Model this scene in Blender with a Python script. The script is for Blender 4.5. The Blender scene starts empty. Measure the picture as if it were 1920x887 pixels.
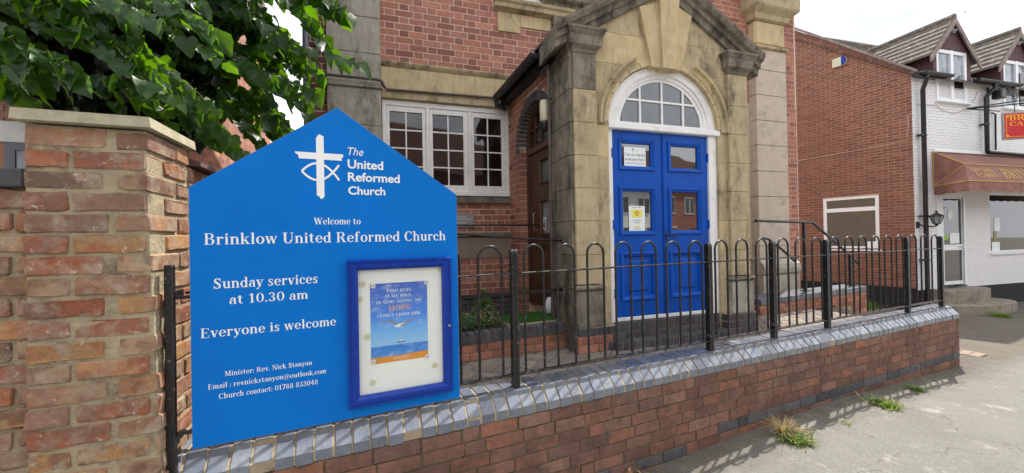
import bpy, bmesh, math, random
import numpy as np
from mathutils import Vector, Matrix
random.seed(7); rs = np.random.RandomState(7)
SC = bpy.context.scene
COL = SC.collection

# ------------------------------------------------------------------ camera
FPX, CX, CY = 700.0, 960.0, 443.5
pit, rho = math.atan(3.5 / FPX), math.atan(.0185)
cf = np.array([0, math.cos(pit), math.sin(pit)]); r0 = np.array([1, 0, 0.]); u0 = np.array([0, -math.sin(pit), math.cos(pit)])
cR = r0 * math.cos(rho) - u0 * math.sin(rho); cU = u0 * math.cos(rho) + r0 * math.sin(rho)
CAM = np.array([0, 0, 1.6])
cam = bpy.data.cameras.new('camera'); co = bpy.data.objects.new('camera', cam); COL.objects.link(co)
cam.sensor_fit = 'HORIZONTAL'; cam.sensor_width = 36; cam.lens = 36 * FPX / 1920; cam.clip_start = .05; cam.clip_end = 500
m = Matrix.Identity(4)
for i in range(3):
    m[i][0] = cR[i]; m[i][1] = cU[i]; m[i][2] = -cf[i]; m[i][3] = CAM[i]
co.matrix_world = m
SC.camera = co

# ------------------------------------------------------------------ sky, sun, exposure
SUN_EL, SUN_AZ = math.radians(60), math.atan2(.69, .72)
w = bpy.data.worlds.new('World'); SC.world = w; w.use_nodes = True
nt = w.node_tree; nt.nodes.clear()
sky = nt.nodes.new('ShaderNodeTexSky'); sky.sky_type = 'NISHITA'; sky.sun_disc = False
sky.sun_elevation = SUN_EL; sky.sun_rotation = SUN_AZ; sky.dust_density = 2.0
tc = nt.nodes.new('ShaderNodeTexCoord'); nz = nt.nodes.new('ShaderNodeTexNoise'); nz.inputs['Scale'].default_value = 2.2; nz.inputs['Detail'].default_value = 6
mp = nt.nodes.new('ShaderNodeMapping'); mp.inputs['Scale'].default_value = (1, 1, 2.2)
rp = nt.nodes.new('ShaderNodeValToRGB'); rp.color_ramp.elements[0].position = .22; rp.color_ramp.elements[1].position = .44
mx = nt.nodes.new('ShaderNodeMix'); mx.data_type = 'RGBA'; mx.inputs['B'].default_value = (9.8, 10.05, 10.5, 1)
bg = nt.nodes.new('ShaderNodeBackground'); bg.inputs['Strength'].default_value = .10
wo = nt.nodes.new('ShaderNodeOutputWorld')
L = nt.links.new
L(tc.outputs['Generated'], mp.inputs['Vector']); L(mp.outputs[0], nz.inputs['Vector']); L(nz.outputs['Fac'], rp.inputs['Fac'])
L(rp.outputs['Color'], mx.inputs['Factor']); L(sky.outputs[0], mx.inputs['A']); L(mx.outputs['Result'], bg.inputs['Color']); L(bg.outputs[0], wo.inputs['Surface'])
sl = bpy.data.lights.new('sun', 'SUN'); sl.energy = 4.1; sl.angle = math.radians(.53); sl.color = (1, .95, .87)
so = bpy.data.objects.new('sun', sl); COL.objects.link(so)
sdir = Vector((math.sin(SUN_AZ) * math.cos(SUN_EL), math.cos(SUN_AZ) * math.cos(SUN_EL), math.sin(SUN_EL)))
so.rotation_euler = (-sdir).to_track_quat('-Z', 'Y').to_euler(); so.location = sdir * 30
SC.view_settings.view_transform = 'Standard'; SC.view_settings.look = 'None'; SC.view_settings.gamma = 1
SC.view_settings.exposure = .72
SC.render.engine = 'CYCLES'
try:
    SC.cycles.use_denoising = True
    SC.cycles.max_bounces = 6
except Exception: pass

# ------------------------------------------------------------------ geometry helpers
def ray(x, y): return cf + cR * ((x - CX) / FPX) - cU * ((y - CY) / FPX)
def proj(P):
    d = np.asarray(P, float) - CAM; z = d @ cf
    if z < .05: return None
    return CX + FPX * (d @ cR) / z, CY - FPX * (d @ cU) / z
def gnd(x, y, z=0.):
    r = ray(x, y); return CAM + r * ((z - 1.6) / r[2])
def at(x, Z, y=443.5):
    r = ray(x, y); return CAM + r * (Z / r[1])
class Pl:
    """a vertical wall plane in the world: x runs along it, y into it, z up"""
    def __init__(s, O, xv=None, ang=None):
        s.a = math.radians(ang) if ang is not None else math.atan2(FPX, xv - CX)
        s.O = np.array([O[0], O[1], 0.]); s.d = np.array([math.cos(s.a), math.sin(s.a), 0]); s.n = np.array([-math.sin(s.a), math.cos(s.a), 0])
    def px(s, x, y, off=0):
        r = ray(x, y); t = ((s.O - CAM) @ s.n + off) / (r @ s.n); P = CAM + r * t
        return float((P - s.O) @ s.d), float(P[2])
    def W(s, a, h=0, off=0): return s.O + s.d * a + s.n * off + np.array([0, 0, h])
    def loc(s, P):
        q = np.asarray(P, float) - s.O; return float(q @ s.d), float(q @ s.n), float(P[2])

def tag(o, label=None, cat=None, group=None, kind=None):
    if label: o['label'] = label
    if cat: o['category'] = cat
    if group: o['group'] = group
    if kind: o['kind'] = kind
    return o
def empty(name, P=(0, 0, 0), a=0, label=None, cat=None, group=None, parent=None):
    o = bpy.data.objects.new(name, None); COL.objects.link(o); o.location = [float(v) for v in P]; o.rotation_euler = (0, 0, a)
    o.empty_display_size = .1
    if parent: o.parent = parent
    return tag(o, label, cat, group)
def thing(name, pl, label, cat, s=0, h=0, off=0, group=None):
    return empty(name, pl.W(s, h, off), pl.a, label, cat, group)

class MB:
    def __init__(s): s.v = []; s.f = []; s.m = []; s.sm = []; s.r = []; s.cur = 0; s.cr = 0.
    def add(s, vs, fs, mi=0, smooth=False, rnd=0.):
        b = len(s.v); s.v += [tuple(float(c) for c in v) for v in vs]
        for f in fs: s.f.append([b + i for i in f]); s.m.append(mi); s.sm.append(smooth); s.r.append(rnd)
        return s
    def box(s, x0, x1, y0, y1, z0, z1, mi=0, bev=0., rnd=0.):
        if bev <= 0:
            v = [(x0,y0,z0),(x1,y0,z0),(x1,y1,z0),(x0,y1,z0),(x0,y0,z1),(x1,y0,z1),(x1,y1,z1),(x0,y1,z1)]
            return s.add(v, [(0,3,2,1),(4,5,6,7),(0,1,5,4),(1,2,6,5),(2,3,7,6),(3,0,4,7)], mi, False, rnd)
        # chamfered box: front (y0) edges and all others via 24-vertex form
        b = bev; vs = []; X = (x0, x1); Y = (y0, y1); Z = (z0, z1); sg = (1, -1); idx = {}
        for i in (0, 1):
            for j in (0, 1):
                for k in (0, 1):
                    for ax in range(3):
                        p = [X[i], Y[j], Z[k]]
                        ins = [sg[i] * b, sg[j] * b, sg[k] * b]
                        q = [p[n] + (0 if n == ax else ins[n]) for n in range(3)]
                        idx[(i, j, k, ax)] = len(vs); vs.append(q)
        F = []
        for ax in range(3):
            o = [n for n in range(3) if n != ax]
            for e in (0, 1):
                ring = []
                for a_, b_ in ((0, 0), (1, 0), (1, 1), (0, 1)):
                    t = [0, 0, 0]; t[ax] = e; t[o[0]] = a_; t[o[1]] = b_
                    ring.append(idx[(t[0], t[1], t[2], ax)])
                F.append(ring)
        for ax in range(3):      # edges parallel to ax
            o = [n for n in range(3) if n != ax]
            for a_ in (0, 1):
                for b_ in (0, 1):
                    t0 = [0, 0, 0]; t1 = [0, 0, 0]; t0[ax] = 0; t1[ax] = 1; t0[o[0]] = t1[o[0]] = a_; t0[o[1]] = t1[o[1]] = b_
                    F.append([idx[(*t0, o[0])], idx[(*t1, o[0])], idx[(*t1, o[1])], idx[(*t0, o[1])]])
        for i in (0, 1):
            for j in (0, 1):
                for k in (0, 1): F.append([idx[(i, j, k, 0)], idx[(i, j, k, 1)], idx[(i, j, k, 2)]])
        return s.add(vs, F, mi, False, rnd)
    def prism(s, pts, y0, y1, mi=0, rnd=0.):          # polygon in (x,z) pushed from y0 to y1
        n = len(pts); v = [(p[0], y0, p[1]) for p in pts] + [(p[0], y1, p[1]) for p in pts]
        return s.add(v, [list(range(n)), list(range(2 * n - 1, n - 1, -1))] + [(i, i + n, (i + 1) % n + n, (i + 1) % n) for i in range(n)], mi, False, rnd)
    def prismx(s, pts, x0, x1, mi=0, rnd=0.):         # polygon in (y,z) pushed along x
        n = len(pts); v = [(x0, p[0], p[1]) for p in pts] + [(x1, p[0], p[1]) for p in pts]
        return s.add(v, [list(range(n)), list(range(2 * n - 1, n - 1, -1))] + [(i, i + n, (i + 1) % n + n, (i + 1) % n) for i in range(n)], mi, False, rnd)
    def prismz(s, pts, z0, z1, mi=0, rnd=0.):
        n = len(pts); v = [(p[0], p[1], z0) for p in pts] + [(p[0], p[1], z1) for p in pts]
        return s.add(v, [list(range(n)), list(range(2 * n - 1, n - 1, -1))] + [(i, i + n, (i + 1) % n + n, (i + 1) % n) for i in range(n)], mi, False, rnd)
    def tube(s, path, r, seg=8, mi=0, cap=True, radii=None, sq=False):
        P = [np.array(p, float) for p in path]; n = len(P); vs = []; prev = None
        for i in range(n):
            t = P[min(i + 1, n - 1)] - P[max(i - 1, 0)]; t /= (np.linalg.norm(t) + 1e-9)
            if prev is None:
                a = np.array([0, 0, 1.]) if abs(t[2]) < .9 else np.array([0, 1., 0])
                x = np.cross(a, t)
            else: x = prev - t * (prev @ t)
            x /= np.linalg.norm(x); prev = x; y = np.cross(t, x); rr = radii[i] if radii else r
            for k in range(seg):
                an = 2 * math.pi * (k + (.5 if sq else 0)) / seg; vs.append(P[i] + (x * math.cos(an) + y * math.sin(an)) * rr)
        fs = [(i * seg + k, i * seg + (k + 1) % seg, (i + 1) * seg + (k + 1) % seg, (i + 1) * seg + k) for i in range(n - 1) for k in range(seg)]
        s.add(vs, fs, mi, not sq)
        if cap:
            s.add([vs[k] for k in range(seg)], [list(range(seg))[::-1]], mi); s.add([vs[(n - 1) * seg + k] for k in range(seg)], [list(range(seg))], mi)
        return s
    def lathe(s, prof, seg=20, c=(0, 0, 0), mi=0, smooth=True):
        vs = [(c[0] + r * math.cos(2 * math.pi * k / seg), c[1] + r * math.sin(2 * math.pi * k / seg), c[2] + z) for r, z in prof for k in range(seg)]
        n = len(prof)
        fs = [(i * seg + k, i * seg + (k + 1) % seg, (i + 1) * seg + (k + 1) % seg, (i + 1) * seg + k) for i in range(n - 1) for k in range(seg)]
        fs += [list(range(seg))[::-1], [(n - 1) * seg + k for k in range(seg)]]
        return s.add(vs, fs, mi, smooth)
    def mesh(s, name, mats):
        me = bpy.data.meshes.new(name); me.from_pydata(s.v, [], s.f); me.update()
        for mt in (mats if isinstance(mats, (list, tuple)) else [mats]): me.materials.append(mt)
        me.polygons.foreach_set('material_index', s.m); me.polygons.foreach_set('use_smooth', s.sm)
        if any(s.r):
            at_ = me.attributes.new('rnd', 'FLOAT', 'FACE'); at_.data.foreach_set('value', s.r)
        bm = bmesh.new(); bm.from_mesh(me); bmesh.ops.recalc_face_normals(bm, faces=bm.faces); bm.to_mesh(me); bm.free()
        return me
    def build(s, name, mats, parent=None, loc=None, label=None, cat=None, group=None, kind=None, rot=0):
        o = bpy.data.objects.new(name, s.mesh(name, mats)); COL.objects.link(o)
        if parent: o.parent = parent
        if loc is not None: o.location = [float(v) for v in loc]
        if rot: o.rotation_euler = (0, 0, rot)
        return tag(o, label, cat, group, kind)

# ------------------------------------------------------------------ materials
def lin(c): return tuple(((v / 255) / 12.92 if v / 255 <= .04045 else ((v / 255 + .055) / 1.055) ** 2.4) for v in c) + (1,)
class NT:
    def __init__(s, name):
        s.m = bpy.data.materials.new(name); s.m.use_nodes = True; s.t = s.m.node_tree; s.t.nodes.clear()
        s.out = s.n('ShaderNodeOutputMaterial'); s.b = s.n('ShaderNodeBsdfPrincipled'); s.l(s.b.outputs[0], s.out.inputs['Surface'])
    def n(s, t, **k):
        o = s.t.nodes.new(t)
        for a, b in k.items(): setattr(o, a, b)
        return o
    def l(s, a, b): s.t.links.new(a, b)
    def noise(s, vec, scale, detail=4, rough=.6, lo=None, hi=None):
        q = s.n('ShaderNodeTexNoise'); q.inputs['Scale'].default_value = scale; q.inputs['Detail'].default_value = detail; q.inputs['Roughness'].default_value = rough
        if vec is not None: s.l(vec, q.inputs['Vector'])
        if lo is None: return q.outputs['Fac']
        r = s.n('ShaderNodeMapRange'); r.inputs['From Min'].default_value = lo; r.inputs['From Max'].default_value = hi; s.l(q.outputs['Fac'], r.inputs['Value'])
        return r.outputs['Result']
    def mix(s, fac, a, b, mode='MIX'):
        q = s.n('ShaderNodeMix'); q.data_type = 'RGBA'; q.blend_type = mode
        for v, i in ((fac, 'Factor'), (a, 'A'), (b, 'B')):
            if hasattr(v, 'is_output'): s.l(v, q.inputs[i])
            else: q.inputs[i].default_value = v
        return q.outputs['Result']
    def math(s, op, a, b=None):
        q = s.n('ShaderNodeMath', operation=op)
        for i, v in enumerate((a, b)):
            if v is None: continue
            if hasattr(v, 'is_output'): s.l(v, q.inputs[i])
            else: q.inputs[i].default_value = v
        return q.outputs[0]
    def bump(s, h, strength=.4, dist=.01):
        q = s.n('ShaderNodeBump'); q.inputs['Strength'].default_value = strength; q.inputs['Distance'].default_value = dist
        s.l(h, q.inputs['Height']); s.l(q.outputs[0], s.b.inputs['Normal'])
    def set(s, **k):
        for a, v in k.items():
            a = a.replace('_', ' ')
            if hasattr(v, 'is_output'): s.l(v, s.b.inputs[a])
            else: s.b.inputs[a].default_value = v
        return s

def rnd_coord(t):
    """object coordinates shifted by a number of the brick's own, and that number"""
    at_ = t.n('ShaderNodeAttribute', attribute_name='rnd'); oi = t.n('ShaderNodeObjectInfo')
    r = t.math('FRACT', t.math('ADD', at_.outputs['Fac'], oi.outputs['Random']))
    tc = t.n('ShaderNodeTexCoord'); cb = t.n('ShaderNodeCombineXYZ')
    t.l(t.math('MULTIPLY', r, 37.), cb.inputs[0]); t.l(t.math('MULTIPLY', r, 19.), cb.inputs[1]); t.l(t.math('MULTIPLY', r, 53.), cb.inputs[2])
    va = t.n('ShaderNodeVectorMath', operation='ADD'); t.l(tc.outputs['Object'], va.inputs[0]); t.l(cb.outputs[0], va.inputs[1])
    return va.outputs[0], r
def desat(c, k):
    g = .3 * c[0] + .55 * c[1] + .15 * c[2]; return tuple(g + (v - g) * k for v in c)
def brick_mat(name, palette, grime=(90, 78, 68), gamt=.5, rough=.9, bump=.5, fleck=None, fs=40, spec=.3, streak=False, sat=.84, vv=.28, wh=False, var2=0, patch=0):
    palette = [desat(c, sat) for c in palette]; grime = desat(grime, .8)
    t = NT(name); vec, r = rnd_coord(t)
    cr = t.n('ShaderNodeValToRGB'); cr.color_ramp.interpolation = 'CONSTANT'
    els = cr.color_ramp.elements
    while len(els) < len(palette): els.new(.5)
    for i, c in enumerate(palette): els[i].position = i / len(palette); els[i].color = lin(c)
    t.l(r, cr.inputs['Fac']); col = cr.outputs['Color']
    if var2:
        cr2 = t.n('ShaderNodeValToRGB'); cr2.color_ramp.interpolation = 'CONSTANT'; e2 = cr2.color_ramp.elements
        while len(e2) < len(palette): e2.new(.5)
        for i, c in enumerate(palette): e2[i].position = i / len(palette); e2[i].color = lin(c)
        t.l(t.math('FRACT', t.math('ADD', r, .41)), cr2.inputs['Fac']); col = t.mix(t.math('MULTIPLY', t.noise(vec, 9, 5, .6, .46, .60), var2), col, cr2.outputs['Color'])
    r2 = t.math('FRACT', t.math('MULTIPLY', r, 7.31))
    hs = t.n('ShaderNodeHueSaturation'); t.l(col, hs.inputs['Color']); t.l(t.math('ADD', t.math('MULTIPLY', r2, vv), 1.02 - vv / 2), hs.inputs['Value'])
    col = hs.outputs['Color']
    col = t.mix(t.math('MULTIPLY', t.noise(vec, 14, 5, .65, .48, .72), gamt), col, lin(grime))
    if not wh: col = t.mix(t.math('MULTIPLY', t.noise(vec, 45, 4, .7, .45, .7), .35), col, lin([c * .55 for c in palette[0]]))
    if fleck: col = t.mix(t.noise(vec, 23, 6, .75, .60, .70), col, lin(fleck))
    if patch:
        ge = t.n('ShaderNodeNewGeometry'); col = t.mix(t.math('MULTIPLY', t.noise(ge.outputs['Position'], 3.1, 7, .72, .46, .66), patch), col, lin([v * .62 for v in grime]))
    h = t.noise(vec, fs, 6, .7)
    if streak:
        mp = t.n('ShaderNodeMapping'); mp.inputs['Scale'].default_value = (1, 1, .08); t.l(vec, mp.inputs['Vector'])
        st = t.noise(mp.outputs[0], 220, 2, .5); h = t.math('ADD', h, t.math('MULTIPLY', st, .35)); col = t.mix(t.math('MULTIPLY', st, .25), col, lin([c * .6 for c in palette[1]]))
    t.set(Base_Color=col, Roughness=rough); t.b.inputs['Specular IOR Level'].default_value = spec
    t.bump(h, bump, .006); return t.m
def rough_mat(name, c1, c2, scale=8, rough=.9, bump=.3, c3=None, s3=3, lo3=.5, hi3=.7, spec=.3, detail=6, bscale=60, world=True, bd=.006, metallic=0, run=0):
    t = NT(name); tc = t.n('ShaderNodeTexCoord'); geo = t.n('ShaderNodeNewGeometry'); vec = geo.outputs['Position'] if world else tc.outputs['Object']
    col = t.mix(t.noise(vec, scale, detail, .65, .3, .7), lin(c1), lin(c2))
    v3 = vec
    if run:
        mp = t.n('ShaderNodeMapping'); mp.inputs['Scale'].default_value = (1, 1, run); t.l(vec, mp.inputs['Vector']); v3 = mp.outputs[0]
        f2 = t.n('ShaderNodeMapping'); f2.inputs['Scale'].default_value = (1, 1, .12); t.l(vec, f2.inputs['Vector'])
        col = t.mix(t.math('MULTIPLY', t.noise(f2.outputs[0], 16, 4, .7, .50, .72), .55), col, lin([v * .72 for v in c1]))
    if c3: col = t.mix(t.noise(v3, s3, 8, .78, lo3, hi3), col, lin(c3))
    t.set(Base_Color=col, Roughness=rough, Metallic=metallic); t.b.inputs['Specular IOR Level'].default_value = spec
    if bump: t.bump(t.noise(vec, bscale, 6, .7), bump, bd)
    return t.m
def paint(name, c, rough=.4, var=.12, bump=.08, spec=.5, dirt=None, damt=.5, ds=6, chip=None, cs=60, ct=.64):
    t = NT(name); geo = t.n('ShaderNodeNewGeometry'); vec = geo.outputs['Position']
    col = t.mix(t.noise(vec, 5, 5, .6, .3, .7), lin(c), lin([v * (1 - var) for v in c]))
    if dirt: col = t.mix(t.math('MULTIPLY', t.noise(vec, ds, 8, .75, .52, .72), damt), col, lin(dirt))
    if chip: col = t.mix(t.math('MULTIPLY', t.noise(vec, cs, 3, .6, ct, ct + .03), .7), col, lin(chip))
    t.set(Base_Color=col, Roughness=t.math('ADD', t.noise(vec, 30, 3, .6), rough - .5)); t.b.inputs['Specular IOR Level'].default_value = spec
    t.bump(t.noise(vec, 90, 4, .6), bump, .002); return t.m

M = {}
M['pier_brick'] = brick_mat('old_pier_brick', [(168,102,72),(150,102,80),(134,98,74),(174,124,86),(156,88,62),(118,90,76),(168,136,106),(174,128,80),(144,84,62),(146,108,90),(160,122,98),(130,86,68)], (176,160,136), .85, .95, 1.0, (214,206,192), 22, sat=.90, vv=.3, var2=.9, patch=.4)
M['old_mortar'] = rough_mat('old_lime_mortar', (186,172,144), (156,142,116), 12, .95, 1.0, (112,100,82), 7, .50, .66, bscale=45, bd=.012)
M['wall_brick'] = brick_mat('low_wall_brick', [(150,96,78),(142,90,74),(152,100,80),(136,88,74),(166,100,74),(146,98,84),(130,90,78),(152,106,88)], (100,86,72), .8, .9, .5, (158,128,112), 34, streak=True, sat=.74, patch=.6)
M['wall_mortar'] = rough_mat('dark_mossy_mortar', (118,104,86), (86,78,60), 18, .98, 1.0, (54,52,34), 12, .5, .62, bscale=50, bd=.012)
M['blue_brick'] = brick_mat('blue_engineering_brick', [(96,101,114),(90,95,108),(104,108,120),(84,89,103),(98,99,107),(110,114,124)], (128,122,112), .35, .38, .3, (134,134,136), 50, spec=.55)
M['coping_blue'] = brick_mat('dusty_blue_coping_brick', [(106,114,132),(100,108,126),(112,120,134),(94,103,122),(106,112,124),(118,125,138)], (140,142,142), .5, .24, .35, (70,74,84), 60, spec=1.0, vv=.2)
M['blue_brick_dull'] = brick_mat('dull_blue_brick', [(82,82,88),(74,74,80),(92,90,94),(70,68,74),(88,82,84)], (112,104,96), .5, .7, .4, None, 50, spec=.4)
M['pale_mortar'] = rough_mat('pale_mortar', (178,162,138), (150,136,114), 14, .95, .8, (104,90,70), 10, .55, .68, bscale=60)
M['church_brick'] = brick_mat('church_red_brick', [(180,112,92),(170,104,86),(186,118,96),(160,98,84),(176,114,96),(150,92,80),(190,122,100)], (130,98,84), .5, .85, .35, (176,124,108), 40)
M['church_brick_dark'] = brick_mat('shaded_side_brick', [(126,74,64),(112,68,62),(134,82,70),(104,64,60)], (80,66,60), .6, .85, .4, None, 40)  # darker church brick, shade put into the colour; plain dark brick across the street
M['church_mortar'] = rough_mat('church_mortar', (216,192,172), (196,172,152), 12, .95, .5, (130,108,94), 5, .58, .72)
M['stone'] = rough_mat('buff_sandstone', (194,178,145), (168,152,120), 5, .9, .45, (92,85,72), 3.0, .50, .66, bscale=110, run=.45)
M['stone_warm'] = rough_mat('warm_buff_stone', (206,188,149), (185,165,127), 6, .9, .35, (116,104,84), 3.2, .54, .70, bscale=110, run=.45)
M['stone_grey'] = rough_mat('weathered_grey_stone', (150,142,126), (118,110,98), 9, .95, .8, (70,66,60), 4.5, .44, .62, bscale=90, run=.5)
M['stone_pale'] = rough_mat('pale_grey_limestone', (186,180,168), (164,157,144), 6, .92, .5, (112,106,95), 3.3, .50, .66, bscale=100, run=.4)
M['stone_pink'] = rough_mat('pinkish_pale_stone', (198,184,170), (180,166,152), 6, .92, .4, (146,134,120), 3, .56, .74, bscale=100)
M['cap_stone'] = rough_mat('cast_cap_stone', (192,184,160), (164,156,132), 20, .95, .8, (206,202,190), 60, .62, .68, bscale=120)
M['asphalt'] = None
M['white_paint'] = paint('white_window_paint', (244,243,240), .45, .06, .08, .4, (176,172,164), .35)
M['white_upvc'] = paint('white_plastic_frame', (236,238,242), .3, .03, 0.02)
M['white_paint_bright'] = paint('white_door_frame_paint', (240,240,240), .4, .05, .08, .4, (186,180,168), .5, 8)
M['blue_door'] = paint('royal_blue_gloss', (0,82,186), .42, .12, .25, .25, (6,70,160), .5, 9, chip=(96,140,206), cs=48, ct=.70)
M['case_blue'] = paint('dark_blue_case', (0,54,158), .38, .1, .05, .35)
M['sign_blue'] = paint('sign_blue', (0,116,208), .55, .04, .02, .15, (0,108,198), .5, 2)
M['lettering'] = paint('white_vinyl', (244,246,246), .5, .02, 0)
M['black_metal'] = paint('black_gloss_metal', (26,27,31), .38, .2, .35, .5, (54,52,52), .5, 14)
M['rail_metal'] = paint('worn_black_railing_paint', (24,25,28), .34, .2, .6, .5, (74,68,64), .45, 18, chip=(150,142,136), cs=55, ct=.67)
M['pipe_grey'] = paint('grey_plastic_pipe', (118,122,136), .45, .12, .1)
M['pipe_brown'] = paint('brown_grey_pipe', (98,88,84), .5, .2, .2, .4, (70,62,60), .6)
M['navy_pipe'] = paint('dark_navy_pipe', (34,38,50), .45, .2, .2)
M['brown_wood'] = paint('brown_door_wood', (92,62,46), .45, .25, .3, .4, (62,42,34), .6)
M['maroon_wood'] = paint('maroon_boarding', (92,60,66), .65, .2, .3, .3, (116,92,94), .5, 5)
M['barge'] = paint('weathered_bargeboard', (158,142,136), .8, .2, .4, .2, (104,86,80), .7, 10)
M['render'] = rough_mat('grey_cement_render', (150,136,122), (132,120,108), 5, .95, .4, (116,106,94), 3, .5, .75)
M['planter_brick'] = brick_mat('planter_brick', [(184,114,88),(170,104,82),(190,124,96),(158,98,80)], (110,90,78), .5, .9, .5, None, 40)
M['edging'] = brick_mat('dusty_edging_brick', [(150,126,112),(142,118,104),(158,134,118)], (150,142,130), .7, .95, .5, None, 40)
M['gable_brick'] = brick_mat('gable_orange_brick', [(138,88,72),(136,82,66),(148,92,74),(130,78,64),(140,88,72)], (120,90,78), .35, .88, .25, None, 40, sat=.76)
M['gable_mortar'] = rough_mat('gable_mortar', (186,144,122), (170,132,112), 10, .95, .3)
M['white_brick'] = brick_mat('white_painted_brick', [(228,228,230),(228,228,231),(230,229,230),(227,227,229)], (212,212,212), .5, .6, .2, None, 30, vv=.03, wh=True)
M['white_joint'] = rough_mat('painted_joint', (222,221,221), (210,209,208), 10, .8, .2)
M['plinth'] = rough_mat('black_painted_plinth', (44,42,46), (30,29,33), 10, .7, .8, (88,82,76), 6, .58, .72)
M['roof_tile'] = rough_mat('mossy_roof_tile', (110,102,98), (84,78,76), 20, .95, 1.0, (158,150,132), 8, .52, .66, bscale=40, bd=.02)
M['dormer_tile'] = rough_mat('pale_dormer_tile', (122,115,108), (94,88,83), 16, .95, .9, (168,162,150), 9, .52, .66, bscale=50)
M['awning'] = paint('brown_awning_canvas', (150,108,98), .8, .15, .3, .15, (176,138,128), .7, 3)
M['gold'] = paint('yellow_piping', (206,168,84), .6, .1, .05)
M['sign_red'] = paint('red_sign_panel', (196,22,28), .4, .08, .02)
M['yellow'] = paint('yellow_print', (238,180,28), .5, .05, 0)
M['alu'] = paint('grey_aluminium', (150,148,150), .35, .1, .05)
M['concrete'] = rough_mat('step_concrete', (160,152,138), (134,127,115), 10, .95, .8, (104,98,88), 4, .5, .7)
M['soil'] = rough_mat('dark_soil', (70,58,48), (44,36,30), 20, 1, 1, bscale=40, bd=.02)
M['cream'] = paint('cream_plastic', (214,208,180), .4, .1, .03)
M['magnet'] = paint('cream_magnet', (222,216,186), .35, .06, .02)
M['magnet_white'] = paint('white_printed_magnet', (236,234,236), .3, .06, .02)
M['case_back'] = paint('white_case_backing', (244,245,240), .55, .03, .02, .3, (232,234,230), .4, 2)
M['poster_blue'] = None
M['twig'] = paint('green_brown_twig', (86,84,48), .7, .3, .4)
M['bark'] = rough_mat('dark_bark', (62,54,46), (40,34,28), 14, 1, 1, bscale=30, bd=.02)
M['paper'] = paint('white_paper', (236,242,244), .6, .03, 0)
M['ink'] = paint('dark_ink', (48,46,48), .6, .03, 0)
M['cable'] = paint('pale_cable', (222,196,180), .6, .05, 0)

def glass_mat(name, base, rough=.03, ior=1.75, wob=.015):
    t = NT(name); geo = t.n('ShaderNodeNewGeometry'); v = geo.outputs['Position']
    t.set(Base_Color=t.mix(t.noise(v, 3, 3, .5, .3, .7), lin(base), lin([c * .6 for c in base])), Roughness=rough, IOR=ior)
    t.bump(t.noise(v, 2.2, 1, .4), wob, .05); return t.m
M['glass_dark'] = glass_mat('old_window_glass', (40,32,30), .03, 1.8)
M['glass_fan'] = glass_mat('fanlight_glass', (70,78,88), .04, 2.0)
M['glass_door'] = glass_mat('door_glass', (40,38,36), .02, 2.6, .004)
M['glass_grey'] = glass_mat('frosted_door_glass', (150,156,158), .12, 1.6)
M['glass_pale'] = glass_mat('net_curtain_glass', (176,186,198), .06, 1.6)
M['glass_shop'] = glass_mat('shop_window_glass', (44,42,36), .02, 2.0, .004)

def leaf_mat(name, c1, c2, tr, rough=.35):
    t = NT(name); vec, r = rnd_coord(t)
    col = t.mix(r, lin(c1), lin(c2)); col = t.mix(t.noise(vec, 30, 3, .6, .45, .7), col, lin([c * .8 for c in c2]))
    t.set(Base_Color=col, Roughness=rough); t.b.inputs['Specular IOR Level'].default_value = .32
    tb = t.n('ShaderNodeBsdfTranslucent'); tb.inputs['Color'].default_value = lin(tr)
    ms = t.n('ShaderNodeMixShader'); ms.inputs[0].default_value = .34
    t.l(t.b.outputs[0], ms.inputs[1]); t.l(tb.outputs[0], ms.inputs[2]); t.l(ms.outputs[0], t.out.inputs['Surface'])
    return t.m
M['leaf'] = leaf_mat('lime_leaf', (22,42,24), (42,72,36), (130,188,24))
M['leaf_shade_tone'] = leaf_mat('inner_leaf_painted_shade', (10,18,10), (20,34,16), (30,56,14))  # darker leaf copy: the shade inside the crown is put into its colour
M['grass'] = leaf_mat('grass_blade', (88,118,72), (120,140,84), (150,190,60), .6)
M['dry_grass'] = leaf_mat('dry_grass_blade', (206,188,140), (182,156,108), (190,170,100), .8)
M['turf'] = leaf_mat('artificial_grass', (66,116,52), (88,134,62), (80,140,50), .6)
M['shrub'] = leaf_mat('shrub_leaf', (84,116,68), (112,142,88), (110,150,60), .5)
M['shrub_dark'] = leaf_mat('conifer_leaf', (40,66,40), (60,86,52), (60,90,40), .6)
M['petal'] = leaf_mat('violet_petal', (92,84,196), (118,104,214), (120,110,220), .6)
M['petal_cream'] = leaf_mat('cream_petal', (226,208,178), (206,172,140), (230,210,180), .6)

def clear_glass():
    t = NT('clear_display_glass'); lw = t.n('ShaderNodeLayerWeight'); lw.inputs[0].default_value = .5; pw_ = t.math('ADD', t.math('MULTIPLY', t.math('POWER', lw.outputs['Facing'], 4.), .6), .04)
    tr = t.n('ShaderNodeBsdfTransparent'); gl = t.n('ShaderNodeBsdfGlossy'); gl.inputs['Roughness'].default_value = .03; ms = t.n('ShaderNodeMixShader')
    tr.inputs[0].default_value = (.96, .98, .97, 1)
    t.l(pw_, ms.inputs[0]); t.l(tr.outputs[0], ms.inputs[1]); t.l(gl.outputs[0], ms.inputs[2]); t.l(ms.outputs[0], t.out.inputs['Surface']); return t.m
M['clear'] = clear_glass()

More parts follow.
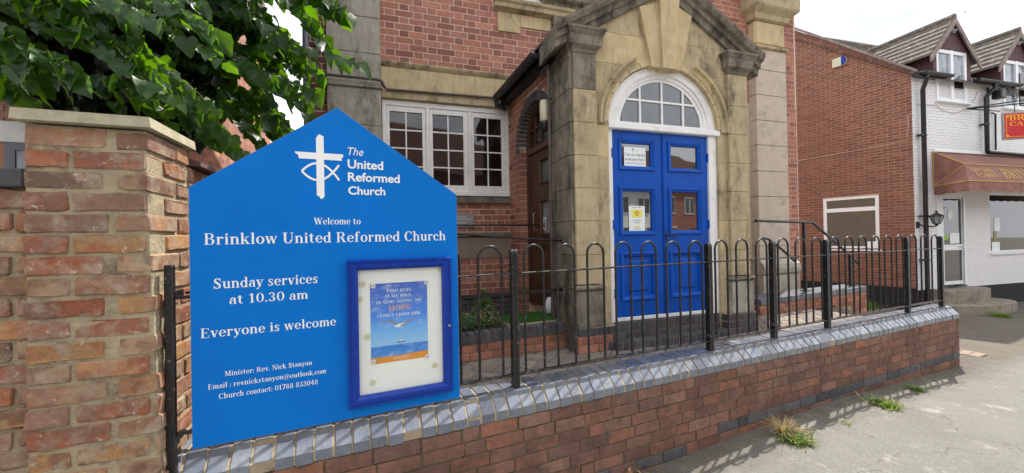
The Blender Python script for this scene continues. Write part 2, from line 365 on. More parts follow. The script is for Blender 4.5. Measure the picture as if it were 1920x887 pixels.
# ------------------------------------------------------------------ bricks
BASE = {}
def base_of(o):
    return BASE[o.name]
def mk(name, pl, label, cat, group=None):
    o = thing(name, pl, label, cat, group=group); BASE[o.name] = pl; return o
def rel(parent, pl):
    b = base_of(parent); q = b.loc(pl.O); return (q[0], q[1], 0), pl.a - b.a
def part(mb, name, mats, parent, pl=None, kind=None, label=None):
    o = mb.build(name, mats, parent, kind=kind, label=label)
    if pl is not None:
        l, r = rel(parent, pl); o.location = l; o.rotation_euler = (0, 0, r)
    return o
_bm = {}
def brick_mb(L, H, D, style, mi=0, v=0):
    q = MB(); R = random.Random(hash((round(L, 3), round(H, 3), style, v)) % 99991)
    if style == 'clean':
        b = .0035; q.box(0, L, 0, D, 0, H, mi, b)
    elif style == 'plain':
        q.box(0, L, 0, D, 0, H, mi)
    elif style == 'worn':
        c = .003; j = .0015; xs = [0, L * .33, L * .67, L]; fr = []; ol = []
        P_ = [(x, 0) for x in xs] + [(x, H) for x in xs[::-1]]; n = len(P_)
        ol = [(x + R.uniform(-j, j), .004, z + R.uniform(-j, j)) for x, z in P_]; fr = [(min(max(x, c), L - c), R.uniform(-.0015, .0015), min(max(z, c), H - c)) for x, z in P_]; bk = [(x, D, z) for x, y, z in ol]
        q.add(fr + ol + bk, [list(range(n))] + [(i, (i + 1) % n, n + (i + 1) % n, n + i) for i in range(n)] + [(n + i, n + (i + 1) % n, 2 * n + (i + 1) % n, 2 * n + i) for i in range(n)], mi)
    else:                                              # worn: rounded, uneven outline
        c = min(.006, L * .2); j = .004
        pts = [(c, 0), (L * .35, 0), (L * .68, 0), (L - c, 0), (L, c), (L, H - c), (L - c, H), (L * .6, H), (L * .3, H), (c, H), (0, H - c), (0, c)]
        pts = [(x + R.uniform(-j, j), z + R.uniform(-j, j)) for x, z in pts]; n = len(pts); cx, cz = L / 2, H / 2
        fr = [(cx + (x - cx) * (1 - .006 / L), R.uniform(-.003, .002), cz + (z - cz) * (1 - .006 / H)) for x, z in pts]
        mid = [(x, .005, z) for x, z in pts]; bk = [(x, D, z) for x, z in pts]
        q.add(fr + mid + bk, [list(range(n))] + [(i, (i + 1) % n, n + (i + 1) % n, n + i) for i in range(n)] + [(n + i, n + (i + 1) % n, 2 * n + (i + 1) % n, 2 * n + i) for i in range(n)], mi)
    return q
class BrickSet:
    def __init__(s, parent, name='brick', limit=296, nv=4): s.p = parent; s.b = base_of(parent); s.name = name; s.it = []; s.lim = limit; s.nv = nv
    def add(s, pl, xa, xb, za, zb, y0, D, mat, style='clean'):
        if xb - xa > .012 and zb - za > .01: s.it.append((pl, xa, xb, za, zb, y0, D, mat, style))
    def flush(s):
        sc = []
        for k, (pl, xa, xb, za, zb, y0, D, mat, st) in enumerate(s.it):
            q = [proj(pl.W(a, b, y0)) for a, b in ((xa, za), (xb, za), (xb, zb), (xa, zb))]
            if any(v is None for v in q): sc.append((0, k)); continue
            xs = [min(1925, max(-5, v[0])) for v in q]; ys = [min(890, max(-5, v[1])) for v in q]
            sc.append(((max(xs) - min(xs)) * (max(ys) - min(ys)), k))
        sc.sort(reverse=True); top = set(k for a, k in sc[:s.lim] if a > 12)
        rest = {}; mats = []
        for k, (pl, xa, xb, za, zb, y0, D, mat, st) in enumerate(s.it):
            rot = pl.a - s.b.a; P0 = s.b.loc(pl.W(xa, za, y0)); L_, H_ = round(xb - xa, 3), round(zb - za, 3)
            v = random.randrange(s.nv)
            if k in top:
                key = (L_, H_, D, mat, st, v)
                if key not in _bm: _bm[key] = brick_mb(L_, H_, D, st, 0, v).mesh('brick', M[mat])
                o = bpy.data.objects.new(s.name, _bm[key]); COL.objects.link(o); o.parent = s.p; o.location = P0; o.rotation_euler = (0, 0, rot)
            else:
                if mat not in mats: mats.append(mat)
                g = brick_mb(L_, H_, D, 'plain' if st == 'clean' else st, 0, v); c, sn = math.cos(rot), math.sin(rot)
                R = rest.setdefault('r', MB())
                R.add([(P0[0] + x * c - y * sn, P0[1] + x * sn + y * c, P0[2] + z) for x, y, z in g.v], g.f, mats.index(mat), False, random.random() * .98 + .01)
        if rest: rest['r'].build(s.name, [M[q] for q in mats], s.p, kind='stuff')
def clip_iv(iv, a, b):
    """cut [a,b] out of the intervals"""
    out = []
    for x0, x1 in iv:
        if b <= x0 or a >= x1: out.append((x0, x1)); continue
        if a > x0: out.append((x0, a))
        if b < x1: out.append((b, x1))
    return out
def lay(bs, pl, x0, x1, z0, z1, y0, D, mat, H=.066, J=.010, bond='flemish', L=.215, style='clean', cut=None, start=0, jit=.0015, matf=None, topdown=False, jl=.0, x1f=None):
    n = max(1, int(round((z1 - z0) / (H + J)))); pitch = (z1 - z0) / n; Hh = pitch - J
    for k in range(n):
        za = z0 + k * pitch + J / 2; zb = za + Hh; zm = (za + zb) / 2; kk = k + start
        X1 = x1f(zm) if x1f else x1
        iv = [(x0, X1)]
        if cut: iv = cut(zm, iv)
        hd = L / 2 - J / 2
        if bond == 'flemish': pat = [L, hd]; off = -((L + J) / 2 + (hd + J) * .0 + (L - hd) / 2 * 0 + (L + hd + 2 * J) / 2 * 0) if False else (-(L + hd + 2 * J) / 2 if kk % 2 else 0)
        elif bond == 'stretcher': pat = [L]; off = -(L + J) / 2 if kk % 2 else 0
        elif bond == 'header': pat = [hd]; off = -(hd + J) / 2 if kk % 2 else 0
        else: pat = [L] * 7 + [hd] if kk % 3 else [L] * 4 + [hd, L, L]; off = -random.uniform(0, .2)
        x = x0 + off - (L + J) * (0 if off <= 0 else 1); i = 0
        while x < X1:
            l = pat[i % len(pat)] + random.uniform(-jl, jl); i += 1
            for a, b in iv:
                xa, xb = max(x, a), min(x + l, b)
                if xb - xa > .015:
                    if xa == a and x + l < b and xb - xa < .03: pass
                    mt = matf(xa, zm) if matf else mat
                    bs.add(pl, xa + random.uniform(-jit, jit), xb + random.uniform(-jit, jit), za + random.uniform(-jit, jit), zb + random.uniform(-jit, jit), y0 + random.uniform(-jit, jit), D, mt, style)
            x += l + J

# ------------------------------------------------------------------ lettering
def seg(cx, cy, rx, ry, a0, a1, tv=.115, th=.04, n=18):
    """piece of a ring, thick (tv) at its sides and thin (th) at top and bottom"""
    o = []; i_ = []
    for k in range(n + 1):
        a = math.radians(a0 + (a1 - a0) * k / n); c, s_ = math.cos(a), math.sin(a)
        o.append((cx + rx * c, cy + ry * s_)); i_.append((cx + max(.001, rx - tv) * c, cy + max(.001, ry - th) * s_))
    return [[o[k], o[k + 1], i_[k + 1], i_[k]] for k in range(n)]
def rc(x0, x1, y0, y1): return [[(x0, y0), (x1, y0), (x1, y1), (x0, y1)]]
def dg(x0, y0, x1, y1, w): return [[(x0, y0), (x0 + w, y0), (x1 + w, y1), (x1, y1)]]
def dt(x, y, r): return [[(x + r * math.cos(k * math.pi / 5), y + r * math.sin(k * math.pi / 5)) for k in range(10)]]
T, S_, XH = .118, .032, .48       # stem, serif, x-height
def stem(x, y0, y1, sl=.05, sr=.05, top='f', bot=True):
    g = rc(x, x + T, y0, y1)
    if bot: g += rc(x - sl, x + T + sr, y0, y0 + S_)
    if top == 'f': g += [[(x - .06, y1 - .035), (x + .02, y1 - .035), (x + T, y1), (x, y1)]] + [[(x - .06, y1 - .035), (x - .06, y1 - .01), (x, y1), (x + .02, y1 - .04)]]
    if top == 's': g += rc(x - sl, x + T + sr, y1 - S_, y1)
    return g
def G(ch):
    t = T
    if ch == ' ': return [], .24
    if ch == '.': return dt(.08, .055, .062), .18
    if ch == ',': return dt(.08, .055, .055) + dg(.03, -.09, .09, .05, .04), .18
    if ch == ':': return dt(.08, .055, .062) + dt(.08, .38, .062), .18
    if ch == ';': return dt(.08, .055, .055) + dt(.08, .38, .055) + dg(.03, -.09, .09, .05, .04), .18
    if ch == 'a': return seg(.17, .14, .155, .15, 60, 285, .105, .04) + rc(.16, .30, .255, .285) + stem(.27, 0, .36, 0, .05, None, False) + rc(.3, .44, 0, S_) + seg(.235, .345, .155, .145, 0, 160, .115, .045) + dt(.105, .37, .05), .45
    if ch == 'c': return seg(.24, .24, .225, .25, 40, 320, .125, .035) + dt(.36, .36, .058), .43
    if ch == 'd': return seg(.22, .235, .205, .245, 40, 320, .12, .035) + stem(.33, 0, .72, 0, .06, 'f', False) + rc(.33, .51, 0, S_), .52
    if ch == 'e': return seg(.24, .24, .225, .25, 0, 322, .12, .035) + rc(.1, .45, .235, .268), .47
    if ch == 'f': return stem(.08, 0, .56, .06, .07, None) + seg(.275, .56, .195, .17, 75, 180, .118, .04) + dt(.33, .66, .052) + rc(.01, .31, .45, .48), .36
    if ch == 'h': return stem(.06, 0, .72) + seg(.27, .31, .195, .18, 0, 150, .118, .06) + stem(.347, 0, .32, .04, .05, None), .53
    if ch == 'i': return stem(.07, 0, XH) + dt(.125, .62, .068), .26
    if ch == 'k': return stem(.06, 0, .72) + dg(.16, .2, .34, .44, .05) + rc(.28, .48, .45, .48) + dg(.35, .03, .20, .27, .13) + rc(.29, .53, 0, S_), .53
    if ch == 'l': return stem(.07, 0, .72), .26
    if ch == 'm': return stem(.06, 0, XH) + seg(.26, .31, .18, .18, 0, 150, .115, .06) + stem(.325, 0, .32, .035, .035, None) + seg(.525, .31, .18, .18, 0, 150, .115, .06) + stem(.59, 0, .32, .035, .05, None), .77
    if ch == 'n': return stem(.06, 0, XH) + seg(.27, .31, .195, .18, 0, 150, .118, .06) + stem(.347, 0, .32, .04, .05, None), .53
    if ch == 'o': return seg(.25, .24, .235, .25, 0, 360, .125, .035, 28), .5
    if ch == 'r': return stem(.06, 0, XH) + seg(.29, .28, .2, .2, 70, 160, .1, .05) + dt(.335, .41, .062), .40
    if ch == 's': return seg(.19, .36, .155, .13, 30, 250, .105, .04) + [[(.07, .30), (.12, .355), (.33, .20), (.28, .13)]] + seg(.19, .125, .155, .135, -150, 60, .11, .04) + rc(.03, .065, .01, .15) + rc(.31, .345, .33, .47), .39
    if ch == 't': return stem(.09, .08, .60, 0, 0, None, False) + seg(.255, .15, .165, .16, 180, 300, .118, .045) + rc(.0, .32, .45, .48) + [[(.09, .48), (.02, .48), (.18, .63), (.2, .63)]], .36
    if ch == 'u': return rc(.07, .07 + t, .15, XH) + rc(.0, .1, .45, .48) + seg(.245, .17, .175, .18, 180, 320, .118, .055) + stem(.345, 0, XH, 0, .05, 'f', False) + rc(.345, .52, 0, S_), .53
    if ch in 'vy':
        g = dg(.19, 0, .03, .46, .13) + dg(.21, 0, .385, .46, .045) + rc(-.01, .22, .45, .48) + rc(.31, .49, .45, .48)
        if ch == 'y': g += dg(.10, -.16, .215, .05, .045) + dt(.08, -.15, .055)
        return g, .47
    if ch == 'w': return dg(.16, 0, .02, .46, .12) + dg(.18, 0, .31, .46, .045) + dg(.43, 0, .29, .46, .12) + dg(.45, 0, .60, .46, .045) + rc(-.01, .2, .45, .48) + rc(.53, .70, .45, .48) + rc(.25, .42, .45, .48), .69
    if ch == 'A': return dg(.0, 0, .26, .7, .045) + dg(.45, 0, .26, .7, .13) + rc(.12, .5, .22, .255) + rc(-.04, .14, 0, S_) + rc(.40, .65, 0, S_), .63
    if ch == 'B': return stem(.08, 0, .7, .06, 0, 's') + rc(.1, .35, 0, S_) + rc(.1, .33, .67, .7) + rc(.1, .35, .355, .39) + seg(.32, .535, .19, .165, -90, 90, .12, .035) + seg(.34, .19, .215, .19, -90, 90, .13, .035), .60
    if ch == 'C': return seg(.34, .35, .31, .36, 45, 315, .14, .035, 24) + rc(.53, .565, .48, .70) + rc(.545, .57, .07, .16), .62
    if ch == 'D': return stem(.08, 0, .7, .06, 0, 's') + rc(.1, .34, 0, S_) + rc(.1, .34, .668, .7) + seg(.34, .35, .31, .35, -90, 90, .14, .035), .70
    if ch in 'EF':
        g = stem(.08, 0, .7, .06, .05, 's') + rc(.1, .50, .668, .7) + rc(.47, .505, .53, .7) + rc(.1, .40, .345, .38) + rc(.37, .40, .27, .45)
        if ch == 'E': g += rc(.1, .52, 0, S_) + rc(.495, .53, 0, .18)
        return g, .58 if ch == 'E' else .55
    if ch == 'G': return seg(.34, .35, .31, .36, 45, 315, .14, .035, 24) + rc(.53, .565, .48, .70) + rc(.44, .565, .03, .3) + rc(.38, .62, .28, .31), .66
    if ch == 'H': return stem(.08, 0, .7, .06, .06, 's') + stem(.47, 0, .7, .06, .06, 's') + rc(.15, .5, .335, .37), .70
    if ch == 'I': return stem(.08, 0, .7, .06, .06, 's'), .29
    if ch == 'K': return stem(.08, 0, .7, .06, .06, 's') + dg(.18, .28, .45, .68, .055) + dg(.44, .0, .24, .38, .15) + rc(.38, .64, .668, .7) + rc(.38, .68, 0, S_), .67
    if ch == 'L': return stem(.08, 0, .7, .06, .06, 's') + rc(.1, .50, 0, S_) + rc(.475, .51, 0, .2), .55
    if ch == 'M': return rc(.07, .115, 0, .7) + rc(.0, .2, 0, S_) + rc(.0, .14, .668, .7) + dg(.35, .02, .08, .7, .13) + dg(.38, .02, .62, .7, .05) + stem(.62, 0, .7, .05, .06, 's'), .84
    if ch == 'N': return rc(.08, .125, 0, .7) + rc(.0, .21, 0, S_) + rc(.0, .16, .668, .7) + dg(.48, 0, .08, .7, .14) + rc(.555, .60, 0, .7) + rc(.47, .68, .668, .7), .70
    if ch == 'O': return seg(.35, .35, .325, .36, 0, 360, .14, .035, 30), .71
    if ch == 'P': return stem(.08, 0, .7, .06, .06, 's') + rc(.1, .34, .668, .7) + rc(.1, .34, .32, .352) + seg(.33, .51, .225, .19, -90, 90, .13, .035), .58
    if ch == 'R': return stem(.08, 0, .7, .06, .06, 's') + rc(.1, .34, .668, .7) + rc(.1, .34, .33, .365) + seg(.33, .515, .215, .185, -90, 90, .13, .035) + dg(.46, 0, .27, .36, .14) + rc(.44, .68, 0, S_), .67
    if ch == 'S': return seg(.26, .53, .205, .18, 25, 240, .13, .04) + [[(.10, .43), (.18, .52), (.46, .29), (.38, .18)]] + seg(.26, .18, .215, .19, -155, 60, .13, .04) + rc(.04, .075, -.01, .22) + rc(.43, .465, .47, .71), .53
    if ch == 'T': return stem(.24, 0, .7, .06, .06, None) + rc(.0, .60, .665, .7) + rc(.0, .035, .52, .7) + rc(.565, .6, .52, .7), .62
    if ch == 'U': return rc(.08, .08 + t + .015, .2, .7) + rc(.0, .28, .668, .7) + seg(.33, .22, .25, .235, 180, 360, .12, .045) + rc(.535, .58, .2, .7) + rc(.46, .66, .668, .7), .69
    if ch == 'W': return dg(.22, 0, .02, .7, .14) + dg(.25, 0, .43, .7, .05) + dg(.58, 0, .38, .7, .14) + dg(.61, 0, .80, .7, .05) + rc(-.03, .24, .668, .7) + rc(.72, .94, .668, .7), .92
    if ch == 'Y': return rc(.24, .24 + t, 0, .33) + rc(.17, .43, 0, S_) + dg(.24, .3, .03, .7, .13) + dg(.30, .3, .5, .7, .05) + rc(-.02, .24, .668, .7) + rc(.42, .62, .668, .7), .61
    if ch == 'Z' : return rc(.03, .5, 0, .035) + rc(.03, .5, .665, .7) + dg(.03, 0, .36, .7, .13), .54
    if ch == '0': return seg(.26, .35, .235, .36, 0, 360, .115, .03, 28), .52
    if ch == '1': return stem(.16, 0, .7, .08, .08, None) + [[(.04, .60), (.04, .57), (.17, .60), (.2, .7)]], .42
    if ch == '2': return seg(.25, .50, .2, .2, -10, 170, .12, .035) + dg(.03, .0, .33, .47, .09) + rc(.03, .46, 0, .09), .5
    if ch == '3': return seg(.23, .53, .18, .17, -85, 150, .11, .035) + seg(.23, .18, .21, .19, -150, 90, .125, .035) + rc(.16, .26, .355, .385) + dt(.09, .11, .06) + dt(.1, .6, .055), .49
    if ch == '4': return rc(.27, .27 + t, 0, .7) + rc(.02, .49, .17, .205) + dg(.02, .19, .27, .7, .05) + rc(.2, .46, 0, S_), .52
    if ch == '5': return seg(.22, .22, .22, .22, -150, 110, .125, .035) + rc(.08, .115, .36, .7) + rc(.08, .42, .62, .7), .5
    if ch == '6': return seg(.26, .22, .22, .22, 0, 360, .115, .03) + seg(.32, .3, .28, .39, 95, 190, .12, .03), .52
    if ch == '7': return rc(.04, .48, .62, .7) + dg(.12, 0, .38, .66, .12) + rc(.04, .075, .5, .7), .49
    if ch == '8': return seg(.26, .53, .19, .17, 0, 360, .1, .035) + seg(.26, .19, .22, .2, 0, 360, .115, .035), .52
    if ch == '&': return seg(.26, .53, .15, .17, 0, 360, .09, .035) + seg(.25, .19, .23, .2, 60, 340, .11, .035) + dg(.45, 0, .17, .5, .11) + rc(.4, .62, .28, .31), .64
    if ch == '@': return seg(.42, .27, .4, .42, -50, 300, .045, .035, 30) + seg(.40, .27, .17, .2, 0, 360, .07, .03) + dg(.52, .1, .60, .46, .06), .86
    if ch == '(' : return seg(.3, .3, .25, .45, 120, 240, .07, .03), .25
    if ch == ')' : return seg(-.05, .3, .25, .45, -60, 60, .07, .03), .25
    return rc(.05, .4, 0, .05), .45
def serif_text(txt, x0, x1, z, cap, y, cap_scale=1.0, up=.00006, small=None, mat=None):
    """flat lettering: every stroke a polygon, fitted between x0 and x1, cap height cap; small = scale of small capitals"""
    q = MB(); pen = 0.; n = 0; pl_ = []
    for ch in txt:
        sc = 1.
        if small and ch.islower(): ch = ch.upper(); sc = small
        g, adv = G(ch)
        for p in g: pl_.append([(pen + a * sc, b * sc) for a, b in p])
        pen += (adv + .035) * sc
    k = cap / .7; kx = (x1 - x0) / (pen - .035)
    for p in pl_:
        n += 1; yy = y - (n % 14) * up
        q.add([(x0 + a * kx, yy, z + b * k) for a, b in p], [list(range(len(p)))])
    return q
def sans_text(txt, x0, x1, z, cap, y, bold=.0, shear=0., name='lettering'):
    cu = bpy.data.curves.new('t', 'FONT'); cu.body = txt; cu.size = 1; cu.offset = bold; cu.shear = shear; cu.resolution_u = 4
    o = bpy.data.objects.new('t', cu); COL.objects.link(o); dg_ = bpy.context.evaluated_depsgraph_get(); dg_.update()
    me = bpy.data.meshes.new_from_object(o.evaluated_get(dg_)); bpy.data.objects.remove(o)
    v = [tuple(p.co) for p in me.vertices]; f = [tuple(p.vertices) for p in me.polygons]
    xs = [p[0] for p in v]; a, b = min(xs), max(xs); ch = .729
    q = MB(); q.add([(x0 + (p[0] - a) / (b - a) * (x1 - x0), y, z + p[1] / ch * cap) for p in v], f)
    bpy.data.meshes.remove(me); return q

# ================================================================== planes of the place
W = Pl(gnd(1800, 685), 2600)                 # front wall, railing and sign
P = Pl(at(274, 1.5, 300), 2870)              # front of the brick pier
PS = Pl(P.O, ang=math.degrees(P.a) + 90)     # its right side, running back
D = Pl(at(1146, 3.9), 3225)                  # porch door
Mn = Pl(at(957, 5.4), 3225)                  # main wall of the church
nearc = D.W(-.49, 0, -.2)
S = Pl(Mn.O, ang=math.degrees(math.atan2(nearc[1] - Mn.O[1], nearc[0] - Mn.O[0])))   # lobby side wall
Hc = at(1716, 9.0)
H = Pl(Hc, 3630)                             # shop front
Gb = Pl(Hc, ang=math.degrees(math.atan2(FPX, 520 - CX)) - 180)                        # its gable

# ------------------------------------------------------------------ ground
def gz(x, y):
    s, n, _ = W.loc((x, y, 0))
    b = .07 * max(0, 1 - abs(s + 2.6) / 2.2)
    t = min(1, max(0, (s - .1) / 4.)); t = t * t * (3 - 2 * t)
    return b - .34 * t
def ground_mesh():
    xs = np.concatenate([np.linspace(-120, -14, 12), np.linspace(-12, 16, 113), np.linspace(18, 140, 14)])
    ys = np.concatenate([np.linspace(-120, -12, 10), np.linspace(-10, 14, 97), np.linspace(16, 160, 14)])
    q = MB(); nx = len(xs)
    vs = [(x, y, gz(x, y) + .004 * math.sin(x * 3.1 + y) * math.cos(y * 2.3)) for y in ys for x in xs]
    q.add(vs, [(j * nx + i, j * nx + i + 1, (j + 1) * nx + i + 1, (j + 1) * nx + i) for j in range(len(ys) - 1) for i in range(nx - 1)], 0, True)
    return q
def asphalt():
    t = NT('pale_worn_asphalt'); geo = t.n('ShaderNodeNewGeometry'); v = geo.outputs['Position']
    c = t.mix(t.noise(v, 1.1, 6, .65, .35, .68), lin((140, 139, 134)), lin((118, 117, 112)))
    c = t.mix(t.noise(v, 160, 3, .8, .42, .62), c, lin((114, 110, 102)))
    c = t.mix(t.noise(v, 240, 2, .8, .60, .68), c, lin((206, 202, 192)))
    c = t.mix(t.noise(v, 3.2, 8, .75, .56, .68), c, lin((166, 164, 156)))
    c = t.mix(t.noise(v, 7, 8, .8, .60, .72), c, lin((104, 98, 88)))
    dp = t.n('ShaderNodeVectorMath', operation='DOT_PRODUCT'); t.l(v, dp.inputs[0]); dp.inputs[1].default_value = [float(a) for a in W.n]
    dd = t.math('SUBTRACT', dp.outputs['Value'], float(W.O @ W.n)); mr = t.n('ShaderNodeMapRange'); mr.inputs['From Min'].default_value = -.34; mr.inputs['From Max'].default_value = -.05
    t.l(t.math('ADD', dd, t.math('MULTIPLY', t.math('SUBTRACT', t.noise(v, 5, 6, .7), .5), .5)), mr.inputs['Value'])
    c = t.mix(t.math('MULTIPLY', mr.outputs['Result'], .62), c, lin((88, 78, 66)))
    t.set(Base_Color=c, Roughness=.95); t.b.inputs['Specular IOR Level'].default_value = .2
    vo = t.n('ShaderNodeTexVoronoi', feature='DISTANCE_TO_EDGE'); vo.inputs['Scale'].default_value = .62
    nn_ = t.n('ShaderNodeTexNoise'); nn_.inputs['Scale'].default_value = 2.4; nn_.inputs['Detail'].default_value = 6; t.l(v, nn_.inputs['Vector'])
    vm = t.n('ShaderNodeVectorMath', operation='MULTIPLY_ADD'); t.l(nn_.outputs['Color'], vm.inputs[0]); vm.inputs[1].default_value = (.55, .55, .55); t.l(v, vm.inputs[2]); t.l(vm.outputs[0], vo.inputs['Vector'])
    crk = t.n('ShaderNodeMapRange'); crk.inputs['From Min'].default_value = .0035; crk.inputs['From Max'].default_value = .0; t.l(vo.outputs['Distance'], crk.inputs['Value'])
    t.set(Base_Color=t.mix(t.math('MULTIPLY', crk.outputs['Result'], .6), c, lin((74, 70, 64))))
    h = t.math('ADD', t.noise(v, 130, 4, .8), t.math('MULTIPLY', t.noise(v, 9, 6, .7), .8)); t.bump(h, .75, .012); return t.m
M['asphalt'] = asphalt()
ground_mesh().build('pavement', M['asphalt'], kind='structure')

# raised yard behind the wall, with block paving near it
YZ = .455
yard = mk('yard_paving', W, None, None); yard['kind'] = 'structure'
q = MB(); q.prismz([(-7.4, .20), (.0, .20), (.0, .9), (3.2, 5.2), (-6.5, 5.2), (-8.6, 3.6)], -.3, YZ - .012)
part(q, 'paving_bed', M['soil'], yard)
M['paver'] = brick_mat('grey_block_paver', [(134,122,112),(124,114,106),(142,130,118),(118,108,102),(134,120,108)], (104,96,88), .5, .95, .5, None, 40)
pv = []
for i in range(-60, 20):
    for j in range(-6, 30):
        # herringbone, turned 45 degrees
        for k in (0, 1):
            u = i * .1 + j * .1; v_ = j * .1 - i * .1
            if k == 0: a0, b0, la, lb = i * .2 * .5 * 2 * .5 + j * .1, j * .1 - i * .1, .2, .1
cnt = 0; mshA = MB().box(.003, .197, .003, .097, 0, .05, 0, .004).mesh('paver', M['paver']); mshB = MB().box(.003, .097, .003, .197, 0, .05, 0, .004).mesh('paver', M['paver'])
ca, sa = math.cos(math.radians(45)), math.sin(math.radians(45)); cand = []
for i in range(-45, 46):
    for j in range(-45, 46):
        for k in (0, 1):
            x, y = (i * .1 + j * .2, i * .1 - j * .2 + .0) if k == 0 else (i * .1 + j * .2 + .2, i * .1 - j * .2)
            if k == 1: y -= .1
            X, Y = -4.6 + x * ca - y * sa, 1.1 + x * sa + y * ca
            if -6.4 < X < -.2 and .24 < Y < 1.9:
                pr = proj(W.W(X, YZ, Y))
                cand.append((0 if pr is None or not (820 < pr[0] < 1460) else 1, -Y, X, Y, k))
cand.sort(reverse=True); stuff = MB()
for n_, (vis, _, X, Y, k) in enumerate(cand):
    z = YZ - .05 + random.uniform(-.002, .002)
    if n_ < 290:
        o = bpy.data.objects.new('paver', mshA if k == 0 else mshB); COL.objects.link(o); o.parent = yard; o.location = (X, Y, z); o.rotation_euler = (0, 0, math.radians(45))
    else:
        bx = (.2, .1) if k == 0 else (.1, .2); c = [(X + a * ca - b * sa, Y + a * sa + b * ca) for a, b in ((.003, .003), (bx[0] - .003, .003), (bx[0] - .003, bx[1] - .003), (.003, bx[1] - .003))]
        stuff.prismz(c, z, z + .05, 0, random.random() * .98 + .01)
if stuff.v: stuff.build('paver', M['paver'], yard, kind='stuff')

# ================================================================== low front wall
fw = mk('front_wall', W, 'low red brick boundary wall with a blue brick coping, below the black hooped railing', 'wall')
q = MB(); q.box(-7.52, -.004, .005, .200, -.4, .60); q.prism([(0, 0)] * 0 or [(-7.52, .59), (-.006, .59), (-.006, .60), (-7.52, .60)], .012, .2); part(q, 'mortar_core', M['wall_mortar'], fw)
bs = BrickSet(fw, 'brick', 296)
def wmat(x, z):
    if z < .165 and z > .085 and x > -3.9 + random.uniform(-.8, .8): return 'blue_brick_dull'
    if z < .16 and random.random() < .25: return 'blue_brick_dull'
    return 'wall_brick'
lay(bs, W, -7.5, 0, -.146, .558, 0, .10, 'wall_brick', H=.070, J=.008, bond='mixed', style='worn', matf=wmat, jit=.002, jl=.012)
# right end of the wall
WE = Pl(W.W(0, 0, 0), ang=math.degrees(W.a) + 90)
lay(bs, WE, .104, .213, -.146, .558, 0, .10, 'wall_brick', H=.068, J=.010, bond='header', style='old', jit=.002)
bs.flush()
q = MB(); q.prismx([(.004, .562), (.004, .607), (.057, .660), (.060, .685), (.206, .685), (.206, .562)], -7.5, -.004); part(q, 'coping_mortar', M['pale_mortar'], fw)
cp = [];
for v in range(5):
    j = lambda: random.uniform(-.002, .002)
    g = MB(); b = .003; w_ = .0725
    prof = [(0 + j(), .560), (0 + j(), .610 + j()), (.052 + j(), .664 + j()), (.056, .690 + j()), (.21, .692 + j()), (.21, .560)]
    ins = [(.003, .563), (.003, .609), (.055, .663), (.059, .687), (.207, .689), (.207, .563)]
    n = 6; vs = [(b, y, z) for y, z in prof] + [(w_ - b, y, z) for y, z in prof] + [(0, y, z) for y, z in ins] + [(w_, y, z) for y, z in ins]
    fs = [(i, (i + 1) % n, n + (i + 1) % n, n + i) for i in range(n)] + [(i, (i + 1) % n, 2 * n + (i + 1) % n, 2 * n + i) for i in range(n)] + [(n + i, n + (i + 1) % n, 3 * n + (i + 1) % n, 3 * n + i) for i in range(n)] + [[2 * n + i for i in range(n)], [3 * n + i for i in range(n)]]
    g.add(vs, fs); cp.append(g.mesh('coping_brick', M['coping_blue']))
x = -.0735; k = 0
while x > -7.5:
    o = bpy.data.objects.new('coping_brick', cp[k % 5]); COL.objects.link(o); o.parent = fw; o.location = (x, random.uniform(-.003, .002), random.uniform(-.0015, .0025)); o.rotation_euler = (random.uniform(-.006, .006), 0, random.uniform(-.012, .012))
    x -= .0835 + random.uniform(-.0025, .003); k += 1
# weep pipe in the wall
q = MB(); q.tube([W.loc(W.W(-1.05, .13, -.004)), W.loc(W.W(-1.05, .13, .03))], .012, 10); q.build('weep_hole', M['black_metal'], fw)

# ================================================================== railing
rl = mk('hooped_railing', W, 'black metal railing with hooped tops standing on the low front wall', 'railing')
RY = .11
posts = [W.px(321, 700, .012)[0], -5.68, -4.0, -3.215, -2.42, -.895, -.085]
for i, s_ in enumerate(posts):
    g = MB(); h = .040 / 2
    if i == 0:
        g.box(s_ - .016, s_ + .014, -.004, .028, .45, 1.515, 0, .004); [g.box(s_ + .014, -7.20, .010, .022, z_ - .007, z_ + .007) for z_ in (1.375, .80)]; g.box(s_ - .010, s_ + .010, .028, RY + .01, 1.37, 1.40); g.box(s_ - .010, s_ + .010, .028, RY + .01, .755, .775)
    else:
        # two flat bars side by side with rounded tops
        for a, b in ((-.021, -.002), (.002, .021)):
            pr = [(RY - h, .60), (RY - h, 1.505), (RY - h * .8, 1.522), (RY - h * .4, 1.532), (RY + h * .4, 1.532), (RY + h * .8, 1.522), (RY + h, 1.505), (RY + h, .60)]
            g.prismx(pr, s_ + a, s_ + b)
        g.box(s_ - .0215, s_ + .0215, RY - h * .9, RY + h * .9, .60, 1.49)
    g.build('post', M['rail_metal'], rl)
    if i in (2, 3):
        g = MB(); g.tube([(s_ - .04, RY - .012, .80), (s_ + .03, RY - .03, .80)], .006, 8); g.tube([(s_ - .045, RY - .012, .82), (s_ - .02, RY - .03, .79)], .008, 8); g.build('latch_bolt', M['rail_metal'], rl)
nh = [6, 7, 3, 3, 6, 3]
hoop_path = lambda r, zt: [(-r, 0, .775)] + [(-r, 0, zt - r)] + [(-r * math.cos(a), 0, zt - r + r * math.sin(a)) for a in [math.pi * k / 10 for k in range(1, 10)]] + [(r, 0, zt - r), (r, 0, .775)]
hm = {}
